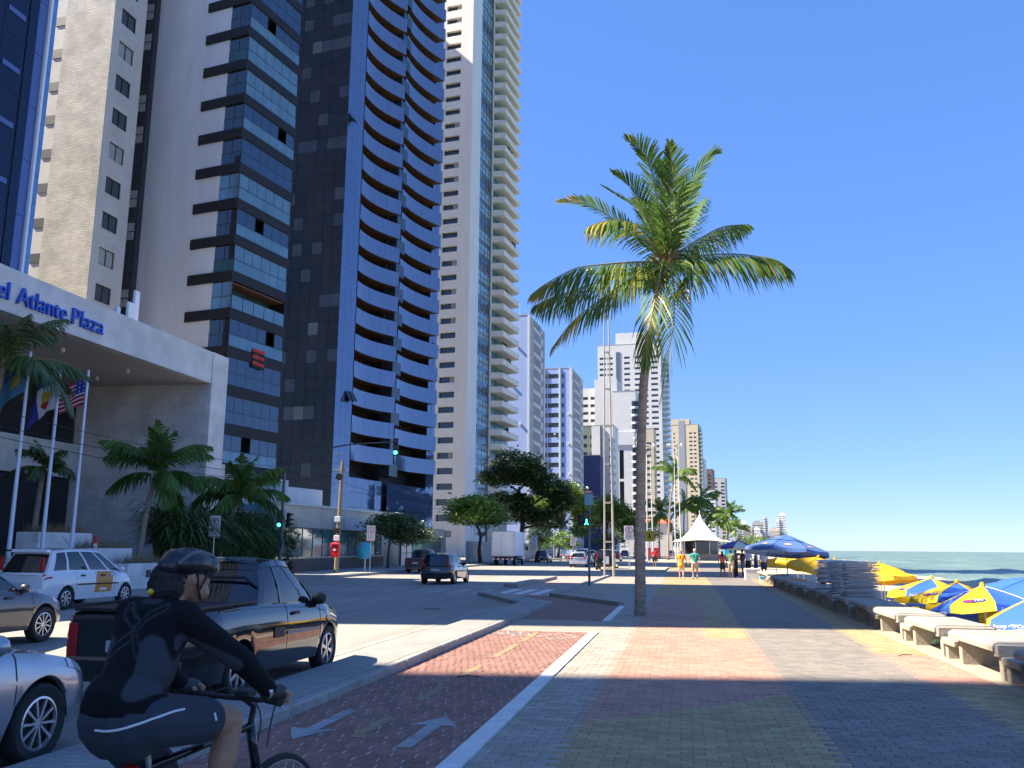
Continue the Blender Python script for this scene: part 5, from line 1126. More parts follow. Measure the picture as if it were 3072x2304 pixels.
simple('blue_car', 'dark car close to the right side of the silver hatchback', (-7.9, 90.5, 0), paint('black3', (.012,.012,.014), .2), hatch)
far = [(-15.5,136,(.5,.52,.55),'silver car farther along, right of the motorbike'),(-16.2,146,(.12,.13,.15),'dark car parked in the far row beside the trees'),(-15.8,158,(.6,.6,.6),'white car parked in the far row'),(-11.5,150,(.5,.52,.54),'far silver car driving behind the motorcyclist'),(-8.6,170,(.55,.57,.6),'far pale car left of the big palm trunk'),(-12,182,(.1,.11,.13),'farthest dark car on the avenue'),(-6.9,196,(.55,.56,.58),'far white car near the ladder masts'),(-3.8+0,208,(.25,.27,.3),'far grey car beside the red bin'),(-9.4,128,(.02,.02,.022),'black car in the middle distance near the twin masts')]
base = None
for x, y, c, lab in far:
    p = paint('far_%d' % int(y), c, .3)
    if base is None: base = make_car('distant_car', lab, 'car', (x+bend(y), y, 0), HALF, p, hatch, 'cars far along the avenue')[0]
    else:
        o = copy_tree(base, (x+bend(y), y, 0), HALF, lab)
        for ch in o.children:
            if ch.name.split('.')[0] in ('body','cabin','mirror','rear_bumper','front_bumper'):
                ch.data = ch.data.copy(); ch.data.materials[0] = p
# dark vehicle with raised tailgate, stopped at the kerb
t = simple('black_van', 'black car with its boot full, stopped by the promenade kerb', (-6.35, 76.5, 0), paint('black4', (.008,.008,.009), .1), dict(mv, gh=dict(mv['gh'], z=1.66)))
MB().cbox(-.02,.02,-.35,-.05,.5,1.1,.01).build('pale_bag', pm('pale_blue_bag', (.4,.5,.6), .6), t, (-2.08, 0, 0))
# -- white box truck
t = thing('box_truck', 'white box truck parked on the far kerb with rear doors closed', 'truck', (-17.65, 88.2, 0), HALF)
M_box = pm('box_white', (.84,.83,.81), .5, var=.05, scale=1.5, dirt=.12)
MB().box(0,5.2,-1.18,1.18,.95,3.35).build('cargo_box', M_box, t)
for sg in (-1, 1):
    dr = MB().box(-.03,0,.02,1.12,0,2.28).build('rear_door', M_box, t, (-.003, -1.14 if sg < 0 else 0.0, 1.0))
    for k in range(9): MB().box(-.045,-.03,.05,1.09,.2+.23*k,.23+.23*k).build('door_rib', M_box, dr)
    MB().tube([(-.06,.2,.1),(-.06,.2,2.1)], .018, 6).build('lock_rod', M_steel, dr)
fr = MB()
for a in ((-1.2,-1.1),(1.1,1.2)): fr.box(-.05,0,a[0],a[1],.95,3.37)
fr.box(-.05,0,-1.1,1.1,3.29,3.372).box(-.05,0,-1.1,1.1,.9,.99).build('door_frame', M_steel, t)
for k in range(9): MB().box(-.10,-.05,-1.05+k*.235,-1.05+k*.235+.235,.55,.70).build('bumper_stripe', M_red if k % 2 else pm('stripe_white', (.8,.8,.8), .5), t)
for y in (-.95,.95): MB().cbox(-.06,0,y-.14,y+.14,.74,.86,.01).build('tail_lamp', M_red, t)
MB().box(.2,6.6,-.45,.45,.55,.94).build('chassis', M_trim, t)
MB().cbox(5.3,6.9,-1.05,1.05,.6,2.45,.12).build('cab', paint('cab_white', (.7,.7,.7), 0), t); MB().box(6.88,6.91,-.85,.85,1.5,2.2).build('windscreen', M_cglass, t)
for sg in (-1, 1):
    MB().box(5.6,6.5,sg*1.05-.01,sg*1.05+.01,1.5,2.15).build('cab_window', M_cglass, t); MB().cbox(6.4,6.6,sg*1.3-.12,sg*1.3+.12,1.5,1.9,.03).build('mirror', M_trim, t)
    add_wheel(t, 1.3, sg*.95, .42, .3, 6); add_wheel(t, 6.0, sg*.92, .42, .24, 6)
# -- motorbikes
def motorbike(name, label, loc, rot, colr, rider=False):
    t = thing(name, label, 'motorbike', loc, rot)
    for x in (-.65,.65): add_wheel(t, x, .0001, .30, .10, 6)
    MB().tube([(-.65,0,.3),(-.1,0,.45),(.2,0,.5),(.45,0,.85),(.65,0,.3)], .04, 6).build('frame', M_trim, t)
    MB().ball((.15,0,.82), (.28,.14,.14), 10, 6).build('tank', paint('bike_'+colr[0], colr[1], .2), t, smooth=True)
    MB().cbox(-.75,-.05,-.12,.12,.74,.84,.03).build('seat', M_trim, t); MB().cbox(-.2,.25,-.14,.14,.3,.6,.04).build('engine', M_steel, t)
    MB().tube([(.42,-.35,1.0),(.47,0,.95),(.42,.35,1.0)], .015, 6).build('handlebar', M_trim, t); MB().cbox(-.98,-.75,-.08,.08,.6,.75,.02).build('tail_fairing', paint('bike_'+colr[0], colr[1], .2), t)
    MB().ball((.62,0,.88), (.08,.09,.09), 8, 6).build('headlight', M_headl, t); return t
motorbike('motorbike', 'red motorbike parked side-on beyond the dark hatchback', (-16.2, 124, 0), R(150), ('red', (.5,.02,.02)))
motorbike('motorbike', 'motorbike ridden away by a person in red on the avenue', (-9.5, 118, 0), HALF, ('dark', (.03,.03,.03)))
# ================================================================ street furniture
M_pole = pm('pole_grey', (.13,.145,.17), .5, .3, var=.12, scale=2)
M_mast = pm('mast_paint', (.42,.38,.32), .55, .1, var=.15, scale=1.5, dirt=.25)
M_sigblk = pm('signal_black', (.012,.012,.013), .5, var=.1)
M_off = pm('lamp_off', (.05,.02,.02), .25, var=.1)
M_go = pm('lamp_green', (.02,.8,.45), .4, var=0, emit=((.05,1.0,.55), 2.2))
M_signw = pm('sign_white', (.74,.74,.73), .5, var=.05)
M_signr = pm('sign_red', (.55,.03,.035), .5, var=.05)
M_signk = pm('sign_black', (.02,.02,.02), .5, var=0)
M_binred = pm('bin_red', (.70,.015,.02), .4, var=.08, scale=3)
def signal_head(root, loc, rot, lamps=3, lit=2, s=1.0, plate=False):
    o = MB().cbox(-.14*s,.14*s,-.06*s,.16*s,-.17*s*lamps,.17*s*lamps,.02).build('signal_head', M_sigblk, root, loc, rot)
    for k in range(lamps):
        z = (.17*(lamps-1) - .34*k)*s
        MB().lathe([(0,-.075),(.105*s,-.075),(.11*s,-.06)], 16, (0,0,z), 0, 'y').build('lens', M_go if k == lit else M_off, o)
        vz = MB(); n = 8; p = []
        for i in range(n+1):
            a = math.pi*i/n; p += [(.125*s*math.cos(a), -.06*s, z+.125*s*math.sin(a)), (.125*s*math.cos(a), -.24*s, z+.115*s*math.sin(a))]
        vz.add(p, [[2*i,2*i+1,2*i+3,2*i+2] for i in range(n)]); vz.build('visor', M_sigblk, o)
    if plate: MB().box(-.3*s,.3*s,.165*s,.18*s,-.2*s*lamps,.2*s*lamps).build('back_plate', pm('plate_pale', (.5,.56,.55), .5), o)
    return o
tl = thing('traffic_light', 'tall dark traffic light with curved arm over the road, green lit', 'traffic light', (-20.4, 43.4, .1))
MB().tube([(0,0,0),(0,0,5.6)], [.10,.075], 10).build('post', M_pole, tl)
arm = [(0,0,5.4),(.8,-.1,6.0),(1.9,-.25,6.45),(3.2,-.5,6.72),(4.6,-.8,6.80),(6.5,-1.15,6.82)]
MB().tube(smooth_path(arm, 20), [.06-.03*i/20 for i in range(21)], 8).build('arm', M_pole, tl)
signal_head(tl, (6.45,-1.25,6.55), .2, 3, 2, .85); signal_head(tl, (-.05,-.2,3.0), .25, 3, 2, .85, True); signal_head(tl, (.38,.05,2.95), 1.5, 3, -1, .75)
MB().tube([(.0,0,2.9),(.35,.05,2.9)], .03, 6).build('bracket', M_pole, tl); MB().cbox(-.13,.13,-.1,.1,1.5,1.95,.02).build('control_box', M_pole, tl)
up_ = thing('utility_pole', 'weathered wooden utility pole carrying wires above the red litter bin', 'pole', (-20.9, 52.4, .1))
MB().tube([(0,0,0),(.05,0,3.4),(.12,.02,6.9)], [.15,.13,.10], 10).build('post', pm('grey_wood', (.26,.21,.14), .9, var=.3, scale=3, stretch=(4,4,.4), dirt=.3), up_)
for z, m_ in ((3.3,'w'),(2.6,'k'),(2.15,'w')): MB().cbox(-.18,.18,-.2,-.12,z-.16,z+.16,.02).build('notice', M_signw if m_ == 'w' else M_dkmetal, up_)
MB().lathe([(0,0),(.22,0),(.22,.08),(0,.08)], 14, (.0,-.22,5.9), 0, 'y').build('lamp', M_dkmetal, up_)
MB().box(-.5,.5,-.04,.04,6.3,6.4).build('crossarm', M_conc, up_)
lb = thing('litter_bin', 'bright red litter bin fixed to the wooden utility pole', 'bin', (-20.85, 52.05, 1.1))
MB().add([(x*w, y*d_-.02, z) for z, w, d_ in ((0,.8,.8),(.05,.92,.9),(.62,1.0,1.0)) for x, y in ((-.24,-.17),(.24,-.17),(.24,.17),(-.24,.17))], [[i*4+j, i*4+(j+1)%4, i*4+4+(j+1)%4, i*4+4+j] for i in range(2) for j in range(4)]+[[3,2,1,0]]).build('bin_body', M_binred, lb)
MB().cbox(-.27,.27,-.21,.19,.62,.86,.05).build('lid', M_binred, lb); MB().box(-.16,.16,-.222,-.211,.66,.75).build('slot', M_signk, lb); MB().box(-.09,.09,-.2,-.192,.38,.5).build('label_patch', M_signw, lb)
def wire(name, label, pts): return tag(MB().tube(pts, .012, 4).build(name, M_signk), label, 'cable', 'overhead wires')
def sag(a, b, s, n=14):
    a, b = Vector(a), Vector(b); return [a.lerp(b, i/n)-Vector((0,0,s*4*(i/n)*(1-i/n))) for i in range(n+1)]
wire('overhead_wire', 'upper thin wire crossing in front of the hotel', sag((-21.2,5,7.6),(-20.9,52.4,6.4),1.3)); wire('overhead_wire', 'middle thin wire crossing in front of the hotel', sag((-21.2,5,7.0),(-20.9,52.4,5.9),1.2)); wire('overhead_wire', 'lower thin wire crossing in front of the hotel', sag((-21.2,5,6.7),(-20.9,52.4,5.6),1.25))
wire('overhead_wire', 'upper wire running on past the cream tower', sag((-20.9,52.4,6.4),(-22,120,7.0),.9)); wire('overhead_wire', 'lower wire running on past the cream tower', sag((-20.9,52.4,5.7),(-22,120,6.3),.9))
# no-parking signs
def disc(mb, r0, r1, y, z, n=24, mi=0):
    for i in range(n):
        a, b = 2*math.pi*i/n, 2*math.pi*(i+1)/n
        if r0 <= 0: mb.poly([(0,y,z),(r1*math.cos(a),y,z+r1*math.sin(a)),(r1*math.cos(b),y,z+r1*math.sin(b))], mi)
        else: mb.poly([(r0*math.cos(a),y,z+r0*math.sin(a)),(r1*math.cos(a),y,z+r1*math.sin(a)),(r1*math.cos(b),y,z+r1*math.sin(b)),(r0*math.cos(b),y,z+r0*math.sin(b))], mi)
def no_parking(label, loc, h=3.0, w=.5, bh=.95, rot=0.2, s=1.0, cross=False, pole_m=None):
    t = thing('no_parking_sign', label, 'sign', loc, rot)
    MB().tube([(0,.03,0),(0,.03,h-.1)], .03*s, 8).build('post', pole_m or M_steel, t)
    MB().cbox(-w/2,w/2,-.01,.012,h-bh,h,.01).build('board', M_signw, t)
    z = h-bh*.30; r_ = w*.40; rb = MB(); disc(rb, r_*.82, r_, -.016, z); k = r_*.70
    for sg in ((1,-1) if cross else (1,)): rb.poly([(-k*sg-.02,-.0165,z+k+.02),(-k*sg+.02,-.0165,z+k-.0),(k*sg+.02,-.0165,z-k-.02),(k*sg-.02,-.0165,z-k)] if sg > 0 else [(-k*sg+.02,-.0167,z+k+.02),(-k*sg-.02,-.0167,z+k),(k*sg-.02,-.0167,z-k-.02),(k*sg+.02,-.0167,z-k)])
    rb.box(-w/2+.01,w/2-.01,-.015,-.0135,h-bh+.02,h-bh+.05).box(-w/2+.01,w/2-.01,-.015,-.0135,h-bh*.60,h-bh*.60+.015).build('red_marks', M_signr, t)
    me = text_mesh('E', r_*1.35, M_signk, .001, 'CENTER'); o = put('letter', me, t, (0,-.0145,z-r_*.47)); o.rotation_euler = (R(90),0,0)
    ln_ = MB()
    for i in range(4): ln_.box(-w*.38,w*.38*(1-.12*(i % 2)),-.0145,-.0125,h-bh*.68-.06*i*s,h-bh*.68-.06*i*s+.02*s)
    ln_.build('small_print', pm('print_grey', (.3,.3,.32), .6), t); return t
no_parking('no parking sign on a thin post beside the hotel hedge', (-20.5,36.8,.1), 2.95)
no_parking('no parking sign by the phone hood and glass fence', (-19.9,55.6,.1), 3.0, .55, 1.0)
no_parking('no parking sign on the promenade verge left of the big palm', (-4.3,73.6,.1), 3.5, .75, 1.15, .05, 1.2, True)
no_parking('far no parking sign leaning on a tree by the grey fence', (-18.4,112,.1), 3.2, .8, 1.2)
no_parking('farther no parking sign beyond the grey fence', (-16.6,138,.1), 3.2, .9, 1.2)
# phone hood
ph = thing('phone_hood', 'turquoise egg-shaped phone hood on a pale post by the fence', 'telephone', (-20.6, 56.5, .1))
MB().lathe([(.02,1.95),(.25,1.9),(.42,1.7),(.50,1.4),(.48,1.1),(.40,.85)], 18, squash=.8).build('hood', pm('phone_blue', (.03,.36,.52), .35, var=.1, scale=3), ph, smooth=True)
MB().tube([(0,.1,0),(0,.1,1.4)], .06, 8).build('post', M_signw, ph); MB().cbox(-.15,.15,-.1,.1,1.0,1.5,.03).build('phone', M_dkmetal, ph)
# glass fence, gatehouse and gate
gf = thing('glass_fence', 'teal glass fence on a dark low wall in front of the glass tower', 'fence', (-23.2, 48.8, .1), R(4.5))
MB().box(-.2,0,0,25,0,.85).build('base_wall', pm('dark_stone', (.085,.075,.065), .8, var=.3, scale=2), gf); MB().box(-.25,.05,0,25,.85,.95).build('coping', pm('beige_coping', (.45,.38,.28), .8), gf)
fp = MB().box(-.03,0,.03,1.95,0,1.75).mesh('glass_panel', pm('fence_glass', (.06,.15,.15), .06, .1, var=.5, scale=.7, spec=.8)); fpp = MB().box(-.06,.03,-.03,.03,0,1.85).mesh('fence_post', M_frame)
for i in range(12): put('glass_panel', fp, gf, (-.06,.5+2*i,.96)); put('fence_post', fpp, gf, (-.06,.5+2*i,.96))
MB().box(-.08,.04,.3,24.9,2.72,2.80).build('top_rail', M_frame, gf)
gh = thing('gatehouse', 'small white gatehouse with grey canopy and dark panels behind the fence', 'building', (-26.5, 66.5, .1), R(2))
MB().box(-4,0,0,8,0,2.9).build('wall', pm('gate_wall', (.18,.18,.19), .7, var=.2, scale=.7), gh); MB().box(-4.3,.7,-.4,8.4,2.9,3.75).build('canopy', pm('canopy_grey', (.42,.45,.52), .5, .2, var=.15, scale=.8), gh)
for y in (1.2,3.4,5.6): MB().box(0,.04,y,y+1.4,.3,2.6).build('window', M_win, gh)
gt = thing('white_gate', 'pale panelled vehicle gate with a dark centre post', 'gate', (-24.2, 75.4, .1), R(3))
for y in (0,2.0):
    for z in (.05,1.15): MB().box(-.06,0,y+.06,y+1.9,z,z+1.02).build('panel', pm('gate_panel', (.62,.56,.48), .7, var=.06), gt)
for y in (-.06,1.93,3.92): MB().box(-.1,.05,y,y+.10,0,2.5).build('post', M_frame, gt)
wb = thing('entrance_pavilion', 'white entrance pavilion with teal glass at the foot of the cream tower', 'building', (-24.5, 83.5, .1), R(2))
MB().box(-6,0,0,9,2.6,3.5).build('roof_slab', M_wwhite, wb); MB().box(-5.8,-.3,.2,8.6,0,2.6).build('glass_wall', pm('pavilion_glass', (.12,.26,.25), .1, var=.4, scale=.5), wb); MB().box(-.4,.1,8.4,9.0,0,2.7).build('pier', M_wwhite, wb)
MB().box(-.28,-.24,5.6,7.4,.1,2.2).build('door', M_glz2, wb)
fn2 = thing('metal_fence', 'long grey-green railing fence beyond the truck at the foot of the blue slabs', 'fence', (-22.6, 93, .1), -R(.3))
for i in range(22): MB().box(-.05,0,i*3.0,i*3.0+2.92,0,2.3).build('fence_panel', pm('fence_teal', (.10,.16,.17), .4, var=.3, scale=.6) if i % 3 else pm('fence_grey', (.30,.32,.33), .6, var=.15, scale=.6), fn2)
# pedestrian light
pl = thing('pedestrian_light', 'grey pedestrian signal post with a green walking figure and route plate', 'traffic light', (-4.1, 40.0, .1))
MB().tube([(0,0,0),(0,0,4.0)], .055, 10).build('post', M_pole, pl)
sh_ = MB().cbox(-.17,.15,-.12,.10,2.62,3.28,.02).build('signal_head', M_sigblk, pl, (-.08,-.12,0)); MB().box(-.13,.11,-.128,-.122,2.99,3.22).build('lens', M_off, sh_)
mk = MB(); disc(mk, 0, .035, -.13, 2.90); mk.poly([(-.01,-.13,2.87),(-.10,-.13,2.68),(-.05,-.13,2.68),(-.01,-.13,2.76),(.04,-.13,2.68),(.09,-.13,2.68),(.0,-.13,2.87)][::-1]); mk.build('green_figure', M_go, sh_)
signal_head(pl, (-.4,.05,2.9), 1.9, 2, -1, .75)
MB().cbox(-.19,.19,-.07,-.05,3.55,4.05,.01).build('plate', pm('teal_plate', (.22,.42,.45), .5), pl); MB().cbox(-.19,.19,-.075,-.052,4.06,4.22,.01).build('plate', M_signr, pl); MB().box(-.13,.13,-.079,-.0755,4.11,4.17).build('plate_print', M_signw, pl)
# lattice light masts: two tubes and rungs
def mast(label, loc, h, w0, w1, rot=0, lamps=True, r=.09, m=None):
    t = thing('light_mast', label, 'lamp', loc, rot); m = m or M_mast
    for s in (-1, 1): MB().tube([(s*w0/2,0,0),(s*w1/2,0,h)], [r*(1.0 if s > 0 else .8),r*.45], 10).build('tube', m, t)
    n = int(h/2.35)
    for k in range(1, n):
        z = .9+2.35*k-1.2; wz = w0+(w1-w0)*z/h; MB().box(-wz/2,wz/2,-.05,.05,z-.05,z+.05).build('rung', m, t)
    if lamps:
        for a in (-.9,.0,.9): MB().cbox(-.28,.28,-.20,.20,-.12,.10,.05).build('floodlight', M_steel, t, (a, -.2, h+.1), (R(-35),0,a*.4))
        MB().tube([(-1.0,0,h),(1.0,0,h)], .04, 6).build('cross_bar', m, t)
    return t
mast('cream twin-tube lighting mast rising behind the palm crown', (-4.4, 54.6, .1), 19.0, .55, .22, r=.075)
for x, y, lab in ((-4.3,122,'ladder lighting mast left of the leaning palm trunk'),(-.6,122,'ladder lighting mast right of the leaning palm trunk')): mast(lab, (x, y, .05), 15.5, .8, .45, r=.10, m=M_signw)
for x, y, h, lab in ((-4.6,96,9.5,'slim grey pole right of the big palm trunk'),): tag(MB().tube([(0,0,0),(0,0,h)], [.07,.05], 8).build('pole', M_steel, None, (x, y, .1)), lab, 'pole')
sl_ = thing('street_lamp', 'curved street lamp between the round tree and the blue slab', 'lamp', (-19.6,138,.1)); MB().tube(smooth_path([(0,0,0),(0,0,5),(.3,0,7.4),(1.2,0,8.6)], 14), .07, 8).build('post', M_steel, sl_); MB().cbox(1.0,1.6,-.12,.12,8.55,8.7,.04).build('lamp_head', M_steel, sl_)
ys_ = thing('warning_sign', 'square yellow warning sign on the mast side of the promenade', 'sign', (-4.0,112,.05)); MB().tube([(0,.03,0),(0,.03,3.2)], .04, 8).build('post', M_steel, ys_); MB().cbox(-.55,.55,-.02,.01,2.6,3.9,.02).build('board', pm('sign_yellow', (.75,.45,.01), .5, var=.05), ys_); mk = MB(); disc(mk, 0, .1, -.026, 3.5); mk.poly([(-.16,-.026,3.0),(.16,-.026,3.0),(.08,-.026,3.4),(-.08,-.026,3.4)]); mk.build('pictogram', M_signk, ys_)
for x, y, lab in ((-3.5,126,'dark red litter bin on a post by the leaning palm'),(-4.9,133,'second red litter bin farther along the kerb')):
    t = thing('red_bin', lab, 'bin', (x,y,.05)); MB().cbox(-.35,.35,-.3,.3,.6,1.9,.06).build('bin_body', pm('bin_dull_red', (.40,.03,.03), .5), t); MB().box(-.08,.08,-.05,.05,0,.6).build('post', M_dkmetal, t)
# flagpoles
def flag_mesh(w, h, fn, mats, seed, fold=.12, droop=.5, nu=26, nv=20):
    r = random.Random(seed); ph_ = r.uniform(0,6); mb = MB(); P = []
    for i in range(nu+1):
        for j in range(nv+1):
            u, v = i/nu, j/nv; x = -w*u*.86; z = h*(v-1) - droop*u*u*w + .05*math.sin(6*u+ph_); y = fold*math.sin(7*u+3*v+ph_)*u; P.append((x*.9, y+x*-.25, z))
    for i in range(nu):
        for j in range(nv): mb.add([], [], 0); mb.f.append([i*(nv+1)+j, i*(nv+1)+j+1, (i+1)*(nv+1)+j+1, (i+1)*(nv+1)+j]); mb.m.append(fn((i+.5)/nu, (j+.5)/nv))
    mb.v = P; return mb.mesh('flag', mats, True)
fc = {k: pm('flag_'+k, c, .75, var=.06, trans=.25) for k, c in dict(white=(.75,.75,.76), sky=(.10,.28,.42), gold=(.62,.42,.04), deep=(.03,.05,.28), rouge=(.55,.03,.04)).items()}
def flagpole(label, loc, h, fm):
    t = thing('flagpole', label, 'flagpole', loc); MB().tube([(0,0,0),(0,0,h)], [.075,.045], 10).build('pole', pm('pole_white', (.62,.66,.74), .4, .2, var=.05), t); MB().ball((0,0,h), .06, 8, 6).build('finial', M_steel, t)
    if fm: put('flag', fm, t, (-.06, 0, h-.25))
    for z in (1.4,): MB().tube([(0,0,z),(0,0,z+.06)], .085, 10).build('collar', M_dkmetal, t)
f1 = flag_mesh(1.9, 1.15, lambda u, v: 2 if (u-.35)**2+(v-.5)**2*.6 < .03 else 1, [fc['white'], fc['sky'], fc['gold']], 3, .15, .42)
f2_ = flag_mesh(1.5, 1.2, lambda u, v: 2 if (u-.45)**2+(v-.5)**2 < .03 else (3 if (u-.5)**2+(v-.3)**2 < .02 else (1 if v > .82 or u > .72 else 0)), [fc['white'], fc['deep'], fc['gold'], fc['rouge']], 5, .2, .5)
f3_ = flag_mesh(1.75, 1.05, lambda u, v: (1 if not (int(u*26) % 4 == 1 and int(v*20) % 3 == 1) else 0) if (u < .42 and v > .46) else (2 if int(v*13) % 2 == 0 else 0), [fc['white'], fc['deep'], fc['rouge']], 8, .1, .16)
flagpole('white flagpole with a pale blue flag, leftmost of the three', (-21.5,25.67,.1), 8.0, f1); flagpole('white flagpole with a white and blue flag, middle of the three', (-21.5,27.2,.1), 7.8, f2_); flagpole('white flagpole with a striped and starred flag, rightmost of the three', (-21.5,28.7,.1), 7.95, f3_)
flagpole('bare white flagpole cut by the left edge', (-21.5,24.4,.1), 6.6, None)
bo = thing('striped_bollard', 'red and white striped bollard between the planters and a flagpole', 'bollard', (-21.2,29.6,.1))
for k in range(7): MB().lathe([(.07,.28*k+.001),(.07,.28*k+.279)], 10).build('band', M_signr if k % 2 == 0 else M_signw, bo)
hc = make_car('hotel_car', 'dark car standing under the hotel canopy with a pale roof', 'car', (-27.6,29.5,.3), HALF, paint('hotelcar', (.05,.055,.065), .4), mv)[0]
# ================================================================ promenade things
M_bench = pm('bench_concrete', (.36,.325,.27), .85, var=.16, scale=2.2, bump=.35, bscale=18, dirt=.30, world_co=True)
def bench_root(label, y):
    t = thing('concrete_bench', label, 'bench', (4.3, y, 0), 0, 'concrete benches along the sea wall')
    prof = [(-.13,.395),(-.13,.46),(-.10,.495),(-.04,.515),(.78,.515),(.84,.495),(.87,.45),(.87,.38),(.78,.38),(.78,.42),(-.02,.42),(-.04,.395)]
    mb = MB(); n = len(prof); L0, L1 = 0.0, 2.12
    mb.add([(x, L0, z) for x, z in prof]+[(x, L1, z) for x, z in prof], [[i, (i+1) % n, n+(i+1) % n, n+i][::-1] for i in range(n)] + [list(range(n)), list(range(2*n-1,n-1,-1))])
    mb.cbox(-.10,.84,-.03,.08,.33,.505,.03); put('slab', mb.mesh('slab', M_bench), t)
    for y_ in (.05, 1.92): MB().cbox(.0,.62,y_,y_+.15,-.01,.43,.01).build('leg', M_bench, t)
    MB().cbox(-.06,.62,2.14,2.86,.24,.335,.02).build('step_seat', M_bench, t); MB().cbox(.0,.55,2.70,2.84,-.01,.25,.01).build('leg', M_bench, t)
    return t
by = [13.72+2.93*i for i in range(-1, 12)]
bl_ = ['nearest concrete bench cut by the right edge of the picture','second concrete bench from the right edge, in the sun','third concrete bench, with a chipped front edge, in the sun','fourth concrete bench, last one in the sun before the chair stacks']
b0 = bench_root(bl_[0], by[0])
for i, y in enumerate(by[1:], 1): copy_tree(b0, (4.3, y, 0), 0, bl_[i] if i < 4 else 'concrete bench in the shade, %s beyond the last sunny one' % ['first','second','third','fourth','fifth','sixth','seventh','eighth','ninth'][i-4])
b1 = None
for i in range(3):
    y = 48.4+2.3*i; t = thing('far_bench', ['slim concrete bench just beyond the shaded row','slim concrete bench in the far sun strip','slim concrete bench beside the white cooler'][i], 'bench', (4.35, y, 0), 0, 'slim benches near the cooler')
    MB().cbox(-.1,.7,0,2.0,.42,.52,.02).build('slab', M_bench, t)
    for q in (.1,1.7): MB().cbox(0,.5,q,q+.12,0,.42,.01).build('leg', M_bench, t)
# folded beach chairs in stacks
M_alu = pm('chair_alu', (.70,.70,.69), .4, .3, var=.15, scale=5); M_web = pm('chair_blue', (.12,.20,.42), .7, var=.3, scale=6); M_web2 = pm('chair_grey', (.58,.60,.64), .7, var=.3, scale=6)
def chair_parts(m):
    fr_ = MB(); 
    for y in (-.29,.29): fr_.tube([(-.45,y,.012),(.45,y,.012)], .011, 5)
    for x in (-.45,.45): fr_.tube([(x,-.29,.012),(x,.29,.012)], .011, 5)
    return fr_.mesh('frame', M_alu), MB().box(-.42,.42,-.265,.265,.006,.015).mesh('webbing', m), MB().tube([(-.38,-.31,.028),(.40,-.31,.028)], .009, 5).mesh('arm_rest', M_alu)
cp = [chair_parts(M_web), chair_parts(M_web2)]
stacks = [(4.78,26.4,.52,22,'nearest'),(4.75,28.6,.52,22,'middle'),(4.72,30.9,.46,23,'farthest')]
for sx, sy, sz, n, nm in stacks:
    for k in range(n):
        if nm == 'farthest' and k < 7 and k % 2: continue
        q = cp[(k*5+sy > 140) and 0 or (0 if (k*7 + int(sy)) % 5 < (3 if nm != 'nearest' else 2) else 1)]
        t = thing('folded_chair', 'folded beach chair in the %s tall stack on the benches' % nm, 'chair', (sx+rnd.uniform(-.07,.07), sy+rnd.uniform(-.08,.08), sz+k*.043), rnd.uniform(-.08,.08)+(.0 if k > 7 or nm != 'farthest' else rnd.uniform(-.4,.4)), 'folded chairs in the %s stack' % nm)
        t.rotation_euler = (rnd.uniform(-.012,.012), rnd.uniform(-.012,.012), t.rotation_euler.z)
        put('frame', q[0], t); put('webbing', q[1], t); put('arm_rest', q[2], t); put('arm_rest', q[2], t, (0,.62,0))
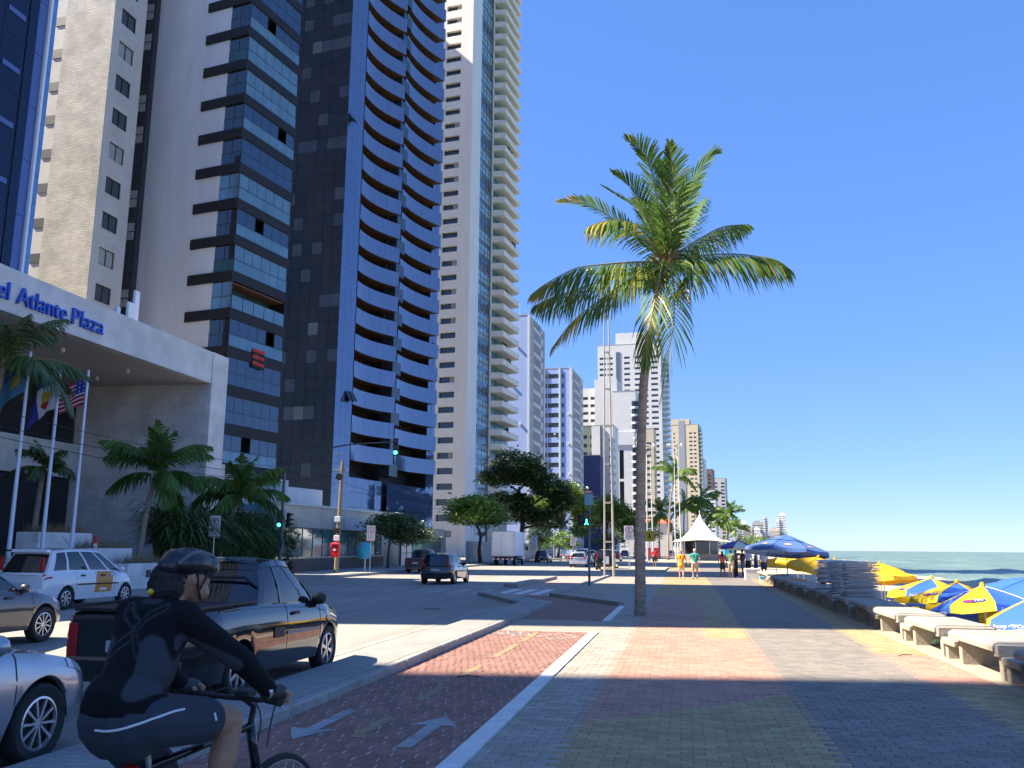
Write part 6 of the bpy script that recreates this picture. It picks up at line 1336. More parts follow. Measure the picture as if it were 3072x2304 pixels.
# parasols
M_pyel = pm('parasol_yellow', (.72,.50,.015), .65, var=.06, scale=2, trans=.22); M_pblu = pm('parasol_blue', (.035,.13,.55), .6, var=.06, scale=2, trans=.12)
M_porg = pm('parasol_amber', (.80,.47,.015), .65, var=.10, scale=2, trans=.25); M_pnav = pm('parasol_steel_blue', (.075,.15,.36), .6, var=.12, scale=1.5, trans=.08); M_ppur = pm('parasol_purple', (.11,.07,.30), .6, var=.08, scale=2, trans=.15); M_pwht = pm('parasol_white', (.75,.70,.55), .65, var=.06, scale=2, trans=.2)
M_piping = pm('piping', (.80,.50,.10), .6, var=0)
def parasol(name, label, apex, ground, r, drop, mats, tilt=(0,0), rot=0, flap=.16, n=8, group=None, logo=None, vent=False, sag_=.06, wood=None):
    t = thing(name, label, 'parasol', (apex[0], apex[1], ground), 0, group); H_ = apex[2]-ground
    MB().tube([(0,0,-.02),(0,0,H_-.03)], .024, 8).build('pole', wood or M_signw, t)
    hub = put('canopy_hub', MB().lathe([(0,.10),(.05,.08),(.07,.0),(.03,-.06)], 10).mesh('canopy_hub', mats[0]), t, (0,0,H_), (tilt[0], tilt[1], rot))
    def pt_(rr, a, flat=0):
        seg = 2*math.pi/n; ph_ = (a/seg) % 1.0; k = math.cos(seg/2)/math.cos((ph_-.5)*seg); z = -drop*(.75*rr+.25*rr*rr)*1.0 - sag_*math.sin(math.pi*ph_)*rr*(1-.3*rr)
        return Vector((r*rr*k*math.cos(a), r*rr*k*math.sin(a), z))
    for i in range(n):
        seg = 2*math.pi/n; A = [i*seg+seg*j/4 for j in range(5)]; Rr = [.03,.2,.4,.6,.8,1.0] if not vent else [.28,.45,.6,.8,1.0]; mb = MB(); P = [pt_(q, a) for q in Rr for a in A]; m5 = 5
        F = [[q*m5+j, (q+1)*m5+j, (q+1)*m5+j+1, q*m5+j+1] for q in range(len(Rr)-1) for j in range(4)]; mb.add(P, F, 0)
        if flap: 
            e = [pt_(1.0, a) for a in A]; lo = [p+Vector((p.x*.03, p.y*.03, -flap*(1+.08*math.sin(9*a)))) for p, a in zip(e, A)]; mb.add(e+lo, [[j, 5+j, 6+j, j+1] for j in range(4)], 0)
        put('canopy_panel', mb.mesh('canopy_panel', mats[i % len(mats)], True, 35), hub)
        rp = [pt_(q, i*seg)+Vector((0,0,.006)) for q in Rr]; put('rib', MB().tube(rp, .010, 4).mesh('rib', M_piping if len(mats) > 1 and mats[0] is M_pyel else mats[0]), hub)
    if vent:
        for i in range(n):
            seg = 2*math.pi/n; A = [i*seg+seg*j/4 for j in range(5)]; mb = MB(); P = [pt_(q, a)*1.0+Vector((0,0,.10-.16*q)) for q in (.02,.15,.3,.44) for a in A]; mb.add(P, [[q*5+j, (q+1)*5+j, (q+1)*5+j+1, q*5+j+1] for q in range(3) for j in range(4)]); put('vent_panel', mb.mesh('vent_panel', mats[0], True, 35), hub)
    if logo: logo(hub, pt_, n)
    return t
def tim_logo(yellow_even=True):
    def f(hub, pt_, n):
        seg = 2*math.pi/n
        for i in range(n):
            a = (i+.5)*seg; p0, p1 = pt_(.62,a), pt_(.98,a); c = pt_(.80, a); zax = (p0-p1).normalized(); xax = Vector((-math.sin(a), math.cos(a), 0)); nrm = xax.cross(zax); 
            if nrm.z < 0: nrm = -nrm
            M = Matrix((( *xax, 0),( *zax, 0),( *nrm, 0),(0,0,0,1))).transposed(); M.translation = c + nrm*.02
            if i % 2 == 0:
                ov = MB(); P = [(.26*math.copysign(abs(math.cos(q))**.6, math.cos(q)), .085*math.copysign(abs(math.sin(q))**.8, math.sin(q)), 0) for q in [2*math.pi*k/24 for k in range(24)]]; ov.poly(P); o = put('logo', ov.mesh('logo', pm('logo_navy', (.03,.03,.22), .5)), hub); o.matrix_local = M
                rr = MB().poly([(-.2,-.05,.004),(-.06,-.05,.004),(-.04,.05,.004),(-.18,.05,.004)]); o2 = put('logo_mark', rr.mesh('logo_mark', pm('logo_red', (.5,.03,.08), .5)), hub); o2.matrix_local = M
                tx = put('logo_letters', text_mesh('TIM', .13, M_signw, .001, 'CENTER'), hub); tx.matrix_local = M @ Matrix.Translation((.09,-.045,.006))
            else:
                c2 = pt_(1.0, a)+Vector((0,0,-.12)); M2 = Matrix((( *xax,0),(0,0,1,0),(*Vector((math.cos(a),math.sin(a),0)),0),(0,0,0,1))).transposed(); M2.translation = c2 + Vector((math.cos(a),math.sin(a),0))*.05
                tx = put('valance_letters', text_mesh('Recarga +TIMChip', .105, M_signw, .001, 'CENTER'), hub); tx.matrix_local = M2
    return f
tm = [M_pyel, M_pblu]; BZ = -1.28
parasol('beach_parasol', 'blue and yellow lettered parasol, third and fullest of the row by the benches', (7.12,23.76,.93), BZ, 1.28, .58, tm, (.16,-.10), R(-143), logo=tim_logo())
parasol('beach_parasol', 'blue and yellow lettered parasol, second of the row, partly hidden', (7.41,26.87,.90), BZ, 1.28, .58, tm, (.16,-.12), R(-172), logo=tim_logo())
parasol('beach_parasol', 'blue and yellow lettered parasol, farthest of the row by the chair stacks', (7.67,30.49,.90), BZ, 1.28, .56, tm, (.14,-.10), R(-182), logo=tim_logo())
parasol('beach_parasol', 'yellow and blue parasol cut by the right edge', (7.75,21.6,.88), BZ, 1.28, .58, tm, (.05,-.05), R(-125), logo=tim_logo())
parasol('beach_parasol', 'plain blue parasol behind the lettered ones at the right edge', (10.9,31.5,.95), BZ, 1.5, .55, [M_pblu], (.25,-.05), .3)
parasol('beach_parasol', 'second plain blue parasol at the right edge', (13.2,33.5,.95), BZ, 1.5, .5, [M_pblu], (.1,.1), .1)
def orange_labels(hub, pt_, n):
    seg = 2*math.pi/n
    for i in range(n):
        a = (i+.5)*seg; c = pt_(.76,a); zax = (pt_(.6,a)-pt_(.95,a)).normalized(); xax = Vector((-math.sin(a),math.cos(a),0)); nrm = xax.cross(zax); nrm = nrm if nrm.z > 0 else -nrm
        M = Matrix(((*xax,0),(*zax,0),(*nrm,0),(0,0,0,1))).transposed(); M.translation = c+nrm*.02; o = put('label_patch', MB().poly([(-.17,-.10,0),(.17,-.10,0),(.17,.10,0),(-.17,.10,0)]).poly([(-.12,-.03,.004),(.12,-.03,.004),(.12,.03,.004),(-.12,.03,.004)], 1).mesh('label_patch', [pm('label_orange', (.75,.28,.02), .5), M_signw]), hub); o.matrix_local = M
parasol('large_parasol', 'large steel-blue vented parasol with orange labels above the benches', (5.1,46.9,2.42), 0, 2.1, .70, [M_pnav], (-.05,.10), .35, .18, 8, None, orange_labels, True, wood=M_bark2)
for k, (x, y, z, r_, tl_, lab) in enumerate([(5.6,39.8,1.46,1.3,(.14,.10),'yellow parasol tilted toward the walk below the large blue one'),(6.5,52.0,1.45,1.45,(.1,.1),'yellow parasol directly behind the large blue one'),(8.8,52.6,1.18,1.35,(.2,.2),'yellow parasol behind the chair stacks, left of the farther pair'),(8.3,40.5,1.0,1.3,(.12,.06),'shaded yellow parasol right above the chair stacks'),(9.6,47.6,1.15,1.15,(.0,.05),'outermost yellow parasol against the sea'),(11,58,1.05,1.2,(.1,.0),'small yellow parasol farther back against the sea'),(7.2,74,1.1,1.3,(.1,.1),'far yellow parasol behind the standing group'),(10,84,.9,1.3,(0,0),'farthest yellow parasol on the beach'),(7.3,46.5,1.32,1.35,(.1,.08),'yellow parasol right of the large blue one, above the chair stacks'),(7.9,57.5,1.30,1.3,(.05,.1),'yellow parasol between the cooler and the sea')]):
    parasol('yellow_parasol', lab, (x,y,z), BZ-.1, r_, .40, [M_porg], tl_, .2+k, .15, 8, 'yellow parasols on the beach')
parasol('vendor_parasol', 'purple and white parasol over the standing group', (4.3,72.5,2.45), 0, 1.55, .55, [M_ppur, M_pwht], (.0,.08), .5, .15)
parasol('vendor_parasol', 'faded yellow parasol beside the purple one', (5.8,76,2.1), 0, 1.6, .5, [M_pwht, M_porg], (.0,.05), .2, .15)
# tent kiosk
kt = thing('tent_kiosk', 'white peaked tent roof over a dark glass drinks kiosk', 'kiosk', (2.75, 146.5, 0), R(6))
n = 24; P = []; F = []; mb = MB()
for i in range(n+1):
    for j in range(n+1):
        u, v = 2*i/n-1, 2*j/n-1; q = max(abs(u), abs(v)); e = min(abs(u), abs(v))/(q+1e-9); rr_ = min(1, math.hypot(u, v)/ (1+.28*e*e)); z = 3.0 + 4.3*(1-rr_)**1.75 + .32*(q**3)*(1-e**2)*.8 - .12*q*e
        P.append((4.15*u*(1-.06*(1-e*e)*q), 4.15*v*(1-.06*(1-e*e)*q), z))
mb.add(P, [[i*(n+1)+j, (i+1)*(n+1)+j, (i+1)*(n+1)+j+1, i*(n+1)+j+1] for i in range(n) for j in range(n)]); put('roof', mb.mesh('roof', pm('tent_white', (.80,.79,.78), .55, var=.03, scale=1, trans=.12), True), kt)
MB().tube([(0,0,7.3),(0,0,7.9)], .05, 6).build('finial', M_signw, kt)
for sx in (-1,1):
    for sy in (-1,1): MB().tube([(sx*4.0,sy*4.0,0),(sx*4.0,sy*4.0,3.0)], .06, 8).build('post', M_signw, kt)
o8 = [(2.9*math.cos(R(22.5+45*k)), 2.9*math.sin(R(22.5+45*k))) for k in range(8)]; MB().prism(o8, 0, 1.0).build('counter', pm('kiosk_stone', (.23,.21,.20), .7, var=.15), kt); MB().prism([(x*.96,y*.96) for x, y in o8], 1.0, 3.0).build('glass_wall', M_blkglass, kt)
for k in range(8): MB().box(-.05,.05,-.05,.05,1.0,3.0).build('mullion', M_steel, kt, (o8[k][0]*.97, o8[k][1]*.97, 0))
MB().prism([(x*1.03,y*1.03) for x, y in o8], 2.9, 3.06).build('ceiling_ring', M_dkmetal, kt)
bn = thing('banner_sign', 'turquoise advertising stand at the right side of the kiosk', 'sign', (6.9,141,0)); MB().cbox(-.8,.8,-.1,.1,.2,2.7,.1).build('board', MATS['phone_blue'], bn); MB().box(-.6,.6,-.04,.04,0,.25).build('foot', M_dkmetal, bn)
# cooler, bags, stool, litter
ck = thing('cooler_box', 'big white foam cooler box at the far end of the benches', 'cooler', (3.6,55.2,0), .05); MB().cbox(0,.85,0,.6,0,.56,.02).build('box', M_signw, ck); MB().cbox(-.02,.87,-.02,.62,.565,.66,.02).build('lid', M_signw, ck)
bg_ = thing('cool_bag', 'small blue and white bag beside the cooler', 'bag', (4.05,51.0,0)); MB().cbox(0,.32,0,.22,0,.22,.04).build('bag_body', M_signw, bg_); MB().cbox(.0,.32,-.01,.23,.22,.34,.04).build('flap', pm('bag_blue', (.06,.3,.55), .6), bg_)
st = thing('plastic_stool', 'blue plastic stool behind the last sunny bench', 'stool', (5.6,23.9,-.0)); MB().cbox(-.2,.2,-.2,.2,.42,.48,.03).build('seat', pm('stool_blue', (.10,.22,.36), .5), st)
for x in (-.15,.15):
    for y in (-.15,.15): MB().tube([(x*1.2,y*1.2,0),(x,y,.43)], .03, 6).build('leg', MATS['stool_blue'], st)
pb = thing('plastic_bag', 'crumpled green and white plastic bag under the third sunny bench', 'bag', (4.75,18.6,0)); r = random.Random(4); mb = MB().ball((0,0,.07), (.17,.14,.09), 10, 7); mb.v = [(x+r.uniform(-.03,.03), y+r.uniform(-.03,.03), max(0,z+r.uniform(-.02,.03))) for x, y, z in mb.v]; mb.build('crumple', pm('bag_green', (.30,.55,.42), .4, var=.4, scale=14), pb)
for x, y, a in ((-2.9,12.2,.3),(3.6,16.4,.8)): tag(MB().tube([(-.16,0,0),(0,.02,.01),(.18,-.03,0)], .008, 4).build('twig', M_bark2, None, (x,y,.028), a), 'thin dry twig lying on the %s' % ('cycle lane' if x < 0 else 'paving near the benches'), 'twig')
lt = MB(); r = random.Random(9)
for i in range(260):
    x, y, a, s = r.uniform(-1.8,4.2), r.uniform(7,30), r.uniform(0,6.3), r.uniform(.012,.03)
    if r.random() < .6: x = r.uniform(3.2,4.3)
    lt.add([(x+s*math.cos(a),y+s*math.sin(a),.009),(x-s*.4*math.sin(a),y+s*.4*math.cos(a),.012),(x-s*math.cos(a),y-s*math.sin(a),.008),(x+s*.4*math.sin(a),y-s*.4*math.cos(a),.012)], [[0,1,2,3]])
stuff(tag(lt.build('leaf_litter', M_dry), 'specks of dry leaf litter scattered over the promenade paving', 'litter'))
# furniture glimpsed on the sand
for k, (x, y, c, lab) in enumerate([(6.9,33.5,(.75,.35,.03),'orange plastic chair on the sand behind the shaded benches'),(5.9,44.5,(.8,.4,.03),'orange plastic chair under the yellow parasols'),(6.2,49.5,(.75,.75,.74),'white plastic table under the large blue parasol'),(6.9,20.6,(.72,.66,.35),'cream plastic chair below the right edge parasol'),(6.6,42.3,(.7,.7,.7),'white plastic chair under the tilted yellow parasol')]):
    t = thing('beach_chair' if k != 2 else 'plastic_table', lab, 'chair' if k != 2 else 'table', (x,y,-1.25 if k != 3 else -1.25), .6*k); m = pm('plastic_%d' % k, c, .5)
    MB().cbox(-.24,.24,-.24,.24,.40,.44,.02).build('seat' if k != 2 else 'table_top', m, t)
    if k != 2: MB().cbox(-.24,.24,.20,.25,.44,.88,.02).build('backrest', m, t)
    for sx in (-.2,.2):
        for sy in (-.2,.2): MB().tube([(sx*1.15,sy*1.15,0),(sx,sy,.42)], .02, 6).build('leg', m, t)
# ================================================================ people
def eval_mesh(o, name):
    sc2 = bpy.data.scenes.get('workbench_tmp') or bpy.data.scenes.new('workbench_tmp'); sc2.collection.objects.link(o); vl = sc2.view_layers[0]; vl.update()
    me = bpy.data.meshes.new_from_object(o.evaluated_get(vl.depsgraph)); me.name = name
    bpy.data.objects.remove(o); return me
def blob(name, prims, voxel, mats, smooth=4, cut=None):
    """one continuous skin around tapered limbs (c) and ellipsoids (e)"""
    mb = MB()
    for p in prims:
        if p[0] == 'c':
            a, b, r0, r1 = Vector(p[1]), Vector(p[2]), p[3], p[4]; fl = p[5] if len(p) > 5 else 1.0; d_ = (b-a).normalized(); pts = [a-d_*r0*.85, a-d_*r0*.5, a]; rs = [r0*.45, r0*.86, r0]
            for k in (1,2,3): pts.append(a.lerp(b, k/4)); rs.append(r0+(r1-r0)*k/4)
            pts += [b, b+d_*r1*.5, b+d_*r1*.85]; rs += [r1, r1*.86, r1*.45]; mb.tube(pts, rs, 12, 0, True, fl)
        else: mb.ball(p[1], p[2], 14, 10)
    me0 = mb.mesh('tmp', mats if not isinstance(mats, (list, tuple)) else mats[0]); o = bpy.data.objects.new('tmp', me0)
    m = o.modifiers.new('r', 'REMESH'); m.mode = 'VOXEL'; m.voxel_size = voxel; m.use_smooth_shade = True
    s = o.modifiers.new('s', 'SMOOTH'); s.factor = .5; s.iterations = smooth
    me = eval_mesh(o, name); bpy.data.meshes.remove(me0); me.materials.clear()
    for m_ in (mats if isinstance(mats, (list, tuple)) else [mats]): me.materials.append(m_)
    me.polygons.foreach_set('use_smooth', [True]*len(me.polygons)); return me
M_skin = pm('skin', (.45,.25,.16), .55, var=.08, scale=6); M_skin2 = pm('skin_dark', (.20,.10,.06), .55, var=.08, scale=6); M_skin3 = pm('skin_fair', (.58,.36,.27), .55, var=.08, scale=6)
def cloth(n, c): return pm('cloth_'+n, c, .85, var=.10, scale=9, bump=.25, bscale=22)
M_hair = pm('hair_dark', (.012,.009,.008), .6, var=.3, scale=30, bump=.5, bscale=60); M_hairr = pm('hair_auburn', (.30,.11,.04), .6, var=.3, scale=30); M_hairg = pm('hair_grey', (.5,.48,.45), .7, var=.2, scale=30)
M_shoe = pm('shoe', (.03,.03,.035), .6, var=.1); M_sock = pm('sock', (.72,.72,.72), .8)
def person(label, loc, rot, h=1.72, skin=None, top=None, bottom=None, hair=None, hat=None, style='shorts', stride=.22, long_hair=False, arms=None, dress=False, voxel=.022, shoes=None, sleeve=.5):
    t = thing('person', label, 'person', loc, rot); k = h/1.72; skin = skin or M_skin
    def S(p): return tuple(c*k for c in p)
    hipL, hipR = (-.10,0,.92), (.10,0,.92); kL, kR = (-.11,.05+stride*.35,.49), (.11,-stride*.2,.48); aL, aR = (-.11,stride*.8,.07), (.11,-stride*.9,.10)
    sL, sR = (-.19,0,1.42), (.19,0,1.42); A = arms or dict(eL=(-.25,-.06,1.16), hL=(-.27,.02,.90), eR=(.25,.0,1.16), hR=(.28,.06,.90))
    pr = [('c',S(hipL),S(kL),.088*k,.058*k),('c',S(kL),S(aL),.058*k,.036*k),('c',S(hipR),S(kR),.088*k,.058*k),('c',S(kR),S(aR),.058*k,.036*k),
          ('c',S((0,0,.95)),S((0,0,1.12)),.125*k,.115*k),('c',S((-.05,0,1.12)),S((-.09,0,1.36)),.10*k,.10*k),('c',S((.05,0,1.12)),S((.09,0,1.36)),.10*k,.10*k),('c',S((-.14,0,1.42)),S((.14,0,1.42)),.065*k,.065*k),
          ('c',S((0,0,1.42)),S((0,.02,1.55)),.052*k,.048*k),('e',S((0,.025,1.62)),(.073*k,.092*k,.108*k)),('e',S((0,.115,1.60)),(.014*k,.02*k,.02*k)),('e',S((-.075,.02,1.61)),(.012*k,.022*k,.03*k)),('e',S((.075,.02,1.61)),(.012*k,.022*k,.03*k))]
    for s, e, hd in ((sL,A['eL'],A['hL']),(sR,A['eR'],A['hR'])):
        d_ = (Vector(hd)-Vector(e)).normalized(); w = Vector(hd); n_ = Vector((0,1,0))-d_*d_.y; n_ = n_.normalized() if n_.length > .1 else Vector((0,0,1))
        pr += [('c',S(s),S(e),.045*k,.036*k),('c',S(e),S(hd),.036*k,.025*k),('c',S(hd),S(w+d_*.07),.028*k,.030*k)]
        for q in (-.024,-.008,.008,.024): pr.append(('c',S(w+d_*.08+n_*q),S(w+d_*(.15-abs(q))+n_*q),.010*k,.009*k))
        pr.append(('c',S(w+d_*.03+n_*.03),S(w+d_*.09+n_*.055),.011*k,.009*k))
    for a in (aL, aR): pr.append(('c',S((a[0],a[1]-.03,a[2]-.03)),S((a[0],a[1]+.14,a[2]-.045)),.036*k,.026*k))
    put('body', blob('body', pr, voxel*k, skin, 2), t)
    g = .016*k
    tp = [('c',S((0,0,1.0)),S((0,0,1.14)),.135*k+g,.118*k+g),('c',S((-.05,0,1.12)),S((-.09,0,1.37)),.10*k+g,.10*k+g),('c',S((.05,0,1.12)),S((.09,0,1.37)),.10*k+g,.10*k+g),('c',S((-.14,0,1.42)),S((.14,0,1.42)),.065*k+g*.6,.065*k+g*.6)]
    for s, e in ((sL,A['eL']),(sR,A['eR'])): tp.append(('c',S(s),S(Vector(s).lerp(Vector(e),sleeve)),.052*k+g,.05*k+g))
    if dress: tp += [('c',S((0,0,.98)),S((0,0,.84)),.16*k,.215*k)]
    put('shirt', blob('shirt', tp, voxel*k, top, 3), t)
    if style == 'shorts': bp_ = [('c',S((0,0,.98)),S((0,0,.90)),.135*k+g,.14*k+g)] + [('c',S(a),S(Vector(a).lerp(Vector(b),.78)),.098*k+g,.082*k+g) for a, b in ((hipL,kL),(hipR,kR))]
    elif style == 'skirt': bp_ = [('c',S((0,0,1.0)),S((0,0,.70)),.13*k+g,.16*k+g)]
    else: bp_ = [('c',S((0,0,.98)),S((0,0,.90)),.135*k+g,.14*k+g)] + [('c',S(a),S(b),.095*k+g,.068*k+g) for a, b in ((hipL,kL),(hipR,kR))] + [('c',S(a),S(b),.066*k+g,.055*k+g) for a, b in ((kL,aL),(kR,aR))]
    put({'shorts':'shorts','skirt':'skirt','trousers':'trousers'}[style], blob('bottoms', bp_, voxel*k, bottom, 3), t)
    if hat: put('hat', blob('hat', [('e',S((0,.02,1.685)),(.088*k,.104*k,.06*k)),('e',S((0,.12,1.67)),(.07*k,.08*k,.014*k))], .016*k, hat, 2), t)
    hp = [('e',S((0,-.005,1.65)),(.083*k,.096*k,.095*k))]
    if long_hair: hp += [('c',S((0,-.07,1.62)),S((0,-.09,1.36)),.07*k,.045*k)]
    if not hat or long_hair: put('hair', blob('hair', hp, .018*k, hair or M_hair, 2), t)
    if shoes:
        for a in (aL, aR): put('shoe', blob('shoe', [('c',S((a[0],a[1]-.03,a[2]-.025)),S((a[0],a[1]+.15,a[2]-.035)),.046*k,.036*k)], .016*k, M_shoe, 2), t); put('sock', blob('sock', [('c',S((a[0],a[1]-.01,a[2]+.02)),S((a[0],a[1]-.02,a[2]+.12)),.043*k,.043*k)], .016*k, M_sock, 1), t)
    return t
hold = dict(eL=(-.25,-.06,1.16), hL=(-.27,.02,.90), eR=(.28,.0,1.18), hR=(.37,.06,.92)); hold2 = dict(eL=(-.30,.0,1.18), hL=(-.36,.06,.92), eR=(.27,-.08,1.16), hR=(.30,.04,.90))
front = dict(eL=(-.25,.05,1.16), hL=(-.16,.26,1.12), eR=(.25,.05,1.16), hR=(.16,.26,1.12))
person('woman in orange top and white shorts walking away hand in hand', (-.12,54.6,0), 0, 1.66, M_skin3, cloth('orange', (.80,.32,.01)), cloth('cream', (.75,.68,.55)), M_hairr, None, 'shorts', .18, False, hold, True)
person('man in teal polo shirt, khaki shorts and white cap walking away', (.68,54.9,0), 0, 1.76, M_skin3, cloth('teal', (.03,.27,.22)), cloth('khaki', (.52,.42,.30)), M_hairg, cloth('white_cap', (.8,.8,.8)), 'shorts', .25, False, hold2, shoes=True)
person('girl with long dark hair, coral top and black skirt seen from behind', (2.45,59.0,0), -.1, 1.62, M_skin2, cloth('coral', (.48,.12,.10)), cloth('black', (.02,.02,.022)), M_hair, None, 'skirt', .05, True)
person('man in green patterned shirt and beige shorts beside the girl', (2.95,58.6,0), -.4, 1.72, M_skin2, pm('cloth_camo', (.14,.20,.11), .85, var=.6, scale=7), cloth('beige', (.45,.37,.26)), M_hair, None, 'shorts', .06, False, front)
person('person in dark shirt standing under the purple parasol pole', (3.35,60.2,0), 1.2, 1.70, M_skin2, cloth('maroon', (.10,.03,.03)), cloth('dark', (.03,.03,.03)), M_hair, None, 'trousers', .04, False, front, voxel=.028)
person('person in dark brown shirt facing the vendor group', (3.85,61.4,0), 1.9, 1.74, M_skin2, cloth('brown', (.06,.04,.03)), cloth('grey', (.2,.2,.2)), M_hair, None, 'shorts', .04, False, front, voxel=.028)
person('person in white and blue shirt behind the vendor group', (4.35,63.5,0), 2.6, 1.75, M_skin2, cloth('white', (.6,.66,.72)), cloth('dark', (.03,.03,.03)), M_hair, None, 'shorts', .04, voxel=.028)
person('person in blue shirt leaning at the end of the benches', (4.75,62.0,0), 1.4, 1.68, M_skin2, cloth('blue', (.06,.14,.42)), cloth('navy', (.03,.04,.10)), M_hair, None, 'shorts', .08, False, front, voxel=.028)
person('person in pale blue shirt right of the vendor group', (5.15,60.8,0), 3.0, 1.66, M_skin2, cloth('paleblue', (.30,.45,.65)), cloth('navy', (.03,.04,.10)), M_hair, None, 'shorts', .05, voxel=.028)
person('person in dark clothes under the large blue parasol', (6.6,46.0,-1.2), 2.0, 1.72, M_skin2, cloth('black', (.02,.02,.022)), cloth('dark', (.03,.03,.03)), M_hair, None, 'shorts', .05, voxel=.028)
person('person bending in dark shirt below the tilted yellow parasol', (6.7,36.5,-1.2), 1.0, 1.7, M_skin2, cloth('brown', (.06,.04,.03)), cloth('coral', (.48,.12,.10)), M_hair, None, 'shorts', .05, voxel=.028)
person('bather standing near the water beyond the chair stacks', (13.5,49,-1.5), 2.0, 1.65, M_skin2, cloth('navy2', (.04,.05,.14)), cloth('dark', (.03,.03,.03)), M_hair, None, 'shorts', .05, voxel=.03)
person('motorcyclist in a red shirt seen from behind', (-9.6,117.6,.38), 0, 1.6, M_skin2, cloth('red', (.5,.03,.04)), cloth('dark', (.03,.03,.03)), M_hair, cloth('helmet_dark', (.03,.03,.03)), 'shorts', .3, False, front, voxel=.03)
person('pedestrian in red walking on the far verge behind the big trunk', (-2.6,84,.1), 0, 1.7, M_skin2, cloth('red', (.5,.03,.04)), cloth('dark', (.03,.03,.03)), M_hair, None, 'shorts', .2, voxel=.03)
# ---------------------------------------------------------------- cyclist on the cycle lane
BX = -2.19
bk = thing('bicycle', 'black bicycle ridden along the cycle lane, front wheel at the bottom edge', 'bicycle', (BX, 4.02, .012), -R(13))
M_bfr = pm('bike_frame', (.010,.011,.014), .25, .2, var=.05, coat=.6)
FA, RA, BB, ST, HT0, HT1 = (0,.52,.34), (0,-.54,.34), (0,-.10,.30), (0,-.36,.80), (0,.28,.86), (0,.34,.66)
MB().tube([BB, ST], .019, 10).tube([ST, HT0], .019, 10).tube([BB, HT1], .022, 10).tube([HT0, HT1], .024, 10).tube([BB, (.05,-.3,.32), (.06,-.54,.34)], .011, 8).tube([BB, (-.05,-.3,.32), (-.06,-.54,.34)], .011, 8).tube([ST, (.06,-.54,.34)], .010, 8).tube([ST, (-.06,-.54,.34)], .010, 8).build('frame', M_bfr, bk, smooth=True)
MB().tube([HT1, (.055,.38,.60), (.06,.52,.34)], .016, 8).tube([HT1, (-.055,.38,.60), (-.06,.52,.34)], .016, 8).build('fork', M_bfr, bk, smooth=True)
def bike_wheel(c):
    w = put('wheel', MB().lathe([(.315,-.018),(.335,-.022),(.345,0),(.335,.022),(.315,.018)], 40, axis='x').mesh('tyre', M_tyre, True), bk, c)
    MB().lathe([(.305,-.012),(.318,-.014),(.318,.014),(.305,.012),(.305,-.012)], 40, axis='x').build('rim', M_rim, w)
    sp_ = MB()
    for i in range(28):
        a = 2*math.pi*i/28; sp_.tube([(.02 if i % 2 else -.02,0,0), (0,.31*math.cos(a),.31*math.sin(a))], .0014, 3, cap=False)
    stuff(sp_.build('spokes', M_steel, w)); MB().tube([(-.05,0,0),(.05,0,0)], .022, 8).build('hub', M_steel, w)
bike_wheel(FA); bike_wheel(RA)
MB().tube([ST, (0,-.40,.93)], .013, 8).build('seat_post', M_steel, bk); MB().ball((0,-.43,.955), (.075,.14,.035), 12, 6).build('saddle', M_trim, bk, smooth=True)
MB().tube([HT0, (0,.30,.95), (0,.22,1.00)], .016, 8).build('stem', M_trim, bk)
MB().tube(smooth_path([(-.31,.10,1.02),(-.20,.14,1.02),(-.1,.21,1.00),(0,.22,1.0),(.1,.21,1.00),(.20,.14,1.02),(.31,.10,1.02)], 18), .013, 8).build('handlebar', M_trim, bk, smooth=True)
for s in (-1,1):
    MB().tube([(s*.20,.14,1.02),(s*.32,.095,1.02)], .018, 8).build('grip', M_tyre, bk); MB().tube([(s*.19,.16,1.01),(s*.26,.20,.98)], .007, 6).build('brake_lever', M_steel, bk)
    MB().tube(smooth_path([(s*.17,.16,1.02),(s*.12,.34,1.03),(s*.04,.40,.90),(s*.03,.38,.75)], 14), .004, 5).build('brake_cable', M_signk, bk)
MB().cbox(-.045,.045,.19,.27,1.01,1.045,.01).build('bike_computer', M_trim, bk)
MB().lathe([(0,-.004),(.095,-.004),(.095,.004),(0,.004)], 24, (.035,-.10,.30), 0, 'x').build('chainring', M_steel, bk)
for s, a in ((1, 1.1),(-1, 1.1+math.pi)):
    e = Vector((s*.08, -.10+.17*math.cos(a), .30+.17*math.sin(a))); MB().tube([(s*.06,-.10,.30), tuple(e)], .012, 6).build('crank', M_steel, bk); MB().cbox(-.05,.05,-.04,.04,-.012,.012,.005).build('pedal', M_trim, bk, (e.x+s*.06, e.y, e.z))
MB().cbox(-.03,.03,-.02,.02,-.03,.03,.008).build('rear_lamp', M_red, bk, (0,-.46,.80))
cy_ = thing('person', 'cyclist in black and grey jersey, dark shorts and helmet leaning over the handlebar', 'person', (BX, 4.02, .012), -R(13))
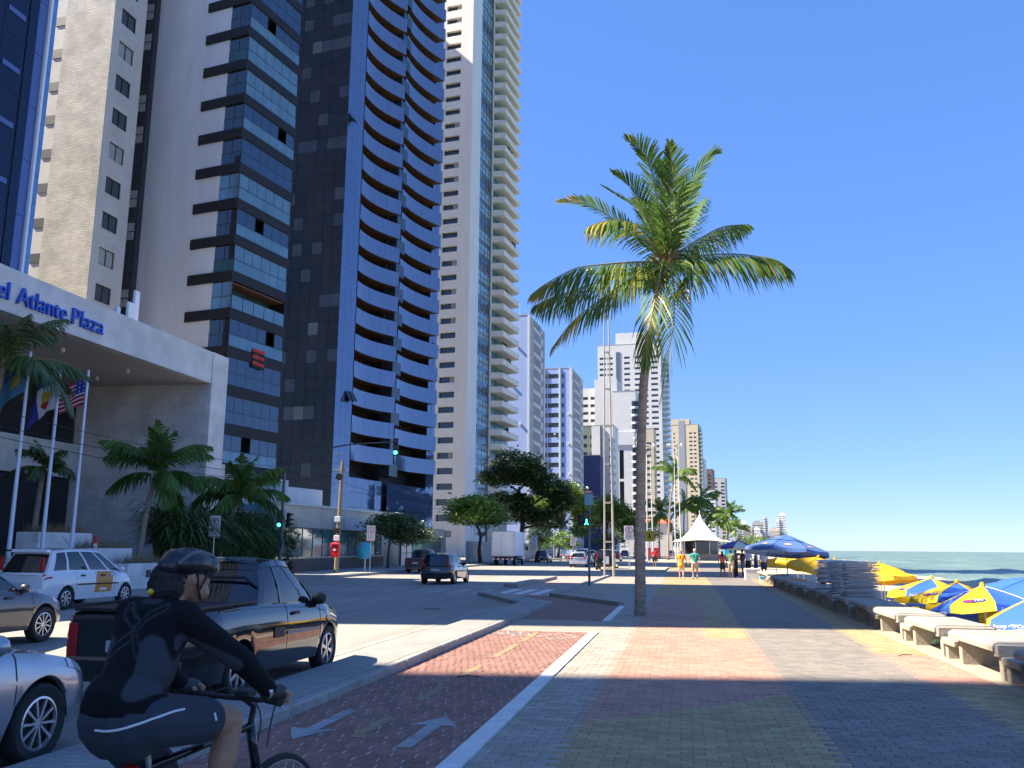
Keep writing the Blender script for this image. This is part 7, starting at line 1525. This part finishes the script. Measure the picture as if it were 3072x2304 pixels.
# local frame: bike origin; y forward
hip = (-.11,-.50,1.02), (.11,-.50,1.02); sh = (-.152,-.375,1.435), (.155,-.38,1.425); el = (-.28,-.14,1.22), (.275,-.12,1.22); hd = (-.265,.10,1.055), (.265,.10,1.06)
kn = (-.12,-.12,.66), (.125,-.02,.95); an = (-.12,-.26,.24), (.13,-.10,.54)
body = [('c',hip[0],kn[0],.092,.062),('c',kn[0],an[0],.062,.040),('c',hip[1],kn[1],.095,.064),('c',kn[1],(.13,-.055,.78),.064,.062),('c',(.13,-.06,.80),an[1],.060,.040),('c',(-.06,-.52,1.02),(.06,-.52,1.02),.13,.13),('c',(0,-.50,1.05),(0,-.47,1.2),.120,.120),
        ('c',(-.05,-.46,1.2),(-.08,-.40,1.38),.10,.095),('c',(.05,-.46,1.2),(.08,-.41,1.38),.10,.095),('c',sh[0],sh[1],.07,.07),('c',(0,-.36,1.45),(.01,-.28,1.55),.058,.054),('e',(.02,-.245,1.60),(.075,.095,.108)),('e',(.055,-.155,1.575),(.016,.022,.018)),('e',(.092,-.265,1.59),(.012,.02,.03)),('e',(-.055,-.26,1.59),(.012,.02,.03)),('c',(.02,-.20,1.52),(.045,-.165,1.525),.045,.035)]
for i in (0,1):
    s = -1 if i == 0 else 1
    body += [('c',sh[i],el[i],.056,.043),('c',el[i],hd[i],.043,.030),('c',hd[i],(hd[i][0],hd[i][1]+.055,hd[i][2]-.01),.034,.034)]
    for q in range(4):
        x = hd[i][0]+s*(-.036+.024*q); a = (x, hd[i][1]+.06, hd[i][2]+.004); b = (x, hd[i][1]+.10-.004*abs(q-1.5), hd[i][2]-.014); c = (x, hd[i][1]+.075, hd[i][2]-.052)
        body += [('c',a,b,.0105,.010),('c',b,c,.010,.009)]
    body += [('c',(hd[i][0]-s*.036,hd[i][1]+.015,hd[i][2]-.01),(hd[i][0]-s*.05,hd[i][1]+.045,hd[i][2]-.04),.012,.010)]
    f = an[i]; body += [('c',(f[0],f[1]-.05,f[2]-.06),(f[0],f[1]+.17,f[2]-.075),.042,.032)]
put('body', blob('body', body, .0095, pm('skin_tan', (.40,.205,.125), .5, var=.08, scale=10), 2), cy_)
jer = [('c',(0,-.51,1.09),(0,-.47,1.2),.138,.130),('c',(-.045,-.52,1.08),(.045,-.52,1.08),.148,.148),('c',(-.05,-.46,1.2),(-.075,-.40,1.38),.113,.107),('c',(.05,-.46,1.2),(.075,-.41,1.38),.113,.107),('c',sh[0],sh[1],.078,.078),('c',(0,-.37,1.45),(0,-.33,1.52),.072,.062)]
for i in (0,1): jer += [('c',sh[i],el[i],.070,.055),('c',el[i],tuple(Vector(el[i]).lerp(Vector(hd[i]),.86)),.058,.041)]
M_jer = pm('jersey_black', (.008,.008,.010), .9, var=.2, scale=30, spec=.25); M_jerg = pm('jersey_grey', (.075,.08,.095), .9, var=.12, scale=40, spec=.25)
jm = blob('jersey', jer, .0085, [M_jer], 3)
def seg_d(p, a, b):
    a, b = Vector(a), Vector(b); t_ = max(0, min(1, (p-a).dot(b-a)/(b-a).length_squared)); return (p-a.lerp(b, t_)).length
def sst(d_, r_, w=.006): return max(0.0, min(1.0, (r_-d_)/w+.5))
pv = []
for v in jm.vertices:
    c = v.co; x, z = c.x, c.z; q = Vector((x, z)); g_ = 0.0
    if v.normal.y < .35 and abs(x) < .25:
        g_ = max(g_, sst(seg_d(q, (-.105,1.33), (-.135,1.09)), .024), sst(seg_d(q, (.115,1.32), (.135,1.16)), .045))
        for s in (-1,1):
            for aa, bb in (((.0,1.39),(.10*s,1.47)),((.0,1.37),(.085*s,1.285))):
                dd = seg_d(q, aa, bb); g_ = max(g_, .8*min(sst(dd, .021), 1-sst(dd, .012)))
        g_ = max(g_, .8*sst(seg_d(q, (-.045,1.495), (.045,1.495)), .010))
    if x > .17 and v.normal.z < .25: g_ = max(g_, sst(seg_d(Vector((c.y, z)), (-.42,1.33), (-.20,1.21)), .034))
    pv.append(g_)
at = jm.attributes.new('panel', 'FLOAT', 'POINT'); at.data.foreach_set('value', pv)
N = M_jer.node_tree.nodes; L = M_jer.node_tree.links; an_ = N.new('ShaderNodeAttribute'); an_.attribute_name = 'panel'; mx = N.new('ShaderNodeMix'); mx.data_type = 'RGBA'   # knitted-in grey panels
mx.inputs[6].default_value = (.007,.007,.009,1); mx.inputs[7].default_value = (.050,.054,.066,1); L.new(an_.outputs['Fac'], mx.inputs[0]); L.new(mx.outputs[2], N['Principled BSDF'].inputs['Base Color'])
put('jersey', jm, cy_)
sho = [('c',(-.055,-.52,1.02),(.055,-.52,1.02),.148,.148),('c',(0,-.50,1.0),(0,-.49,1.08),.148,.148),('c',(-.06,-.52,.97),(.06,-.52,.97),.115,.115)] + [('c',hip[i],tuple(Vector(hip[i]).lerp(Vector(kn[i]), .66 if i else .8)),.116,.100) for i in (0,1)]
M_short = pm('shorts_charcoal', (.035,.042,.058), .85, var=.12, scale=14, bump=.3, bscale=16)
shm = blob('shorts', sho, .0105, M_short, 3); put('shorts', shm, cy_)
from mathutils.bvhtree import BVHTree
bv = BVHTree.FromPolygons([v.co for v in shm.vertices], [tuple(p.vertices) for p in shm.polygons])
def hug(pts, lift):     # thin stripe lying on the shorts
    out = []
    for p in smooth_path(pts, 22):
        q, n_, _, _ = bv.find_nearest(p); out.append(q + n_*.001)
    return MB().tube(out, lift, 6)
hug([(.0,-.672,1.0),(.08,-.660,1.005),(.165,-.60,1.03),(.218,-.48,1.06),(.226,-.40,1.065)], .005).build('piping', M_signw, cy_); hug([(.222,-.22,1.02),(.224,-.215,.985)], .006).build('logo_mark', M_signw, cy_)
hair = [('e',(-.002,-.285,1.605),(.080,.088,.088)),('c',(.0,-.35,1.60),(.0,-.365,1.53),.062,.05),('e',(-.04,-.34,1.56),(.05,.05,.06)),('e',(.04,-.35,1.55),(.045,.05,.06))]
hm_ = blob('hair', hair, .009, M_hair, 1); r = random.Random(3)
for v in hm_.vertices: v.co += v.normal*r.uniform(-.003,.009)
put('hair', hm_, cy_); put('hair_tie', MB().ball((-.015,-.415,1.535), (.018,.014,.014), 8, 6).mesh('hair_tie', pm('tie_yellow', (.75,.55,.02), .5)), cy_)
hel = blob('helmet', [('e',(.025,-.245,1.655),(.095,.135,.072)),('e',(.03,-.17,1.64),(.085,.09,.06)),('c',(.02,-.36,1.645),(.02,-.33,1.665),.05,.06)], .009, pm('helmet_black', (.012,.013,.016), .35, var=.1, coat=.3), 2); ho = put('helmet', hel, cy_)
for k, dx in enumerate((-.055,-.02,.02,.055)):
    put('vent', MB().tube(smooth_path([(.025+dx,-.365,1.672-abs(dx)*.3),(.025+dx*1.15,-.28,1.722-abs(dx)*.35),(.025+dx*1.05,-.17,1.712-abs(dx)*.35),(.028+dx*.9,-.115,1.680-abs(dx)*.3)], 10), .0095, 6).mesh('vent', pm('helmet_grey', (.10,.11,.13), .5) if k % 2 else M_trim), ho)
put('strap', MB().tube([(.108,-.27,1.62),(.095,-.245,1.54),(.06,-.19,1.495)], .006, 5).mesh('strap', M_trim), ho); put('strap', MB().tube([(.108,-.20,1.62),(.095,-.235,1.54)], .006, 5).mesh('strap', M_trim), ho)
for i in (0,1):
    put('shoe', blob('shoe', [('c',(an[i][0],an[i][1]-.06,an[i][2]-.06),(an[i][0],an[i][1]+.19,an[i][2]-.08),.052,.04)], .011, M_shoe, 2), cy_)
    put('glove', blob('glove', [('c',tuple(Vector(hd[i])+Vector((0,-.02,.0))),(hd[i][0],hd[i][1]+.055,hd[i][2]-.008),.040,.041)], .009, M_trim, 2), cy_)
put('watch', MB().lathe([(.036,-.012),(.040,-.008),(.040,.008),(.036,.012)], 14, axis='y').mesh('watch', M_steel), cy_, (.268,.045,1.075), (.5,0,0))
if bpy.data.scenes.get('workbench_tmp'): bpy.data.scenes.remove(bpy.data.scenes['workbench_tmp'])
